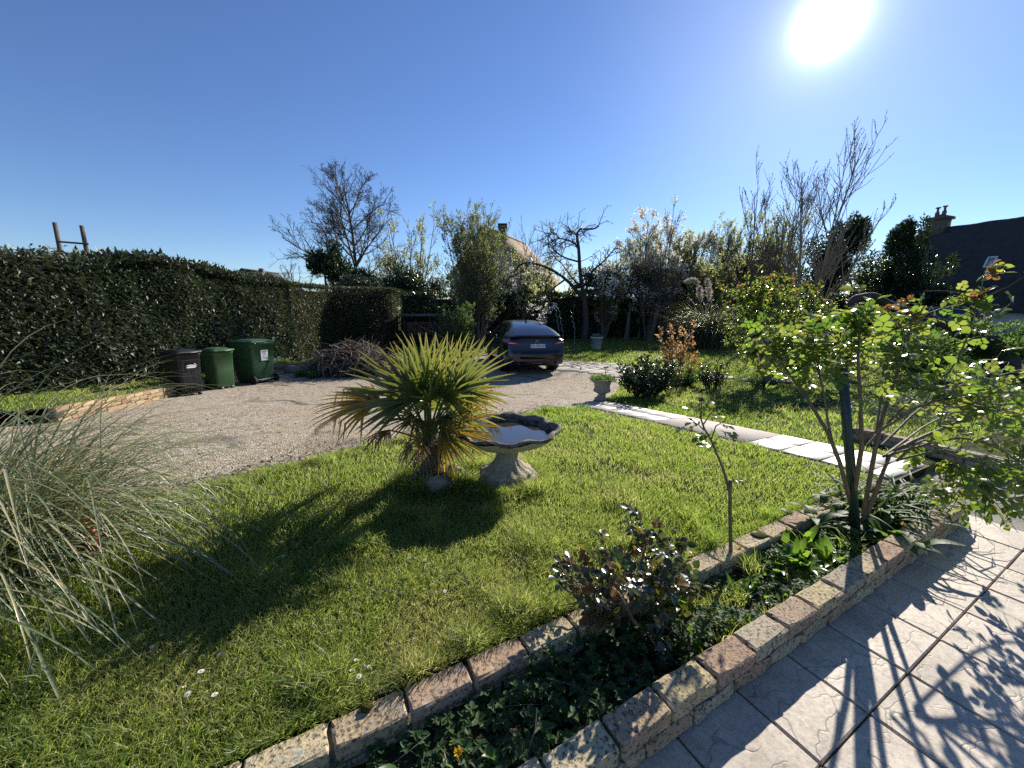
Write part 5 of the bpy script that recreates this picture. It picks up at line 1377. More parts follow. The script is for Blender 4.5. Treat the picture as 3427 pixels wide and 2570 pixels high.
def flush_tree(label, px, Y, py_top, spread_px, nst, nl, ls, seed, matl='flush', matw='twig', blossom=0, name='flushing_tree', cat='tree', group='flushing trees and shrubs of the boundary', up=.10, ang=20, ptop=None, base_py=None, lsb=None, lv2=(9, 6), thin=1.0, leafpart='leaves', stem_r=.05):
    rng = R(seed); x, y = atb(px, Y); z0 = float(tz(x, y)); hgt = at(px, py_top, Y)[2] - z0; sp = spread_px / FPX * Y / 2
    a = rng.uniform(0, 2 * np.pi, nst); rr = rng.uniform(0, 1, nst) ** .5; D = np.column_stack([np.cos(a) * rr * sp / hgt * .95, np.sin(a) * rr * sp / hgt * .6, np.ones(nst)])
    P0 = np.column_stack([x + np.cos(a) * rr * .15, y + np.sin(a) * rr * .15, np.full(nst, z0 - .05)])
    lv = grow(rng, P0, D, hgt * rng.uniform(.72, 1.02, nst), stem_r * Y / 20 * thin, [dict(seg=7, wander=.035, up=.02, taper=.8), dict(n=lv2[0], lo=.18, hi=.98, ang=32, lr=.30, rr=.6, seg=5, wander=.09, up=up, rmin=.009), dict(n=lv2[1], lo=.15, hi=1, ang=32, lr=.42, rr=.7, seg=4, wander=.12, up=up, rmin=.007)])
    for q in (1, 2): lv[q] = (lv[q][0], np.maximum(lv[q][1], .0055 * Y / 20 * (1.4 - .3 * q)))
    sets = []
    tips = np.concatenate([lv[1][0], np.repeat(lv[2][0][:, ::1], 1, 0)[:, :]]) if lv[1][0].shape[1] == lv[2][0].shape[1] else lv[2][0]
    if nl:
        P, T = on_paths(rng, tips, nl, .2, 1.02); n = len(P); m = MB(); leaves(m, P + rng.normal(0, .03, (n, 3)), nrm(T * .5 + rdir(rng, n)), rdir(rng, n) + np.array([0, 0, .4]), ls * rng.uniform(.5, 1.2, n), ls * .55 * rng.uniform(.7, 1.2, n), rng.uniform(0, 1, n)); sets.append((leafpart, m, MT[matl]))
    if blossom:
        P, T = on_paths(rng, tips, blossom, .25, 1.0); n = len(P); keep = vnoise(P[:, 0] * 1.5 + P[:, 1], P[:, 2] * 1.5, seed) > .42; P = P[keep]; n = len(P); m = MB(); l2 = lsb or ls
        for _ in range(2): leaves(m, P + rng.normal(0, l2 * .5, (n, 3)), rdir(rng, n), rdir(rng, n) + np.array([0, 0, .6]), l2 * rng.uniform(.6, 1.2, n), l2 * .8, rng.uniform(0, 1, n))
        sets.append(('blossom', m, MT['blossom']))
    return plant(name, label, cat, (x, y, z0), lv, MT[matw], sets, group, 1, 'stems')
flush_tree('tall young tree with fresh green leaves in front of the tan roofed house', 478, 18.5, 217, 72, 24, 15, .085, 80, lv2=(14, 6), matl='young', group=None)
flush_tree('yellow green flushing tree left of the tan roofed house', 412, 27, 222, 48, 11, 4, .17, 81, lv2=(10, 5))
flush_tree('pale spring green shrub in the middle of the left clump', 385, 27.5, 250, 44, 10, 5, .16, 82, lv2=(9, 5))
flush_tree('thin grey twiggy shrub at the left end of the clump', 296, 30, 264, 40, 8, 1, .12, 83, matw='dark_twig', lv2=(9, 6))
flush_tree('bare brown twiggy shrub in front of the tan roof', 532, 27, 230, 44, 8, 1, .10, 84, lv2=(9, 6))
flush_tree('loose green shrub with white blossom below the tan roof', 520, 24, 262, 70, 15, 6, .17, 85, blossom=2, lsb=.12, lv2=(9, 6))
flush_tree('tall white blossoming shrub right of the fruit tree', 648, 26, 222, 66, 20, 3, .15, 86, blossom=5, lsb=.14, lv2=(11, 6))
flush_tree('broad blossoming shrub behind the pampas plumes', 690, 29, 232, 64, 19, 6, .16, 87, blossom=4, lsb=.13, lv2=(10, 6))
flush_tree('greyish flushing shrub behind the tall bare shoots', 730, 32, 226, 60, 18, 8, .17, 88, lv2=(10, 6))
flush_tree('pale flushing tree left of the dark cypress like tree', 770, 33, 222, 62, 18, 8, .17, 89, lv2=(10, 6))
flush_tree('sparse bushy shrub left of the right evergreen', 612, 28, 262, 40, 7, 2, .14, 90, lv2=(8, 5), matw='dark_twig')
flush_tree('small round leaved young bush on the lawn left of the car', 457, 15.2, 306, 40, 14, 7, .075, 91, matl='bed', lv2=(12, 6), group=None, name='young_bush', cat='bush', stem_r=.03)
def shoots(label, px, Y, py_top, spread_px, nst, seed, sub=5, name='pollarded_tree', matw='twig', r0=.06, twigs=0, lean=0.0, base_z=None, group='bare upright shoots', stemup=.04):
    rng = R(seed); x, y = atb(px, Y); z0 = float(tz(x, y)); hgt = at(px, py_top, Y)[2] - z0; sp = spread_px / FPX * Y / 2
    u = np.linspace(-1, 1, nst) + rng.normal(0, .08, nst); D = np.column_stack([u * sp / hgt * 1.0 + lean, rng.normal(0, .10, nst), np.ones(nst)]); P0 = np.column_stack([x + u * .12, y + rng.normal(0, .08, nst), np.full(nst, z0 - .05)])
    sc = hgt * (1 - .42 * np.abs(u) ** 1.5) * rng.uniform(.85, 1.0, nst); i0 = np.argmin(np.abs(u)); sc[i0] = hgt
    lv = grow(rng, P0, D, sc, r0, [dict(seg=8, wander=.018, up=.012, taper=.86), dict(n=sub, lo=.30, hi=.96, ang=30, lr=.30, rr=.62, seg=6, wander=.03, up=.13, taper=.5, rmin=.012), dict(n=5, lo=.15, hi=.98, ang=34, lr=.42, rr=.8, seg=4, wander=.04, up=.16, taper=.4, rmin=.009)])
    lv[1] = (lv[1][0], np.maximum(lv[1][1], .010)); lv[2] = (lv[2][0], np.maximum(lv[2][1], .007))
    tips = np.concatenate([lv[1][0][:, -1], lv[2][0][:, -1]]); m = MB(); P, T = on_paths(rng, lv[2][0], 3, .1, 1); P = np.concatenate([P, tips]); n = len(P)
    leaves(m, P, rdir(rng, n) + np.array([0, 0, 1]), rdir(rng, n), .055 * Y / 16, .03 * Y / 16, rng.uniform(0, 1, n))
    return plant(name, label, 'tree', (x, y, z0), lv, MT[matw], [('buds', m, MT['twig'])], group, 1, 'stems', stuff=('buds',))
flush_tree('dense pale leaved shrub filling the gap behind the blossoming shrubs', 668, 30, 240, 80, 18, 8, .18, 92, blossom=2, lsb=.14, lv2=(11, 6))
flush_tree('loose pale green thicket left of the bare upright shoots', 745, 33, 240, 70, 16, 8, .18, 93, lv2=(11, 6))
flush_tree('thin flushing shrub between the fruit tree and the blossom', 620, 27, 252, 50, 12, 5, .16, 94, blossom=2, lsb=.13, lv2=(10, 6))
flush_tree('soft green budding shrub right behind the pampas clump', 716, 24.5, 262, 60, 16, 9, .13, 95, lv2=(10, 6))
flush_tree('soft grey green budding shrub below the bare upright shoots', 768, 26, 258, 66, 16, 9, .14, 96, lv2=(10, 6))
flush_tree('small budding shrub between the fruit tree and the white blossom', 604, 25.5, 272, 44, 12, 7, .13, 97, blossom=2, lsb=.12, lv2=(9, 5))
flush_tree('pale budding tree between the two dark evergreens on the right', 866, 30, 258, 56, 14, 8, .17, 98, lv2=(10, 6))
flush_tree('budding shrub under the left end of the tan roof', 556, 27, 268, 56, 14, 7, .14, 99, blossom=1, lsb=.12, lv2=(10, 6))
shoots('tall bare multi stemmed tree leaning right, highest on the right side', 806, 19, 134, 105, 8, 100, 13, lean=.10, r0=.062, matw='pale_twig')
shoots('slender group of bare upright shoots left of the tall leaning tree', 752, 22, 173, 56, 6, 101, 9, r0=.06)
shoots('thin bare upright shoots left of the other shoots', 785, 23, 165, 30, 5, 102, 9, r0=.055)
shoots('short bare upright shoots above the blossoming shrubs', 664, 23, 208, 40, 7, 103, 4, r0=.05, matw='dark_twig')
shoots('bare shoots rising behind the pampas plumes', 742, 23, 200, 36, 5, 104, 4, r0=.05, matw='dark_twig')

# ------------------------------------------------------------------ blossoming old fruit tree
rng = R(120); x, y = atb(585, 23.0); z0 = float(tz(x, y)); B0 = np.array([x, y, z0])
def limb(*pts):
    P = np.array([at(px, py, 23.0 + dy) for px, py, dy in pts]); u = np.linspace(0, 1, 12); q = np.linspace(0, 1, len(P))
    # smooth through the points
    return np.column_stack([pch(u, q, P[:, k]) for k in range(3)])
trunk = np.array([B0 - [0, 0, .1], at(586, 322, 23), at(585, 306, 23), at(584, 291, 23)]); u = np.linspace(0, 1, 8); trunk = np.column_stack([np.interp(u, np.linspace(0, 1, 4), trunk[:, k]) for k in range(3)])
limbs = [limb((584, 296, 0), (580, 270, .2), (579, 250, .1), (577, 235, 0), (581, 229, 0), (593, 229, -.1), (599, 226, -.1)), limb((579, 250, .1), (574, 243, 0), (560, 238.5, -.2), (550, 241, -.2)), limb((577, 236, 0), (573, 231, .2), (570, 231, .3)),
         limb((584, 300, 0), (572, 285, -.4), (556, 272, -.8), (540, 265, -1), (525, 262, -1), (512, 275, -1.2), (500, 290, -1)), limb((566, 279, -.5), (552, 290, -1), (545, 302, -1.4), (538, 314, -1.5)),
         limb((585, 300, 0), (598, 288, -.4), (610, 284, -.8), (618, 292, -1), (624, 303, -1.2)), limb((585, 296, 0), (592, 272, .4), (603, 262, .6), (612, 252, .5), (617, 245, .5)), limb((580, 262, .1), (566, 258, -.3), (556, 252, -.5), (548, 243, -.5), (543, 243, -.4)),
         limb((583, 290, 0), (570, 275, .8), (560, 262, 1.2), (551, 256, 1.4)), limb((585, 285, .2), (597, 275, 1), (610, 272, 1.6), (624, 278, 2)), limb((560, 238.5, -.2), (553, 233, -.2), (546, 236, -.2))]
lim = np.stack(limbs); lr = np.array([.13, .07, .05, .11, .06, .10, .08, .06, .07, .07, .04])[:, None] * np.linspace(1, .25, 12)[None]
lv = [(trunk[None], np.linspace(.20, .14, 8)[None]), (lim, lr)]
P0, T = on_paths(rng, lim, 16, .2, 1.0); perp = nrm(np.cross(T, rdir(rng, len(T)))); D0 = T * .55 + perp * .8
w1 = walk(rng, P0, D0, rng.uniform(.5, 1.3, len(P0)), 6, .22, .04); lv.append((w1, np.linspace(.022, .012, 7)[None] * np.ones((len(w1), 1))))
P0, T = on_paths(rng, w1, 3, .2, 1.0); w2 = walk(rng, P0, T * .5 + nrm(np.cross(T, rdir(rng, len(T)))) * .8, rng.uniform(.2, .55, len(P0)), 4, .2, .05); lv.append((w2, np.full((len(w2), 5), .010)))
P, T = on_paths(rng, w2, 3, .2, 1); keep = (P[:, 2] < at(585, 262, 23)[2] + .3 * rng.normal(0, 1, len(P))) & (vnoise(P[:, 0] * 2, P[:, 2] * 2, 3) > .34); P = P[keep]; n = len(P); mbl = MB()
for _ in range(3): leaves(mbl, P + rng.normal(0, .06, (n, 3)), rdir(rng, n), rdir(rng, n) + np.array([0, 0, .5]), rng.uniform(.06, .13, n), .09, rng.uniform(0, 1, n))
P, T = on_paths(rng, w2, 1, .2, 1); n = len(P); mlf = MB(); leaves(mlf, P, rdir(rng, n), rdir(rng, n), .11, .06, rng.uniform(0, 1, n))
mdk = crown(rng, at(588, 280, 23.6), (1.9, 1.2, .75), 10, 1800, .14, .45, .4)
plant('fruit_tree', 'old gnarled fruit tree with white blossom and bare top branches', 'tree', tuple(B0), lv, MT['dark_twig'], [('blossom', mbl, MT['blossom']), ('leaves', mlf, MT['flush']), ('ivy', mdk, MT['evergreen'])])

# bare trunks of the boundary row in the shade
for i, (px, pb, pt, lean, r_) in enumerate(((626.5, 338, 312, .04, .10), (651, 340, 308, .12, .17), (664, 336, 300, .08, .10), (629, 325, 305, .02, .07))):
    Y = 22.5 + i * .4; x, y = atb(px, Y); m = MB(); top = at(px + lean * 60, pt, Y); b = np.array([x, y, -.4]); tubes(m, [b, b * .55 + top * .45 + [.03, 0, 0], top], [r_, r_ * .8, r_ * .6], 8)
    o = thing('tree_trunk', ['slim bare trunk right of the grey pot in front of the dark hedge', 'stout leaning bare trunk left of the pampas clump', 'thin bare trunk beside the pampas clump', 'thin short trunk deep in the shade under the blossom'][i], 'trunk', tuple(b), 0, 'bare trunks in front of the boundary hedge'); part(m, 'trunk', MT['bark'], o, True, True)

# ------------------------------------------------------------------ far pampas clump with plumes
q = gp(707, 348); q[1] = 18.8; q[0] = (707 - 512) / FPX * 18.8
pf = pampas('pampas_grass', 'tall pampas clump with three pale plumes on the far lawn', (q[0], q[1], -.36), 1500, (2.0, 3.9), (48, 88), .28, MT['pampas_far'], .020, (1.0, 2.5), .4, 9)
rng = R(130)
for lab, pts in (('a', [(697, 330), (697.5, 305), (698.5, 292), (697, 284), (694, 281.5), (689, 282), (686, 284)]), ('b', [(703, 330), (702, 315), (700.5, 303), (700, 299), (699.5, 293), (699, 288)]), ('c', [(708, 330), (708, 312), (709, 303), (709, 295), (708, 287), (707, 280.5)])):
    P = np.array([at(px, py, 18.7) for px, py in pts]); m = MB(); tubes(m, P, np.linspace(.012, .006, len(P)), 5); st = part(m, 'plume_stalk', MT['pale_twig'], pf, False, True)
    m = MB(); N = 520; u = rng.uniform(.45, 1, N); qq = np.linspace(0, 1, len(P)); C = np.column_stack([np.interp(u, qq, P[:, k]) for k in range(3)]); w = .16 * np.sin((u - .45) / .55 * np.pi) ** .7 + .03
    dd = rdir(rng, N) * np.array([1, 1, .4]) + np.array([.1, 0, .9]); leaves(m, C + rdir(rng, N) * w[:, None] * .45, dd, rdir(rng, N), rng.uniform(.10, .2, N), .018, rng.uniform(0, 1, N)); part(m, 'plume', MT['plume'], st, False, True)

# ------------------------------------------------------------------ pots
def lathe_part(name, prof, mat, parent, n=28, lobes=None, smooth=True):
    m = MB(); lathe(m, prof, n, lobes=lobes); return part(m, name, mat, parent, smooth)
q = gp(598, 345.5); q = np.array([at(598, 309, 18.5)[0], 18.5, float(tz(0, 18.5))])
pot = thing('flower_pot', 'large pale grey tapered flower pot on the far lawn by the fruit tree', 'plant pot', tuple(q))
lathe_part('pot', [(.001, 0), (.215, 0), (.222, .02), (.275, .50), (.30, .505), (.305, .60), (.285, .605), (.275, .56), (.001, .55)], MT['terracotta'], pot)
m = MB(); rng = R(131); N = 120; a = rng.uniform(0, 6.28, N); rr = .25 * rng.uniform(0, 1, N) ** .5; p0 = np.column_stack([np.cos(a) * rr, np.sin(a) * rr, np.full(N, .56)]); leaves(m, p0, nrm(rdir(rng, N) + np.array([0, 0, 1.2])), rdir(rng, N), rng.uniform(.08, .2, N), .05, rng.uniform(0, 1, N)); part(m, 'plant', MT['bed'], pot)
m = MB(); N = 30; leaves(m, np.column_stack([rng.uniform(-.22, .22, N), rng.uniform(-.22, .22, N), rng.uniform(.62, .72, N)]), rdir(rng, N), rdir(rng, N), .06, .05, .5); part(m, 'flowers', MT['blossom'], pot)
q = gp(601.5, 400.5); urn = thing('urn', 'weathered stone urn with a trailing plant at the corner of the drive', 'urn', (q[0], q[1], q[2]))
lathe_part('urn_body', [(.001, 0), (.135, 0), (.135, .05), (.10, .07), (.075, .10), (.07, .13), (.10, .15), (.155, .18), (.165, .21), (.15, .225), (.145, .26), (.155, .33), (.175, .375), (.21, .395), (.215, .42), (.19, .425), (.18, .39), (.001, .38)], MT['cast'], urn, 32, lobes=lambda t, p: 1 + .05 * np.cos(12 * t) * (np.abs(p[:, 1] - .19) < .03))
m = MB(); N = 420; a = rng.uniform(0, 6.28, N); rr = .25 * rng.uniform(0, 1, N) ** .6; p0 = np.column_stack([np.cos(a) * rr, np.sin(a) * rr, .40 + .07 * rng.uniform(0, 1, N) - .25 * np.maximum(rr - .17, 0)]); leaves(m, p0, nrm(rdir(rng, N) + np.array([0, 0, .5])), rdir(rng, N), rng.uniform(.03, .07, N), .025, rng.uniform(0, 1, N)); part(m, 'plant', MT['bed'], urn)
m = MB(); tubes(m, [(0.05, 0, .4), (.055, 0, .52), (.05, 0, .60)], [.008, .007, .006], 5); leaves(m, rng.normal(0, .012, (14, 3)) + [.05, 0, .62], rdir(rng, 14) + np.array([0, 0, 1]), rdir(rng, 14), .05, .03, .9); part(m, 'seed_head', MT['red_leaf'], urn)

# ------------------------------------------------------------------ shrubs beside the path and drive
def tuft_bush(name, label, cat, base, rx, hgt, nst, nl, ls, matl, matw, seed, lean=.5, dens=5, extra=(), group=None, lr=.35, shape='d', taper_top=1.0, sr=.008, leaf_lo=.3):
    rng = R(seed); b = np.array(base, float); a = rng.uniform(0, 6.28, nst); rr = rng.uniform(0, 1, nst) ** .5
    P0 = b + np.column_stack([np.cos(a) * rr * rx * .3, np.sin(a) * rr * rx * .3, np.full(nst, -.02)]); D = np.column_stack([np.cos(a) * rr * rx / hgt * lean * 1.6, np.sin(a) * rr * rx / hgt * lean * 1.6, np.ones(nst)])
    lv = grow(rng, P0, D, hgt * rng.uniform(.6, 1.05, nst) * (1 - .25 * rr * taper_top), sr, [dict(seg=6, wander=.06, up=0, taper=.6), dict(n=dens, lo=.25, hi=1, ang=38, lr=lr, rr=.7, seg=4, wander=.12, up=.05, rmin=.003)])
    m = MB(); 
    for pth, k, lo in ((lv[0][0], nl * 2, leaf_lo), (lv[1][0], nl, .15)):
        P, T = on_paths(rng, pth, k, lo, 1.02); n = len(P); leaves(m, P, nrm(T * .5 + rdir(rng, n) * .9 + np.array([0, 0, .1])), rdir(rng, n) * .7 + np.array([0, 0, 1]), ls * rng.uniform(.6, 1.25, n), ls * .5 * rng.uniform(.8, 1.2, n), np.clip(rng.normal(.45, .3, n), 0, 1), shape)
    return plant(name, label, cat, tuple(b), lv, matw, [('leaves', m, matl)] + list(extra), group, 1, 'stems'), lv, rng
q = gp(644, 398); bsh, lv, rng = tuft_bush('shrub', 'dense dark shrub with small white flowers beside the urn', 'shrub', q, .62, .95, 70, 8, .075, MT['evergreen'], MT['dark_twig'], 140, .8, 5)
m = MB(); P = lv[1][0][:, -1]; P = P[(P[:, 2] > q[2] + .62)]; P = P[::5]; n = len(P)
for _ in range(3): leaves(m, P + rng.normal(0, .015, (n, 3)), rdir(rng, n), rdir(rng, n) + np.array([0, 0, .5]), .04, .035, .5)
o = part(m, 'white_flowers', MT['blossom'], bsh, False, True); o['kind'] = 'stuff'
q = gp(675, 388); tuft_bush('shrub', 'upright coppery orange leaved shrub between the two dark shrubs', 'shrub', (q[0], q[1], q[2]), .5, 1.75, 12, 7, .085, MT['copper'], MT['twig'], 141, .62, 8, lr=.22, leaf_lo=.42, sr=.012)
q = gp(676, 386); tuft_bush('shrub', 'clump of pale green stems at the foot of the coppery shrub', 'shrub', (q[0] + .1, q[1] - .1, q[2]), .5, .6, 50, 3, .10, MT['bed'], MT['pale_twig'], 142, .7, 3, lr=.3)
q = gp(713, 390); tuft_bush('shrub', 'small twiggy dark shrub right of the coppery one', 'shrub', q, .42, .75, 40, 4, .05, MT['evergreen'], MT['dark_twig'], 143, .7, 5)
rng = R(144)
q0 = gp(694, 378); df = thing('daffodil_clump', 'clump of yellow daffodils behind the coppery shrub', 'flowers', (q0[0], q0[1], q0[2]))
m = MB(); N = 60; p = walk(rng, np.column_stack([rng.normal(0, .12, N), rng.normal(0, .1, N), np.zeros(N)]), np.column_stack([rng.normal(0, .25, N), rng.normal(0, .2, N), np.ones(N)]), rng.uniform(.2, .42, N), 4, .08, -.03); ribbons(m, p, np.linspace(.016, .004, 5)[None], rng.uniform(0, 1, N)); part(m, 'leaf_blades', MT['bed'], df)
for i in range(6):
    c = np.array([rng.normal(0, .12), rng.normal(0, .1), rng.uniform(.40, .52)]); m = MB(); k = 6; a = np.linspace(0, 6.28, k, endpoint=False) + rng.uniform(0, 1)
    leaves(m, np.repeat(c[None], k, 0), np.column_stack([np.cos(a), np.full(k, -.35), np.sin(a)]), np.tile([0, -1.0, .2], (k, 1)), .055, .032, rng.uniform(0, 1, k)); tubes(m, [c + [0, -.01, 0], c + [0, -.05, .005]], [.014, .022], 8); tubes(m, [c, c * [1, 1, .5], c * [1, 1, 0]], .004, 4); part(m, 'flower', MT['yellow'], df)
# the big shrub rose in the middle distance
rng = R(150); q = gp(768, 386); rose2_b = q
def rose_stems(rng, base, canes, r0=.012, yb=None):
    out = []
    for pts in canes:
        P = np.array([base + rng.normal(0, .03, 3) * [1, 1, 0]] + [at(px, py, Y) for px, py, Y in pts]); u = np.linspace(0, 1, 10); qd = np.linspace(0, 1, len(P))
        out.append(np.column_stack([pch(u, qd, P[:, k]) for k in range(3)]))
    return np.stack(out)
Yb = q[1]
st = rose_stems(rng, q, [[(758, 362, Yb), (752, 340, Yb), (748, 315, Yb), (741, 296, Yb)], [(764, 360, Yb), (765, 335, Yb - .3), (772, 310, Yb - .3), (778, 296, Yb)], [(772, 362, Yb), (785, 340, Yb - .2), (800, 322, Yb), (815, 304, Yb)], [(776, 368, Yb), (795, 355, Yb - .4), (820, 340, Yb - .4), (842, 325, Yb)], [(757, 365, Yb), (745, 345, Yb), (736, 325, Yb)], [(766, 355, Yb + .3), (775, 335, Yb + .5), (790, 315, Yb + .5), (797, 300, Yb)], [(770, 355, Yb - .2), (780, 350, Yb - .5), (808, 332, Yb - .5), (828, 310, Yb - .4)], [(760, 350, Yb), (756, 325, Yb + .3), (762, 305, Yb), (757, 297, Yb)], [(770, 360, Yb), (800, 352, Yb), (830, 350, Yb), (852, 345, Yb)]], )
lv = [(st, np.linspace(.042, .010, 10)[None] * np.ones((len(st), 1)))]
P0, T = on_paths(rng, st, 26, .38, 1); w1 = walk(rng, P0, T * .5 + rdir(rng, len(T)) * .8 + [0, 0, .25], rng.uniform(.3, .75, len(P0)), 5, .15, .05); lv.append((w1, np.full((len(w1), 6), .007)))
P, T = on_paths(rng, w1, 22, .1, 1.02); n = len(P); m = MB(); leaves(m, P + rng.normal(0, .04, (n, 3)), nrm(T * .4 + rdir(rng, n)), rdir(rng, n) * .6 + np.array([0, 0, 1]), rng.uniform(.06, .12, n), rng.uniform(.035, .07, n), np.clip(rng.normal(.4, .25, n), 0, 1), 'o')
tp = w1[:, -1]; tp = tp[tp[:, 2] > np.percentile(tp[:, 2], 72)]; n = len(tp); mr = MB(); 
for _ in range(3): leaves(mr, tp + rng.normal(0, .03, (n, 3)), rdir(rng, n) + np.array([0, 0, .4]), rdir(rng, n) + np.array([0, 0, 1]), .09, .05, rng.uniform(0, 1, n), 'o')
for lab in ('leaves',):
    pass
plant('rose_bush', 'broad bushy shrub rose on several thick stems beyond the path', 'rose bush', tuple(q), lv, MT['rose_cane'], [('leaves', m, MT['rose']), ('young_leaves', mr, MT['rose_red'])], None, 1, 'canes')
m = MB(); N = 900; a = rng.uniform(0, 6.28, N); rr = .45 * rng.uniform(0, 1, N) ** .5; gx, gy = q[0] + np.cos(a) * rr, q[1] + np.sin(a) * rr; P = np.column_stack([gx, gy, tz(gx, gy) + .1 * rng.uniform(0, 1, N)]); leaves(m, P, rdir(rng, N) + [0, 0, .6], rdir(rng, N), .08, .04, rng.uniform(0, 1, N))
o = link('ground_ivy', m.mesh('ground_ivy'), MT['evergreen']); tag(o, 'dark ivy round the foot of the shrub rose', 'ground cover', kind='stuff')

# ------------------------------------------------------------------ brush pile and odds beside the drive
rng = R(160); c = np.array([-4.75, 11.55, -.36]); bp = thing('brush_pile', 'heap of dry cut twigs and branches in the corner of the drive', 'brush pile', tuple(c)); m = MB()
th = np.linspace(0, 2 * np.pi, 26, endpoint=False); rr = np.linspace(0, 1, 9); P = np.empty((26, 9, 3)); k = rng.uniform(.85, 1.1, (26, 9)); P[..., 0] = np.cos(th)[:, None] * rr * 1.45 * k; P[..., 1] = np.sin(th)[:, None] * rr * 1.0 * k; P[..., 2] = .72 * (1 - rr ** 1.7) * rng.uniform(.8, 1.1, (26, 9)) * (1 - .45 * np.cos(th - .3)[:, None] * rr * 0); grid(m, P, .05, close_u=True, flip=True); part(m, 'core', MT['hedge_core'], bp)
m = MB(); N = 1500; a = rng.uniform(0, 6.28, N); r_ = rng.uniform(0, 1, N) ** .55; p0 = np.column_stack([np.cos(a) * r_ * 1.5, np.sin(a) * r_ * 1.05, .74 * (1 - r_ ** 1.7) + rng.normal(.02, .05, N)]); d0 = rdir(rng, N) * [1, 1, .45] - np.column_stack([0 * a, 0 * a, .2 * r_]); L = rng.uniform(.15, .8, N)
tubes(m, walk(rng, p0 - nrm(d0) * L[:, None] / 2, d0, L, 4, .25, 0), (rng.uniform(.003, .013, N)[:, None] * np.array([1, .9, .75, .6, .4])[None]), 4, np.clip(rng.normal(.12, .42, N), 0, 1)); o = part(m, 'twigs', MT['deadwood'], bp); o['kind'] = 'stuff'
for i, (px0, py0, px1, py1) in enumerate(((324, 377, 323, 352), (323, 357, 312, 342), (300, 350, 312, 330), (345, 348, 300, 352), (330, 346, 352, 336), (362, 352, 335, 350))):
    m = MB(); a_, b_ = at(px0, py0, 10.6), at(px1, py1, 10.9); mid = (a_ + b_) / 2 + rng.normal(0, .05, 3); tubes(m, np.array([a_, mid, b_]) - c, [.016, .013, .006], 6); part(m, 'branch', MT['pale_twig'], bp)
q = np.array([-4.6, 13.6, -.36]); tuft_bush('shrub', 'dark red leaved low shrub behind the brush pile', 'shrub', q, .95, 1.0, 90, 7, .07, MT['red_leaf'], MT['dark_twig'], 161, .9, 5)
q = gp(293, 373); blk = thing('concrete_block', 'pale hollow concrete block lying by the brick wall', 'block', (q[0], q[1], q[2]), .15); m = MB(); q_ = [(-.2, -.1, 0), (.2, -.1, 0), (.2, .1, 0), (-.2, .1, 0), (-.16, -.09, .20), (.14, -.09, .20), (.14, .09, .20), (-.16, .09, .20)]; m.add(np.array(q_) * 1.1, [[[0, 3, 2, 1], [4, 5, 6, 7], [0, 1, 5, 4], [1, 2, 6, 5], [2, 3, 7, 6], [3, 0, 4, 7]]]); part(m, 'block_body', MT['block'], blk)
for i, (px, py, lab) in enumerate(((272, 371, 'green weed growing beside the wall right of the big bin'), (302, 377, 'leafy weed at the left foot of the brush pile'), (315, 378, 'leafy weed right of the other one at the brush pile'))):
    q = gp(px, py); tuft_bush('weed', lab, 'weed', q, .22, .24, 16, 5, .07, MT['dock'], MT['stem'], 165 + i, .9, 3, group='weeds along the drive')
q = gp(289, 360); tuft_bush('weed', 'spindly pale sapling growing on the brick wall', 'sapling', (q[0], q[1] + .3, q[2] + .2), .2, .55, 4, 5, .09, MT['flush'], MT['twig'], 169, .5, 3)
for i in range(5):
    p0 = at(272 + i * 1.2, 363 - .3 * i, 11.2 + .04 * i); p1 = at(281 - i * 1.1, 356 + 1.4 * i, 11.5); m = MB(); tubes(m, np.array([p0, p1]) - p0, .014, 6, cap=True); o = link('white_pipe', m.mesh('white_pipe'), MT['white']); o.location = p0; tag(o, ['thin white plastic pipe lying lowest on the verge behind the big bin', 'second thin white pipe up on the verge behind the big bin', 'middle thin white pipe in the crossed heap on the verge', 'fourth thin white pipe in the crossed heap on the verge', 'topmost thin white pipe in the crossed heap on the verge'][i], 'pipe', 'white pipes on the verge')

# ------------------------------------------------------------------ log store in the shade
x, y = atb(402, 19.6); ls = thing('log_store', 'low dark wooden log store in the shade of the boundary hedge', 'log store', (x, y, -.36), math.radians(4)); Wd, Hh = 3.3, 1.55
m = MB()
for px_ in (.06, Wd / 2, Wd - .06): box(m, (px_, .05, Hh / 2), (.1, .1, Hh)); box(m, (px_, .95, Hh / 2 - .06), (.1, .1, Hh - .12))
part(m, 'posts', MT['shed'], ls)
for i in range(9):
    m = MB(); box(m, (Wd / 2, 1.0, .12 + i * .155), (Wd, .025, .148)); part(m, 'plank', MT['shed'], ls)
for i in range(3):
    m = MB(); box(m, (Wd / 2, .0, .10 + i * .16), (Wd, .022, .15)); part(m, 'plank', MT['shed'], ls)
m = MB(); box(m, (Wd / 2, .5, Hh + .03), (Wd + .3, 1.35, .05), 0, .5, np.array([[1, 0, 0], [0, 1, -.05], [0, .05, 1]])); box(m, (Wd / 2, -.18, Hh + .05), (Wd + .3, .03, .12)); part(m, 'roof', MT['shed_top'], ls)
rng = R(170); lm = [MB() for _ in range(3)]
for i in range(3): lathe(lm[i], [(.001, 0), (.052 + .008 * i, 0), (.055 + .008 * i, .03), (.055 + .008 * i, .7)], 8, lobes=lambda t, p: 1 + .1 * math.sin(2 * t))
lme = [a.mesh('log') for a in lm]
for r_ in range(6):
    for k in range(24):
        instance('log', lme[rng.integers(3)], MT['log'], ls, (.18 + k * .127 + (r_ % 2) * .06 + rng.normal(0, .008), .12 + rng.uniform(0, .05), .62 + r_ * .115), 0, (-math.pi / 2, rng.uniform(0, 3), 0))
fb = thing('fallen_branch', 'bare forked branch lying against the log store', 'branch', (x + 1.4, y - .5, -.36)); m = MB()
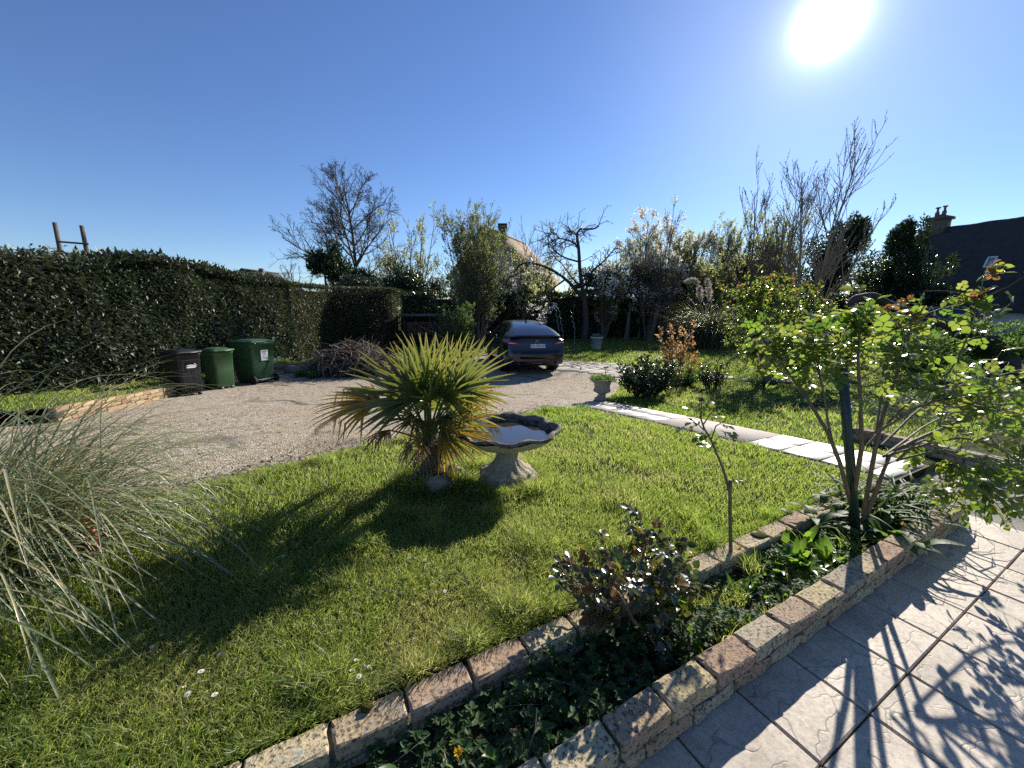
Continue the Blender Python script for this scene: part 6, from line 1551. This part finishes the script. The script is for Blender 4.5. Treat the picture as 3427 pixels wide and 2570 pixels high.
lv = grow(rng, [(x + 2.9, y - .5, -.2)], [(-1, 0, .28)], 2.6, .05, [dict(seg=7, wander=.12, up=.01, taper=.7), dict(n=7, lo=.2, hi=1, ang=38, lr=.45, rr=.6, seg=4, wander=.15, up=.05)]); wood(m, lv, (6, 5)); part(m, 'bare_wood', MT['pale_twig'], fb, True, True)
for i, (px, py0, py1) in enumerate(((556.5, 333, 308), (560, 334, 309), (572, 330, 311))):
    Y = 17.5; a_, b_ = at(px + 3, py0, Y), at(px - 1, py1, Y); u = np.linspace(0, 1, 40)[:, None]; P = a_ + (b_ - a_) * u + np.column_stack([.035 * np.sin(u[:, 0] * 24), .035 * np.cos(u[:, 0] * 24), 0 * u[:, 0]]); P[:, 2] -= 0
    a0 = a_.copy(); a0[2] = -.36; P = np.concatenate([[a0], P]); m = MB(); tubes(m, P - a0, .011, 5); o = link('spiral_stake', m.mesh('spiral_stake'), MT['galv']); o.location = a0; tag(o, ['spiral metal plant stake nearest the roof of the parked car', 'middle spiral metal plant stake right beside the first one', 'spiral metal plant stake standing apart nearest the fruit tree'][i], 'stake', 'spiral stakes behind the car')

# ------------------------------------------------------------------ arching dead trunk and the second car on the right
P = np.array([at(846, 322, 12.5), at(850, 306, 12.5), at(857, 298, 12.6), at(870, 296, 12.7), at(889, 304, 12.7), at(905, 309, 12.5), at(922, 315, 12.2), at(953, 328, 11.8), at(978, 337, 11.4), at(995, 341, 11.0)])
u = np.linspace(0, 1, 36); qd = np.linspace(0, 1, len(P)); C = np.column_stack([pch(u, qd, P[:, k]) for k in range(3)]); m = MB(); tubes(m, C - C[-1], .10 + .05 * u + .012 * np.sin(u * 40), 10, cap=True)
g0 = C[-1].copy(); ft = thing('fallen_tree', 'long dark dead trunk arching over the weeds on the right', 'tree trunk', tuple(C[-1])); part(m, 'trunk', MT['dark_twig'], ft, True)
m = MB(); tubes(m, np.array([C[-1], C[-1] + [.3, -.2, -.5], C[-1] + [.4, -.3, -1.6]]) - C[-1], [.16, .2, .25], 9); part(m, 'stump', MT['dark_twig'], ft, True)
cq = at(958, 322, 20.5); build_car('dark car parked against the right house, mostly hidden by the bushes', (cq[0] + 1.2, cq[1], .15), math.radians(68), MT['paint'], False)

# ------------------------------------------------------------------ big rose in the planter
rng = R(200)
def rose_leaf_mesh(k, rg, sc=1.0):
    m = MB(); L = .085 * sc; P = np.array([[0, 0, 0], [.004, L * .35, .004], [0, L * .7, .002], [0, L, -.004]]); tubes(m, P, [.0016, .0013, .0012, .001], 3)
    ps, ds = [], []
    for yy in ((.36, .72) if k == 5 else (.62,)):
        for sx in (-1, 1): ps.append([sx * .002, L * yy, .003]); ds.append([sx * 1.0, .45 + rg.uniform(-.1, .2), rg.uniform(-.35, .1)])
    ps.append([0, L, -.003]); ds.append([0, 1, rg.uniform(-.5, -.1)]); n = len(ps)
    U = np.array([[rg.uniform(-.3, .3), rg.uniform(-.2, .2), 1] for _ in range(n)]); ln = np.array([.044, .044, .052, .052, .062][-n:]) * sc * rg.uniform(.9, 1.1)
    # broad oval leaflets, cupped along the midrib, slightly toothed outline
    D = nrm(np.array(ds)); S = nrm(np.cross(D, U)); U = np.cross(S, D)
    T = np.array([[0, 0, 0], [.16, -.27, .05], [.42, -.40, .09], [.70, -.31, .06], [1, 0, -.10], [.70, .31, .06], [.42, .40, .09], [.16, .27, .05], [.42, 0, -.02], [.70, 0, -.03]])
    F3 = [[0, 1, 8], [1, 2, 8], [0, 8, 7], [8, 6, 7]]; F4 = [[2, 3, 9, 8], [8, 9, 5, 6]]; F5 = [[3, 4, 9], [9, 4, 5]]
    for i in range(n):
        V = np.array(ps[i]) + ln[i] * (T[:, :1] * D[i] + T[:, 1:2] * S[i] + T[:, 2:] * U[i]); m.add(V, [F3, F4, F5])
    return m
rg = random.Random(5)
RLM = [rose_leaf_mesh(5, rg).mesh('rose_leaf') for _ in range(5)] + [rose_leaf_mesh(3, rg).mesh('rose_leaf') for _ in range(2)]
RLY = [rose_leaf_mesh(5, rg, .95).mesh('young_leaf') for _ in range(2)]
def basis(D, U):
    y = Vector(D).normalized(); x = y.cross(Vector(U)); x = x.normalized() if x.length > 1e-4 else Vector((1, 0, 0)); z = x.cross(y)
    return Matrix(((x.x, y.x, z.x), (x.y, y.y, z.y), (x.z, y.z, z.z)))
def place_leaf(name, me, mat, parent, p, D, U, s):
    o = bpy.data.objects.new(name, me); COL.objects.link(o); o.parent = parent
    if len(me.materials) == 0: me.materials.append(mat)
    M = basis(D, U).to_4x4() @ Matrix.Scale(s, 4); M.translation = Vector(p); o.matrix_local = M; return o
RB = hz(855, 532, .10); RB[2] = .11
A1, A2, A3, A4 = at(838, 456, 2.12), at(876, 445, 2.2), at(888, 458, 2.12), at(862, 440, 2.02)
canes = [(None, [(838, 456, 2.12), (808, 400, 2.25), (784, 366, 2.4), (770, 340, 2.5)]), (A1, [(826, 408, 2.15), (818, 365, 2.2), (812, 332, 2.3)]), (None, [(876, 445, 2.2), (890, 395, 2.3), (903, 355, 2.3), (912, 318, 2.35)]), (None, [(862, 440, 2.02), (860, 400, 1.97), (858, 362, 2.0), (860, 332, 2.05)]),
         (None, [(888, 458, 2.12), (925, 436, 2.25), (965, 420, 2.3), (1005, 414, 2.35), (1040, 424, 2.3)]), (A2, [(920, 392, 2.3), (954, 366, 2.3), (970, 328, 2.3), (977, 300, 2.3)]), (A3, [(940, 418, 2.6), (985, 400, 2.7), (1020, 396, 2.7)]), (A3, [(945, 450, 2.0), (985, 470, 2.0), (990, 500, 1.98)]),
         (A2, [(882, 390, 2.5), (887, 348, 2.6), (898, 328, 2.6)]), (A3, [(960, 438, 2.1), (1010, 455, 2.1), (1030, 480, 2.1)]), (A4, [(905, 415, 1.9), (945, 400, 1.9), (990, 408, 1.9)]), (A3, [(925, 440, 2.0), (955, 462, 1.95), (965, 488, 1.93)]), (A2, [(925, 405, 2.4), (960, 385, 2.45), (1000, 375, 2.45)])]
st = np.concatenate([rose_stems(rng, RB if a is None else a, [c]) for a, c in canes]); rose = thing('rose_bush', 'big leafy rose with long canes by the green post in the planter', 'rose bush', tuple(RB))
m = MB(); cr0 = np.array([.0135 if a is None else .0075 for a, c in canes])[:, None]; tubes(m, st, cr0 * np.linspace(1, .36, 10)[None], 7); part(m, 'canes', MT['rose_cane'], rose, True, True)
P0, T = on_paths(rng, st, 19, .48, 1.0); P0 = np.concatenate([P0, st[:, -1]]); T = np.concatenate([T, nrm(st[:, -1] - st[:, -2])])
tw = walk(rng, P0, T * .6 + rdir(rng, len(T)) * .75 + [0, 0, .10], rng.uniform(.10, .26, len(P0)), 5, .12, .0)
m = MB(); tubes(m, tw, np.linspace(.003, .0015, 6)[None], 4); o = part(m, 'twigs', MT['rose_cane'], rose, False, True); o['kind'] = 'stuff'
P, T = on_paths(rng, tw, 3, .1, 1.0); P2, T2 = on_paths(rng, st, 7, .6, 1.0); P = np.concatenate([P, tw[:, -1], P2]); T = np.concatenate([T, nrm(tw[:, -1] - tw[:, -2]), T2])
perp = nrm(np.cross(T, rdir(rng, len(T)))); D = nrm(T * .35 + perp + [0, 0, -.12]); U = nrm(rdir(rng, len(T)) * .75 + [0, 0, 1]); sz = rng.uniform(.65, 1.15, len(P)) * .80
fr_ = P[:, 0] / np.maximum(P[:, 1], .5); keep = (rng.uniform(0, 1, len(P)) < np.where((fr_ > 1.12) | (P[:, 2] > 1.52), .55, 1.0)); P, T, D, U, sz = P[keep], T[keep], D[keep], U[keep], sz[keep]
idx = rng.permutation(len(P)); dist = np.linalg.norm(P[idx] - [0, 0, H], axis=1); idx = idx[np.argsort(dist)]
for i in idx[:290]: place_leaf('leaf', RLM[rng.integers(len(RLM))], MT['rose_obj'], rose, P[i] - RB, D[i], U[i], float(sz[i]))
m = MB(); proto = [np.concatenate(q.V) for q in [rose_leaf_mesh(5, rg) for _ in range(3)]]; PF = rose_leaf_mesh(5, rg).F
for i in idx[290:]:
    M = np.array(basis(D[i], U[i])) * sz[i]; V = proto[i % 3] @ M.T + P[i]; n0 = m.n; t_ = float(np.clip(rng.normal(.4, .25), 0, 1))
    m.add(V, [f for f in PF], t_)
o = part(m, 'foliage', MT['rose'], rose, False, True); o['kind'] = 'stuff'
tips = np.concatenate([st[[2, 3, 5, 1, 8], -1]] + [tw[:, -1][np.argsort(-tw[:, -1, 2])[:30:5]]])
for p in tips:
    for q in range(3): place_leaf('young_leaf', RLY[rng.integers(2)], MT['rose_red'], rose, p - RB, nrm(rdir(rng, 1)[0] + [0, 0, .3]), rdir(rng, 1)[0] + [0, 0, 1], rng.uniform(.35, .65))
# green post
pb = hz(857, 541, .10); pt = at(846, 398, pb[1] - .03); pt2 = at(843, 372, pb[1] - .04)
gpst = thing('post', 'dark green painted square post leaning in the planter by the big rose', 'post', tuple(pb)); ax = nrm(pt2 - pb); m = MB(); c = (pb + pt2) / 2; s_ = nrm(np.cross(ax, [0, 1, 0])); f_ = np.cross(s_, ax)
box(m, c - pb, (.032, .032, np.linalg.norm(pt2 - pb) + .1), 0, .5, np.array([s_, f_, ax])); part(m, 'shaft', MT['green_post'], gpst)
m = MB(); box(m, c - pb + f_ * -.0 + s_ * .0165, (.004, .034, np.linalg.norm(pt2 - pb) + .1), 0, .5, np.array([s_, f_, ax])); part(m, 'edge_strip', MT['green_post'], gpst)

# ------------------------------------------------------------------ standard rose (single tall stem)
rng = R(210); sb = hz(732, 570, .10); Y = sb[1]
sr_ = thing('rose_bush', 'small rose on a single thin upright stem in the planter', 'rose bush', tuple(sb)); W = lambda px, py, dy=0: at(px, py, Y + dy)
m = MB(); main = np.array([sb - [0, 0, .03], W(730.5, 540), W(730, 515), W(730, 490), W(730.5, 480)]); tubes(m, main, [.011, .0095, .009, .009, .009], 8, cap=True)
b1 = np.array([W(730, 495), W(727, 482), W(722, 466), W(716, 452), W(711, 440), W(704, 428), W(700, 416)]); tubes(m, b1, np.linspace(.0075, .004, 7), 6)
b2 = np.array([W(713, 446), W(717, 438), W(722, 436)]); b3 = np.array([W(711, 440), W(716, 426), W(726, 420, .05)]); b4 = np.array([W(704, 430), W(698, 424), W(690, 428)]); b5 = np.array([W(701, 418), W(701.5, 408), W(701.5, 401)]); b6 = np.array([W(703, 425), W(709, 416), W(714, 409)])
for b in (b2, b3, b4, b5, b6): tubes(m, b, np.linspace(.004, .0022, 3), 5)
part(m, 'stem', MT['rose_cane'], sr_, True, True)
m = MB(); hip = W(701.5, 399.5); core_blob(m, rng, hip, (.012, .012, .011), .5, 10); leaves(m, np.repeat(hip[None], 5, 0), np.array([[math.cos(a), math.sin(a), -.5] for a in np.linspace(0, 5, 5)]), np.tile([0, 0, 1.], (5, 1)), .028, .006); part(m, 'rose_hip', MT['dark_twig'], sr_, True, True)
for px, py, dx, dz, s in ((688, 428, -1, -.3, 1), (697, 414, -.6, .4, .9), (704, 412, .5, .5, .9), (710, 418, .8, .1, 1), (716, 424, .9, -.1, .9), (700, 421, -.8, 0, 1), (724, 437, .9, .1, 1.1), (728, 420, 1, .2, .9), (714, 446, -.7, .1, .9), (708, 434, -.8, -.2, .9), (719, 430, .7, -.3, 1), (733, 481, 1, .1, .7), (711, 428, .3, -.7, .9), (694, 424, -.5, -.7, .8), (706, 440, -.9, .1, .9), (703, 408, .2, 1, .6)):
    place_leaf('leaf', RLM[rng.integers(len(RLM))], MT['rose_obj'], sr_, W(px, py) - sb, nrm([dx, rng.uniform(-.5, .5), dz]), [rng.uniform(-.4, .4), rng.uniform(-.4, .4), 1], s * .72)

# ------------------------------------------------------------------ low rose at the front of the planter
rng = R(220); lb = hz(628, 632, .10)
lr_ = thing('rose_bush', 'low dark leaved rose with red young shoots at the front of the planter', 'rose bush', tuple(lb)); W = lambda px, py, Y: at(px, py, Y)
can = [[(622, 600, 1.5), (606, 575, 1.5), (598, 560, 1.52)], [(632, 598, 1.55), (640, 570, 1.6), (646, 545, 1.62)], [(640, 605, 1.55), (660, 580, 1.6), (668, 545, 1.65)], [(618, 610, 1.5), (590, 592, 1.5), (572, 578, 1.52)], [(642, 612, 1.5), (668, 600, 1.5), (684, 590, 1.5)], [(625, 605, 1.4), (615, 590, 1.35), (600, 585, 1.32)], [(635, 606, 1.45), (648, 585, 1.4), (660, 572, 1.4)], [(630, 598, 1.6), (625, 568, 1.66), (632, 540, 1.7)], [(650, 625, 1.45), (668, 628, 1.42), (682, 640, 1.4)], [(645, 630, 1.4), (655, 645, 1.35), (668, 655, 1.33)], [(615, 618, 1.45), (600, 612, 1.42), (590, 600, 1.42)], [(640, 600, 1.5), (655, 590, 1.46), (672, 575, 1.46)]]
st = rose_stems(rng, lb, can); m = MB(); tubes(m, st, np.linspace(.008, .003, 10)[None] * np.ones((len(st), 1)), 6); part(m, 'canes', MT['rose_cane'], lr_, True, True)
P0, T = on_paths(rng, st, 6, .4, 1); tw = walk(rng, P0, T * .6 + rdir(rng, len(T)) * .7 + [0, 0, .3], rng.uniform(.05, .14, len(P0)), 4, .12, .02); m = MB(); tubes(m, tw, .0016, 4); o = part(m, 'twigs', MT['twig'], lr_, False, True); o['kind'] = 'stuff'
P, T = on_paths(rng, tw, 4, .1, 1); P = np.concatenate([P, tw[:, -1]]); T = np.concatenate([T, nrm(tw[:, -1] - tw[:, -2])]); n = len(P)
DKM = [rose_leaf_mesh(5, rg).mesh('dark_leaf') for _ in range(3)]; a_ = foliage('dark_rose_leaf_single', (.012, .032, .016), (.05, .055, .02), (.07, .14, .02), (.36, .30, .05), trans=.30, rough=.24, spec=.75, src='obj')
for i in range(n):
    if i > 290: break
    red = rng.uniform() < .10
    place_leaf('young_leaf' if red else 'leaf', RLY[0] if red else DKM[rng.integers(3)], a_, lr_, P[i] - lb, nrm(T[i] * .4 + rdir(rng, 1)[0]), rdir(rng, 1)[0] * .5 + [0, 0, 1], rng.uniform(.5, .8))
m = MB(); 
for pts in ([(618, 618, 1.45), (590, 600, 1.45), (565, 575, 1.48), (552, 548, 1.5)], [(600, 606, 1.47), (580, 602, 1.47), (560, 606, 1.47)], [(588, 598, 1.46), (566, 590, 1.46), (556, 580, 1.47)]):
    tubes(m, np.array([at(*p) for p in pts]) - lb, np.linspace(.006, .002, len(pts)), 5)
part(m, 'dead_shoot', MT['twig'], lr_)

# ------------------------------------------------------------------ planting in the brick bed
rng = R(230)
def bed_p(t, n, z=.12): q = D2 * t + N2 * n; return np.array([q[0], q[1], z])
m = MB(); N = 1500; t = rng.uniform(-.7, 2.9, N); n_ = rng.uniform(.79, 1.07, N); dens = vnoise(t * 4, n_ * 9, 3); ok = dens > .22; t, n_ = t[ok], n_[ok]; N = len(t)
ctr = t[:, None] * D2 + n_[:, None] * N2; hh = rng.uniform(.01, .09, N) * (.5 + dens[ok]); C = np.column_stack([ctr, .10 + hh])
for q in range(5):      # rosettes of five small lobes
    a = q * 1.2566 + rng.uniform(0, .5, N); Dv = np.column_stack([np.cos(a), np.sin(a), rng.uniform(-.1, .6, N)]); leaves(m, C, Dv, np.tile([0, 0, 1.], (N, 1)) + rdir(rng, N) * .3, rng.uniform(.014, .034, N), rng.uniform(.011, .024, N), np.clip(rng.normal(.4, .25, N), 0, 1), 'o')
tubes(m, np.stack([np.column_stack([ctr + rng.normal(0, .01, (N, 2)), np.full(N, .09)]), C], 1), .0009, 3)
N = 700; t = rng.uniform(-.7, 3.8, N); n_ = rng.uniform(.78, 1.08, N); C = np.column_stack([t[:, None] * D2 + n_[:, None] * N2, rng.uniform(.10, .17, N)]); leaves(m, C, rdir(rng, N) + [0, 0, .3], rdir(rng, N) * .6 + [0, 0, 1], rng.uniform(.012, .035, N), rng.uniform(.008, .02, N), rng.uniform(0, 1, N), 'o')
N = 4500; t = rng.uniform(1.4, 2.9, N); n_ = rng.uniform(.78, 1.08, N); k_ = vnoise(t * 7, n_ * 14, 6) > .5; t, n_ = t[k_], n_[k_]; gb = MB(); blades(gb, t * D2[0] + n_ * N2[0], t * D2[1] + n_ * N2[1], np.full(len(t), .12), np.full(len(t), 2.0), 1.5)
gr_ = link('grass', gb.mesh('grass'), MT['grass']); tag(gr_, 'thin grass growing among the weeds of the planter', 'grass', kind='stuff')
g = link('ground_cover', m.mesh('ground_cover'), MT['bed']); tag(g, 'small leaved weeds and cranesbill covering the soil of the planter', 'ground cover', kind='stuff')
m = MB(); N = 420; t = rng.uniform(-.7, 3.0, N); n_ = rng.uniform(.78, 1.08, N); C = np.column_stack([t[:, None] * D2 + n_[:, None] * N2, rng.uniform(.115, .135, N)]); leaves(m, C, rdir(rng, N) * [1, 1, .2], rdir(rng, N) * .4 + [0, 0, 1], rng.uniform(.012, .04, N), rng.uniform(.006, .02, N), rng.uniform(0, 1, N), 'o')
p0 = np.column_stack([(rng.uniform(-.6, 2.6, 70))[:, None] * D2 + rng.uniform(.8, 1.05, 70)[:, None] * N2, np.full(70, .125)]); tubes(m, walk(rng, p0, rdir(rng, 70) * [1, 1, .25], rng.uniform(.05, .18, 70), 3, .2, 0), .0018, 4)
g = link('dead_leaves', m.mesh('dead_leaves'), MT['litter']); tag(g, 'dead leaves and straw on the soil of the planter', 'leaf litter', kind='stuff')
def clump(name, label, cat, t, n_, nb, L, w, mat, el=(25, 75), k=1.2, fold=.3, seed=0, group=None, spread=.03, oval=True, z=.11):
    rr = R(seed); p = bed_p(t, n_, z); root = thing(name, label, cat, tuple(p), 0, group); m = MB(); az = rr.uniform(0, 6.28, nb); e0 = np.radians(rr.uniform(*el, nb)); ln = rr.uniform(*L, nb); seg = 7; P = np.empty((nb, seg, 3)); P[:, 0] = np.column_stack([rr.normal(0, spread, nb), rr.normal(0, spread, nb), np.zeros(nb)])
    for i in range(seg - 1):
        e = e0 - k * (i / (seg - 2)) ** 1.4 * rr.uniform(.7, 1.2, nb); P[:, i + 1] = P[:, i] + np.column_stack([np.cos(e) * np.cos(az), np.cos(e) * np.sin(az), np.sin(e)]) * (ln / (seg - 1))[:, None]
    prof = [.22, .35, .8, 1.0, .95, .6, .08] if oval else [.8, 1, 1, .9, .75, .5, .1]
    w_ = np.array(prof)[None] * w * rr.uniform(.7, 1.3, nb)[:, None]; ids = np.arange(nb)
    if nb <= 26:
        for i in ids: mm = MB(); ribbons(mm, P[i:i + 1], w_[i:i + 1], float(np.clip(rr.normal(.45, .25), 0, 1)), fold=fold); part(mm, 'leaf', mat, root)
    else: ribbons(m, P, w_, np.clip(rr.normal(.45, .25, nb), 0, 1), fold=fold); part(m, 'leaves', mat, root)
    return root
for i, (t, n_, nb, lab) in enumerate(((2.30, .93, 22, 'bright green dock plant in the middle of the planter'), (2.48, .88, 20, 'bright green dock plant nearest the green post'), (2.16, 1.0, 16, 'dock plant beside the thin standard rose stem'), (2.55, 1.02, 18, 'dock plant against the lawn edging near the big rose'), (2.36, 1.03, 14, 'dock plant leaning over the lawn edging bricks'), (1.62, .80, 9, 'upright pale green dock plant between the low rose and the patio edging'), (2.02, .83, 8, 'small dock plant close to the patio edging'), (.42, .86, 9, 'toothed rosette weed at the front end of the planter'), (1.32, .84, 12, 'broad leaved weed beside the low rose'), (.62, 1.02, 7, 'small broad leaved weed under the lawn edging at the front'), (1.80, .97, 14, 'lush dock plant between the low rose and the thin standard rose'), (1.92, .90, 12, 'dock plant in the patchy middle of the planter'), (2.68, .90, 16, 'dock plant just behind the green post'), (1.48, 1.03, 10, 'dock plant hugging the lawn edging by the low rose'), (.15, .95, 8, 'small dock plant in the dark front of the planter'))):
    clump('dock_plant', lab, 'weed', t, n_, nb, (.09, .20) if i < 5 else (.06, .13), .036 if i < 5 else .030, MT['dock'], (35, 85), .9, .25, 240 + i, 'broad leaved weeds in the planter')
for i, (t, n_, nb, lab) in enumerate(((3.42, .90, 60, 'strap leaved lily clump at the far end of the planter'), (3.66, .98, 60, 'strap leaved lily clump in the far corner of the planter'), (3.2, 1.0, 46, 'strap leaved clump behind the green post'), (3.35, 1.05, 50, 'strap leaved clump against the lawn edging behind the big rose'), (3.7, .85, 50, 'dense strap leaved clump at the patio corner of the planter'), (3.55, .84, 34, 'arching strap leaves hanging over the patio edging'))):
    clump('lily_clump', lab, 'plant', t, n_, nb, (.24, .50), .016, MT['bed'], (40, 85), 2.0, .3, 260 + i, 'strap leaved clumps in the planter', .05, False)
for i, (t, n_, lab) in enumerate(((2.95, 1.05, 'broad leaved hollyhock plant at the foot of the big rose'), (3.25, .93, 'broad leaved plant under the big rose canes'), (3.05, .80, 'broad leaved seedling by the green post foot'), (2.8, 1.08, 'broad leaved plant spilling over the lawn edging by the post'), (3.4, 1.06, 'broad leaved plant at the lawn side of the big rose'))):
    clump('leafy_plant', lab, 'plant', t, n_, 26, (.15, .30), .058, MT['bed'], (30, 75), 1.3, .15, 270 + i, 'broad leaved plants under the big rose')
def dandelion(label, p, hgt, lean=(0, 0), r=.019):
    root = thing('dandelion', label, 'flower', tuple(p), 0, 'dandelions'); m = MB(); top = np.array([lean[0], lean[1], hgt]); tubes(m, np.array([[0, 0, 0], top * .5 + [.004, 0, .004], top]), .0022, 5); part(m, 'stem', MT['stem'], root)
    m = MB(); k = 34; a = rng.uniform(0, 6.28, k); Dv = np.column_stack([np.cos(a), np.sin(a), rng.uniform(.0, 1.1, k)]) + np.array([-lean[0] * 0, -.6, 0]); leaves(m, np.repeat(top[None], k, 0), Dv, np.tile([0, 0, 1.], (k, 1)), r * rng.uniform(.7, 1.1, k), r * .28, rng.uniform(0, 1, k)); part(m, 'flower_head', MT['yellow'], root)
dandelion('yellow dandelion at the very front of the planter', hz(452, 768, .11), .06, (.02, .0), .02)
dandelion('yellow dandelion at the foot of the thin standard rose', hz(737, 566, .11), .11, (.0, .0), .017)
dandelion('yellow dandelion right of the green post foot', hz(897, 545, .11), .14, (.01, 0), .017)
# moss cushions on the brick joints
for i, (px, py, lab) in enumerate(((367, 707, 'brown moss cushion in the second joint of the lawn edging'), (432, 668, 'brown moss cushion in the third joint of the lawn edging'), (760, 535, 'flat golden moss patch on the lawn edging near the big rose'))):
    q = hz(px, py, .222); o = thing('moss_cushion', lab, 'moss', tuple(q)); m = MB(); core_blob(m, rng, (0, 0, 0), (.022, .018, .012) if i < 2 else (.05, .03, .008), .5, 12); part(m, 'cushion', MT['moss'], o, True)

# ------------------------------------------------------------------ daisies in the lawn
rng = R(300); m = MB(); k = 13; a = np.linspace(0, 2 * np.pi, k, endpoint=False)
leaves(m, np.tile([0, 0, .032], (k, 1)), np.column_stack([np.cos(a), np.sin(a), np.full(k, .18)]), np.tile([0, 0, 1.], (k, 1)), .0125, .0055); dm = m.mesh('daisy_head')
m = MB(); tubes(m, [(0, 0, 0), (.002, 0, .02), (0, 0, .032)], .0008, 3); dstem = m.mesh('daisy_stem'); m = MB(); core_blob(m, rng, (0, 0, .034), (.004, .004, .0025), .5, 8); deye = m.mesh('daisy_eye')
spots = [(216, 706), (223, 660), (181, 695), (200, 682), (187, 658), (190, 700), (192, 752), (413, 643), (420, 646), (427, 645), (432, 647), (437, 645), (410, 668), (415, 663), (437, 650), (365, 668), (369, 673), (355, 671), (350, 681), (358, 684), (338, 677), (410, 564), (415, 565), (424, 566), (402, 573), (428, 569), (163, 641), (157, 652), (151, 657), (386, 595), (444, 597)]
for px, py in [(560, 480), (565, 484), (572, 483), (580, 485), (588, 484), (596, 487), (622, 490), (640, 482), (645, 480), (652, 484), (662, 478), (670, 480), (700, 470), (705, 474), (712, 470), (640, 466), (620, 452), (560, 452), (612, 500), (630, 512), (560, 520), (780, 470), (786, 474), (792, 472), (798, 476), (790, 480), (350, 540), (300, 520), (330, 515), (345, 508), (360, 505), (338, 500), (370, 500), (380, 503), (240, 530), (250, 555), (282, 560), (520, 560), (540, 600), (575, 610)]: spots.append((px + rng.normal(0, 2), py + rng.normal(0, 1.5)))
for px, py in spots:
    q = gp(px, py)
    if q[:2] @ N2 < 1.2: continue
    s = rng.uniform(.65, 1.0) * (1 + .15 * max(0, q[1] - 2.5)); o = thing('daisy', 'small white daisy in the lawn', 'daisy', tuple(q), rng.uniform(0, 6), 'daisies in the lawn'); o.scale = (s, s, s * 1.25); o.rotation_euler = (rng.normal(0, .25), rng.normal(0, .25), rng.uniform(0, 6))
    for nm, me, mt in (('petals', dm, 'daisy'), ('stem', dstem, 'stem'), ('eye', deye, 'yellow')): instance(nm, me, MT[mt], o, (0, 0, 0))

# ------------------------------------------------------------------ rough weedy ground right of the path
rng = R(310); m = MB(); N = 7000; t = rng.uniform(7.2, 15, N); n_ = rng.uniform(.75, 6.5, N); q = t[:, None] * D2 + n_[:, None] * N2; zz = np.where(n_ < 1.13, tz(q[:, 0], q[:, 1]), tz(q[:, 0], q[:, 1])); P = np.column_stack([q, zz + .10 * rng.uniform(0, 1, N) * vnoise(t * 2, n_ * 2, 4) + .01]); leaves(m, P, rdir(rng, N) * [1, 1, .5] + [0, 0, .15], rdir(rng, N) * .5 + [0, 0, 1], rng.uniform(.03, .09, N), rng.uniform(.015, .045, N), rng.uniform(0, 1, N), 'o')
g = link('weeds', m.mesh('weeds'), MT['bed']); tag(g, 'low weeds covering the rough ground right of the path', 'ground cover', kind='stuff')
m = MB(); N = 2500; t = rng.uniform(7.2, 14, N); n_ = rng.uniform(.75, 6, N); q = t[:, None] * D2 + n_[:, None] * N2; P = np.column_stack([q, tz(q[:, 0], q[:, 1]) + .02]); leaves(m, P, rdir(rng, N) * [1, 1, .3], rdir(rng, N) * .5 + [0, 0, 1], rng.uniform(.03, .08, N), rng.uniform(.015, .04, N), rng.uniform(0, 1, N), 'o')
g = link('leaf_litter', m.mesh('leaf_litter'), MT['litter']); tag(g, 'dry leaves among the weeds right of the path', 'leaf litter', kind='stuff')
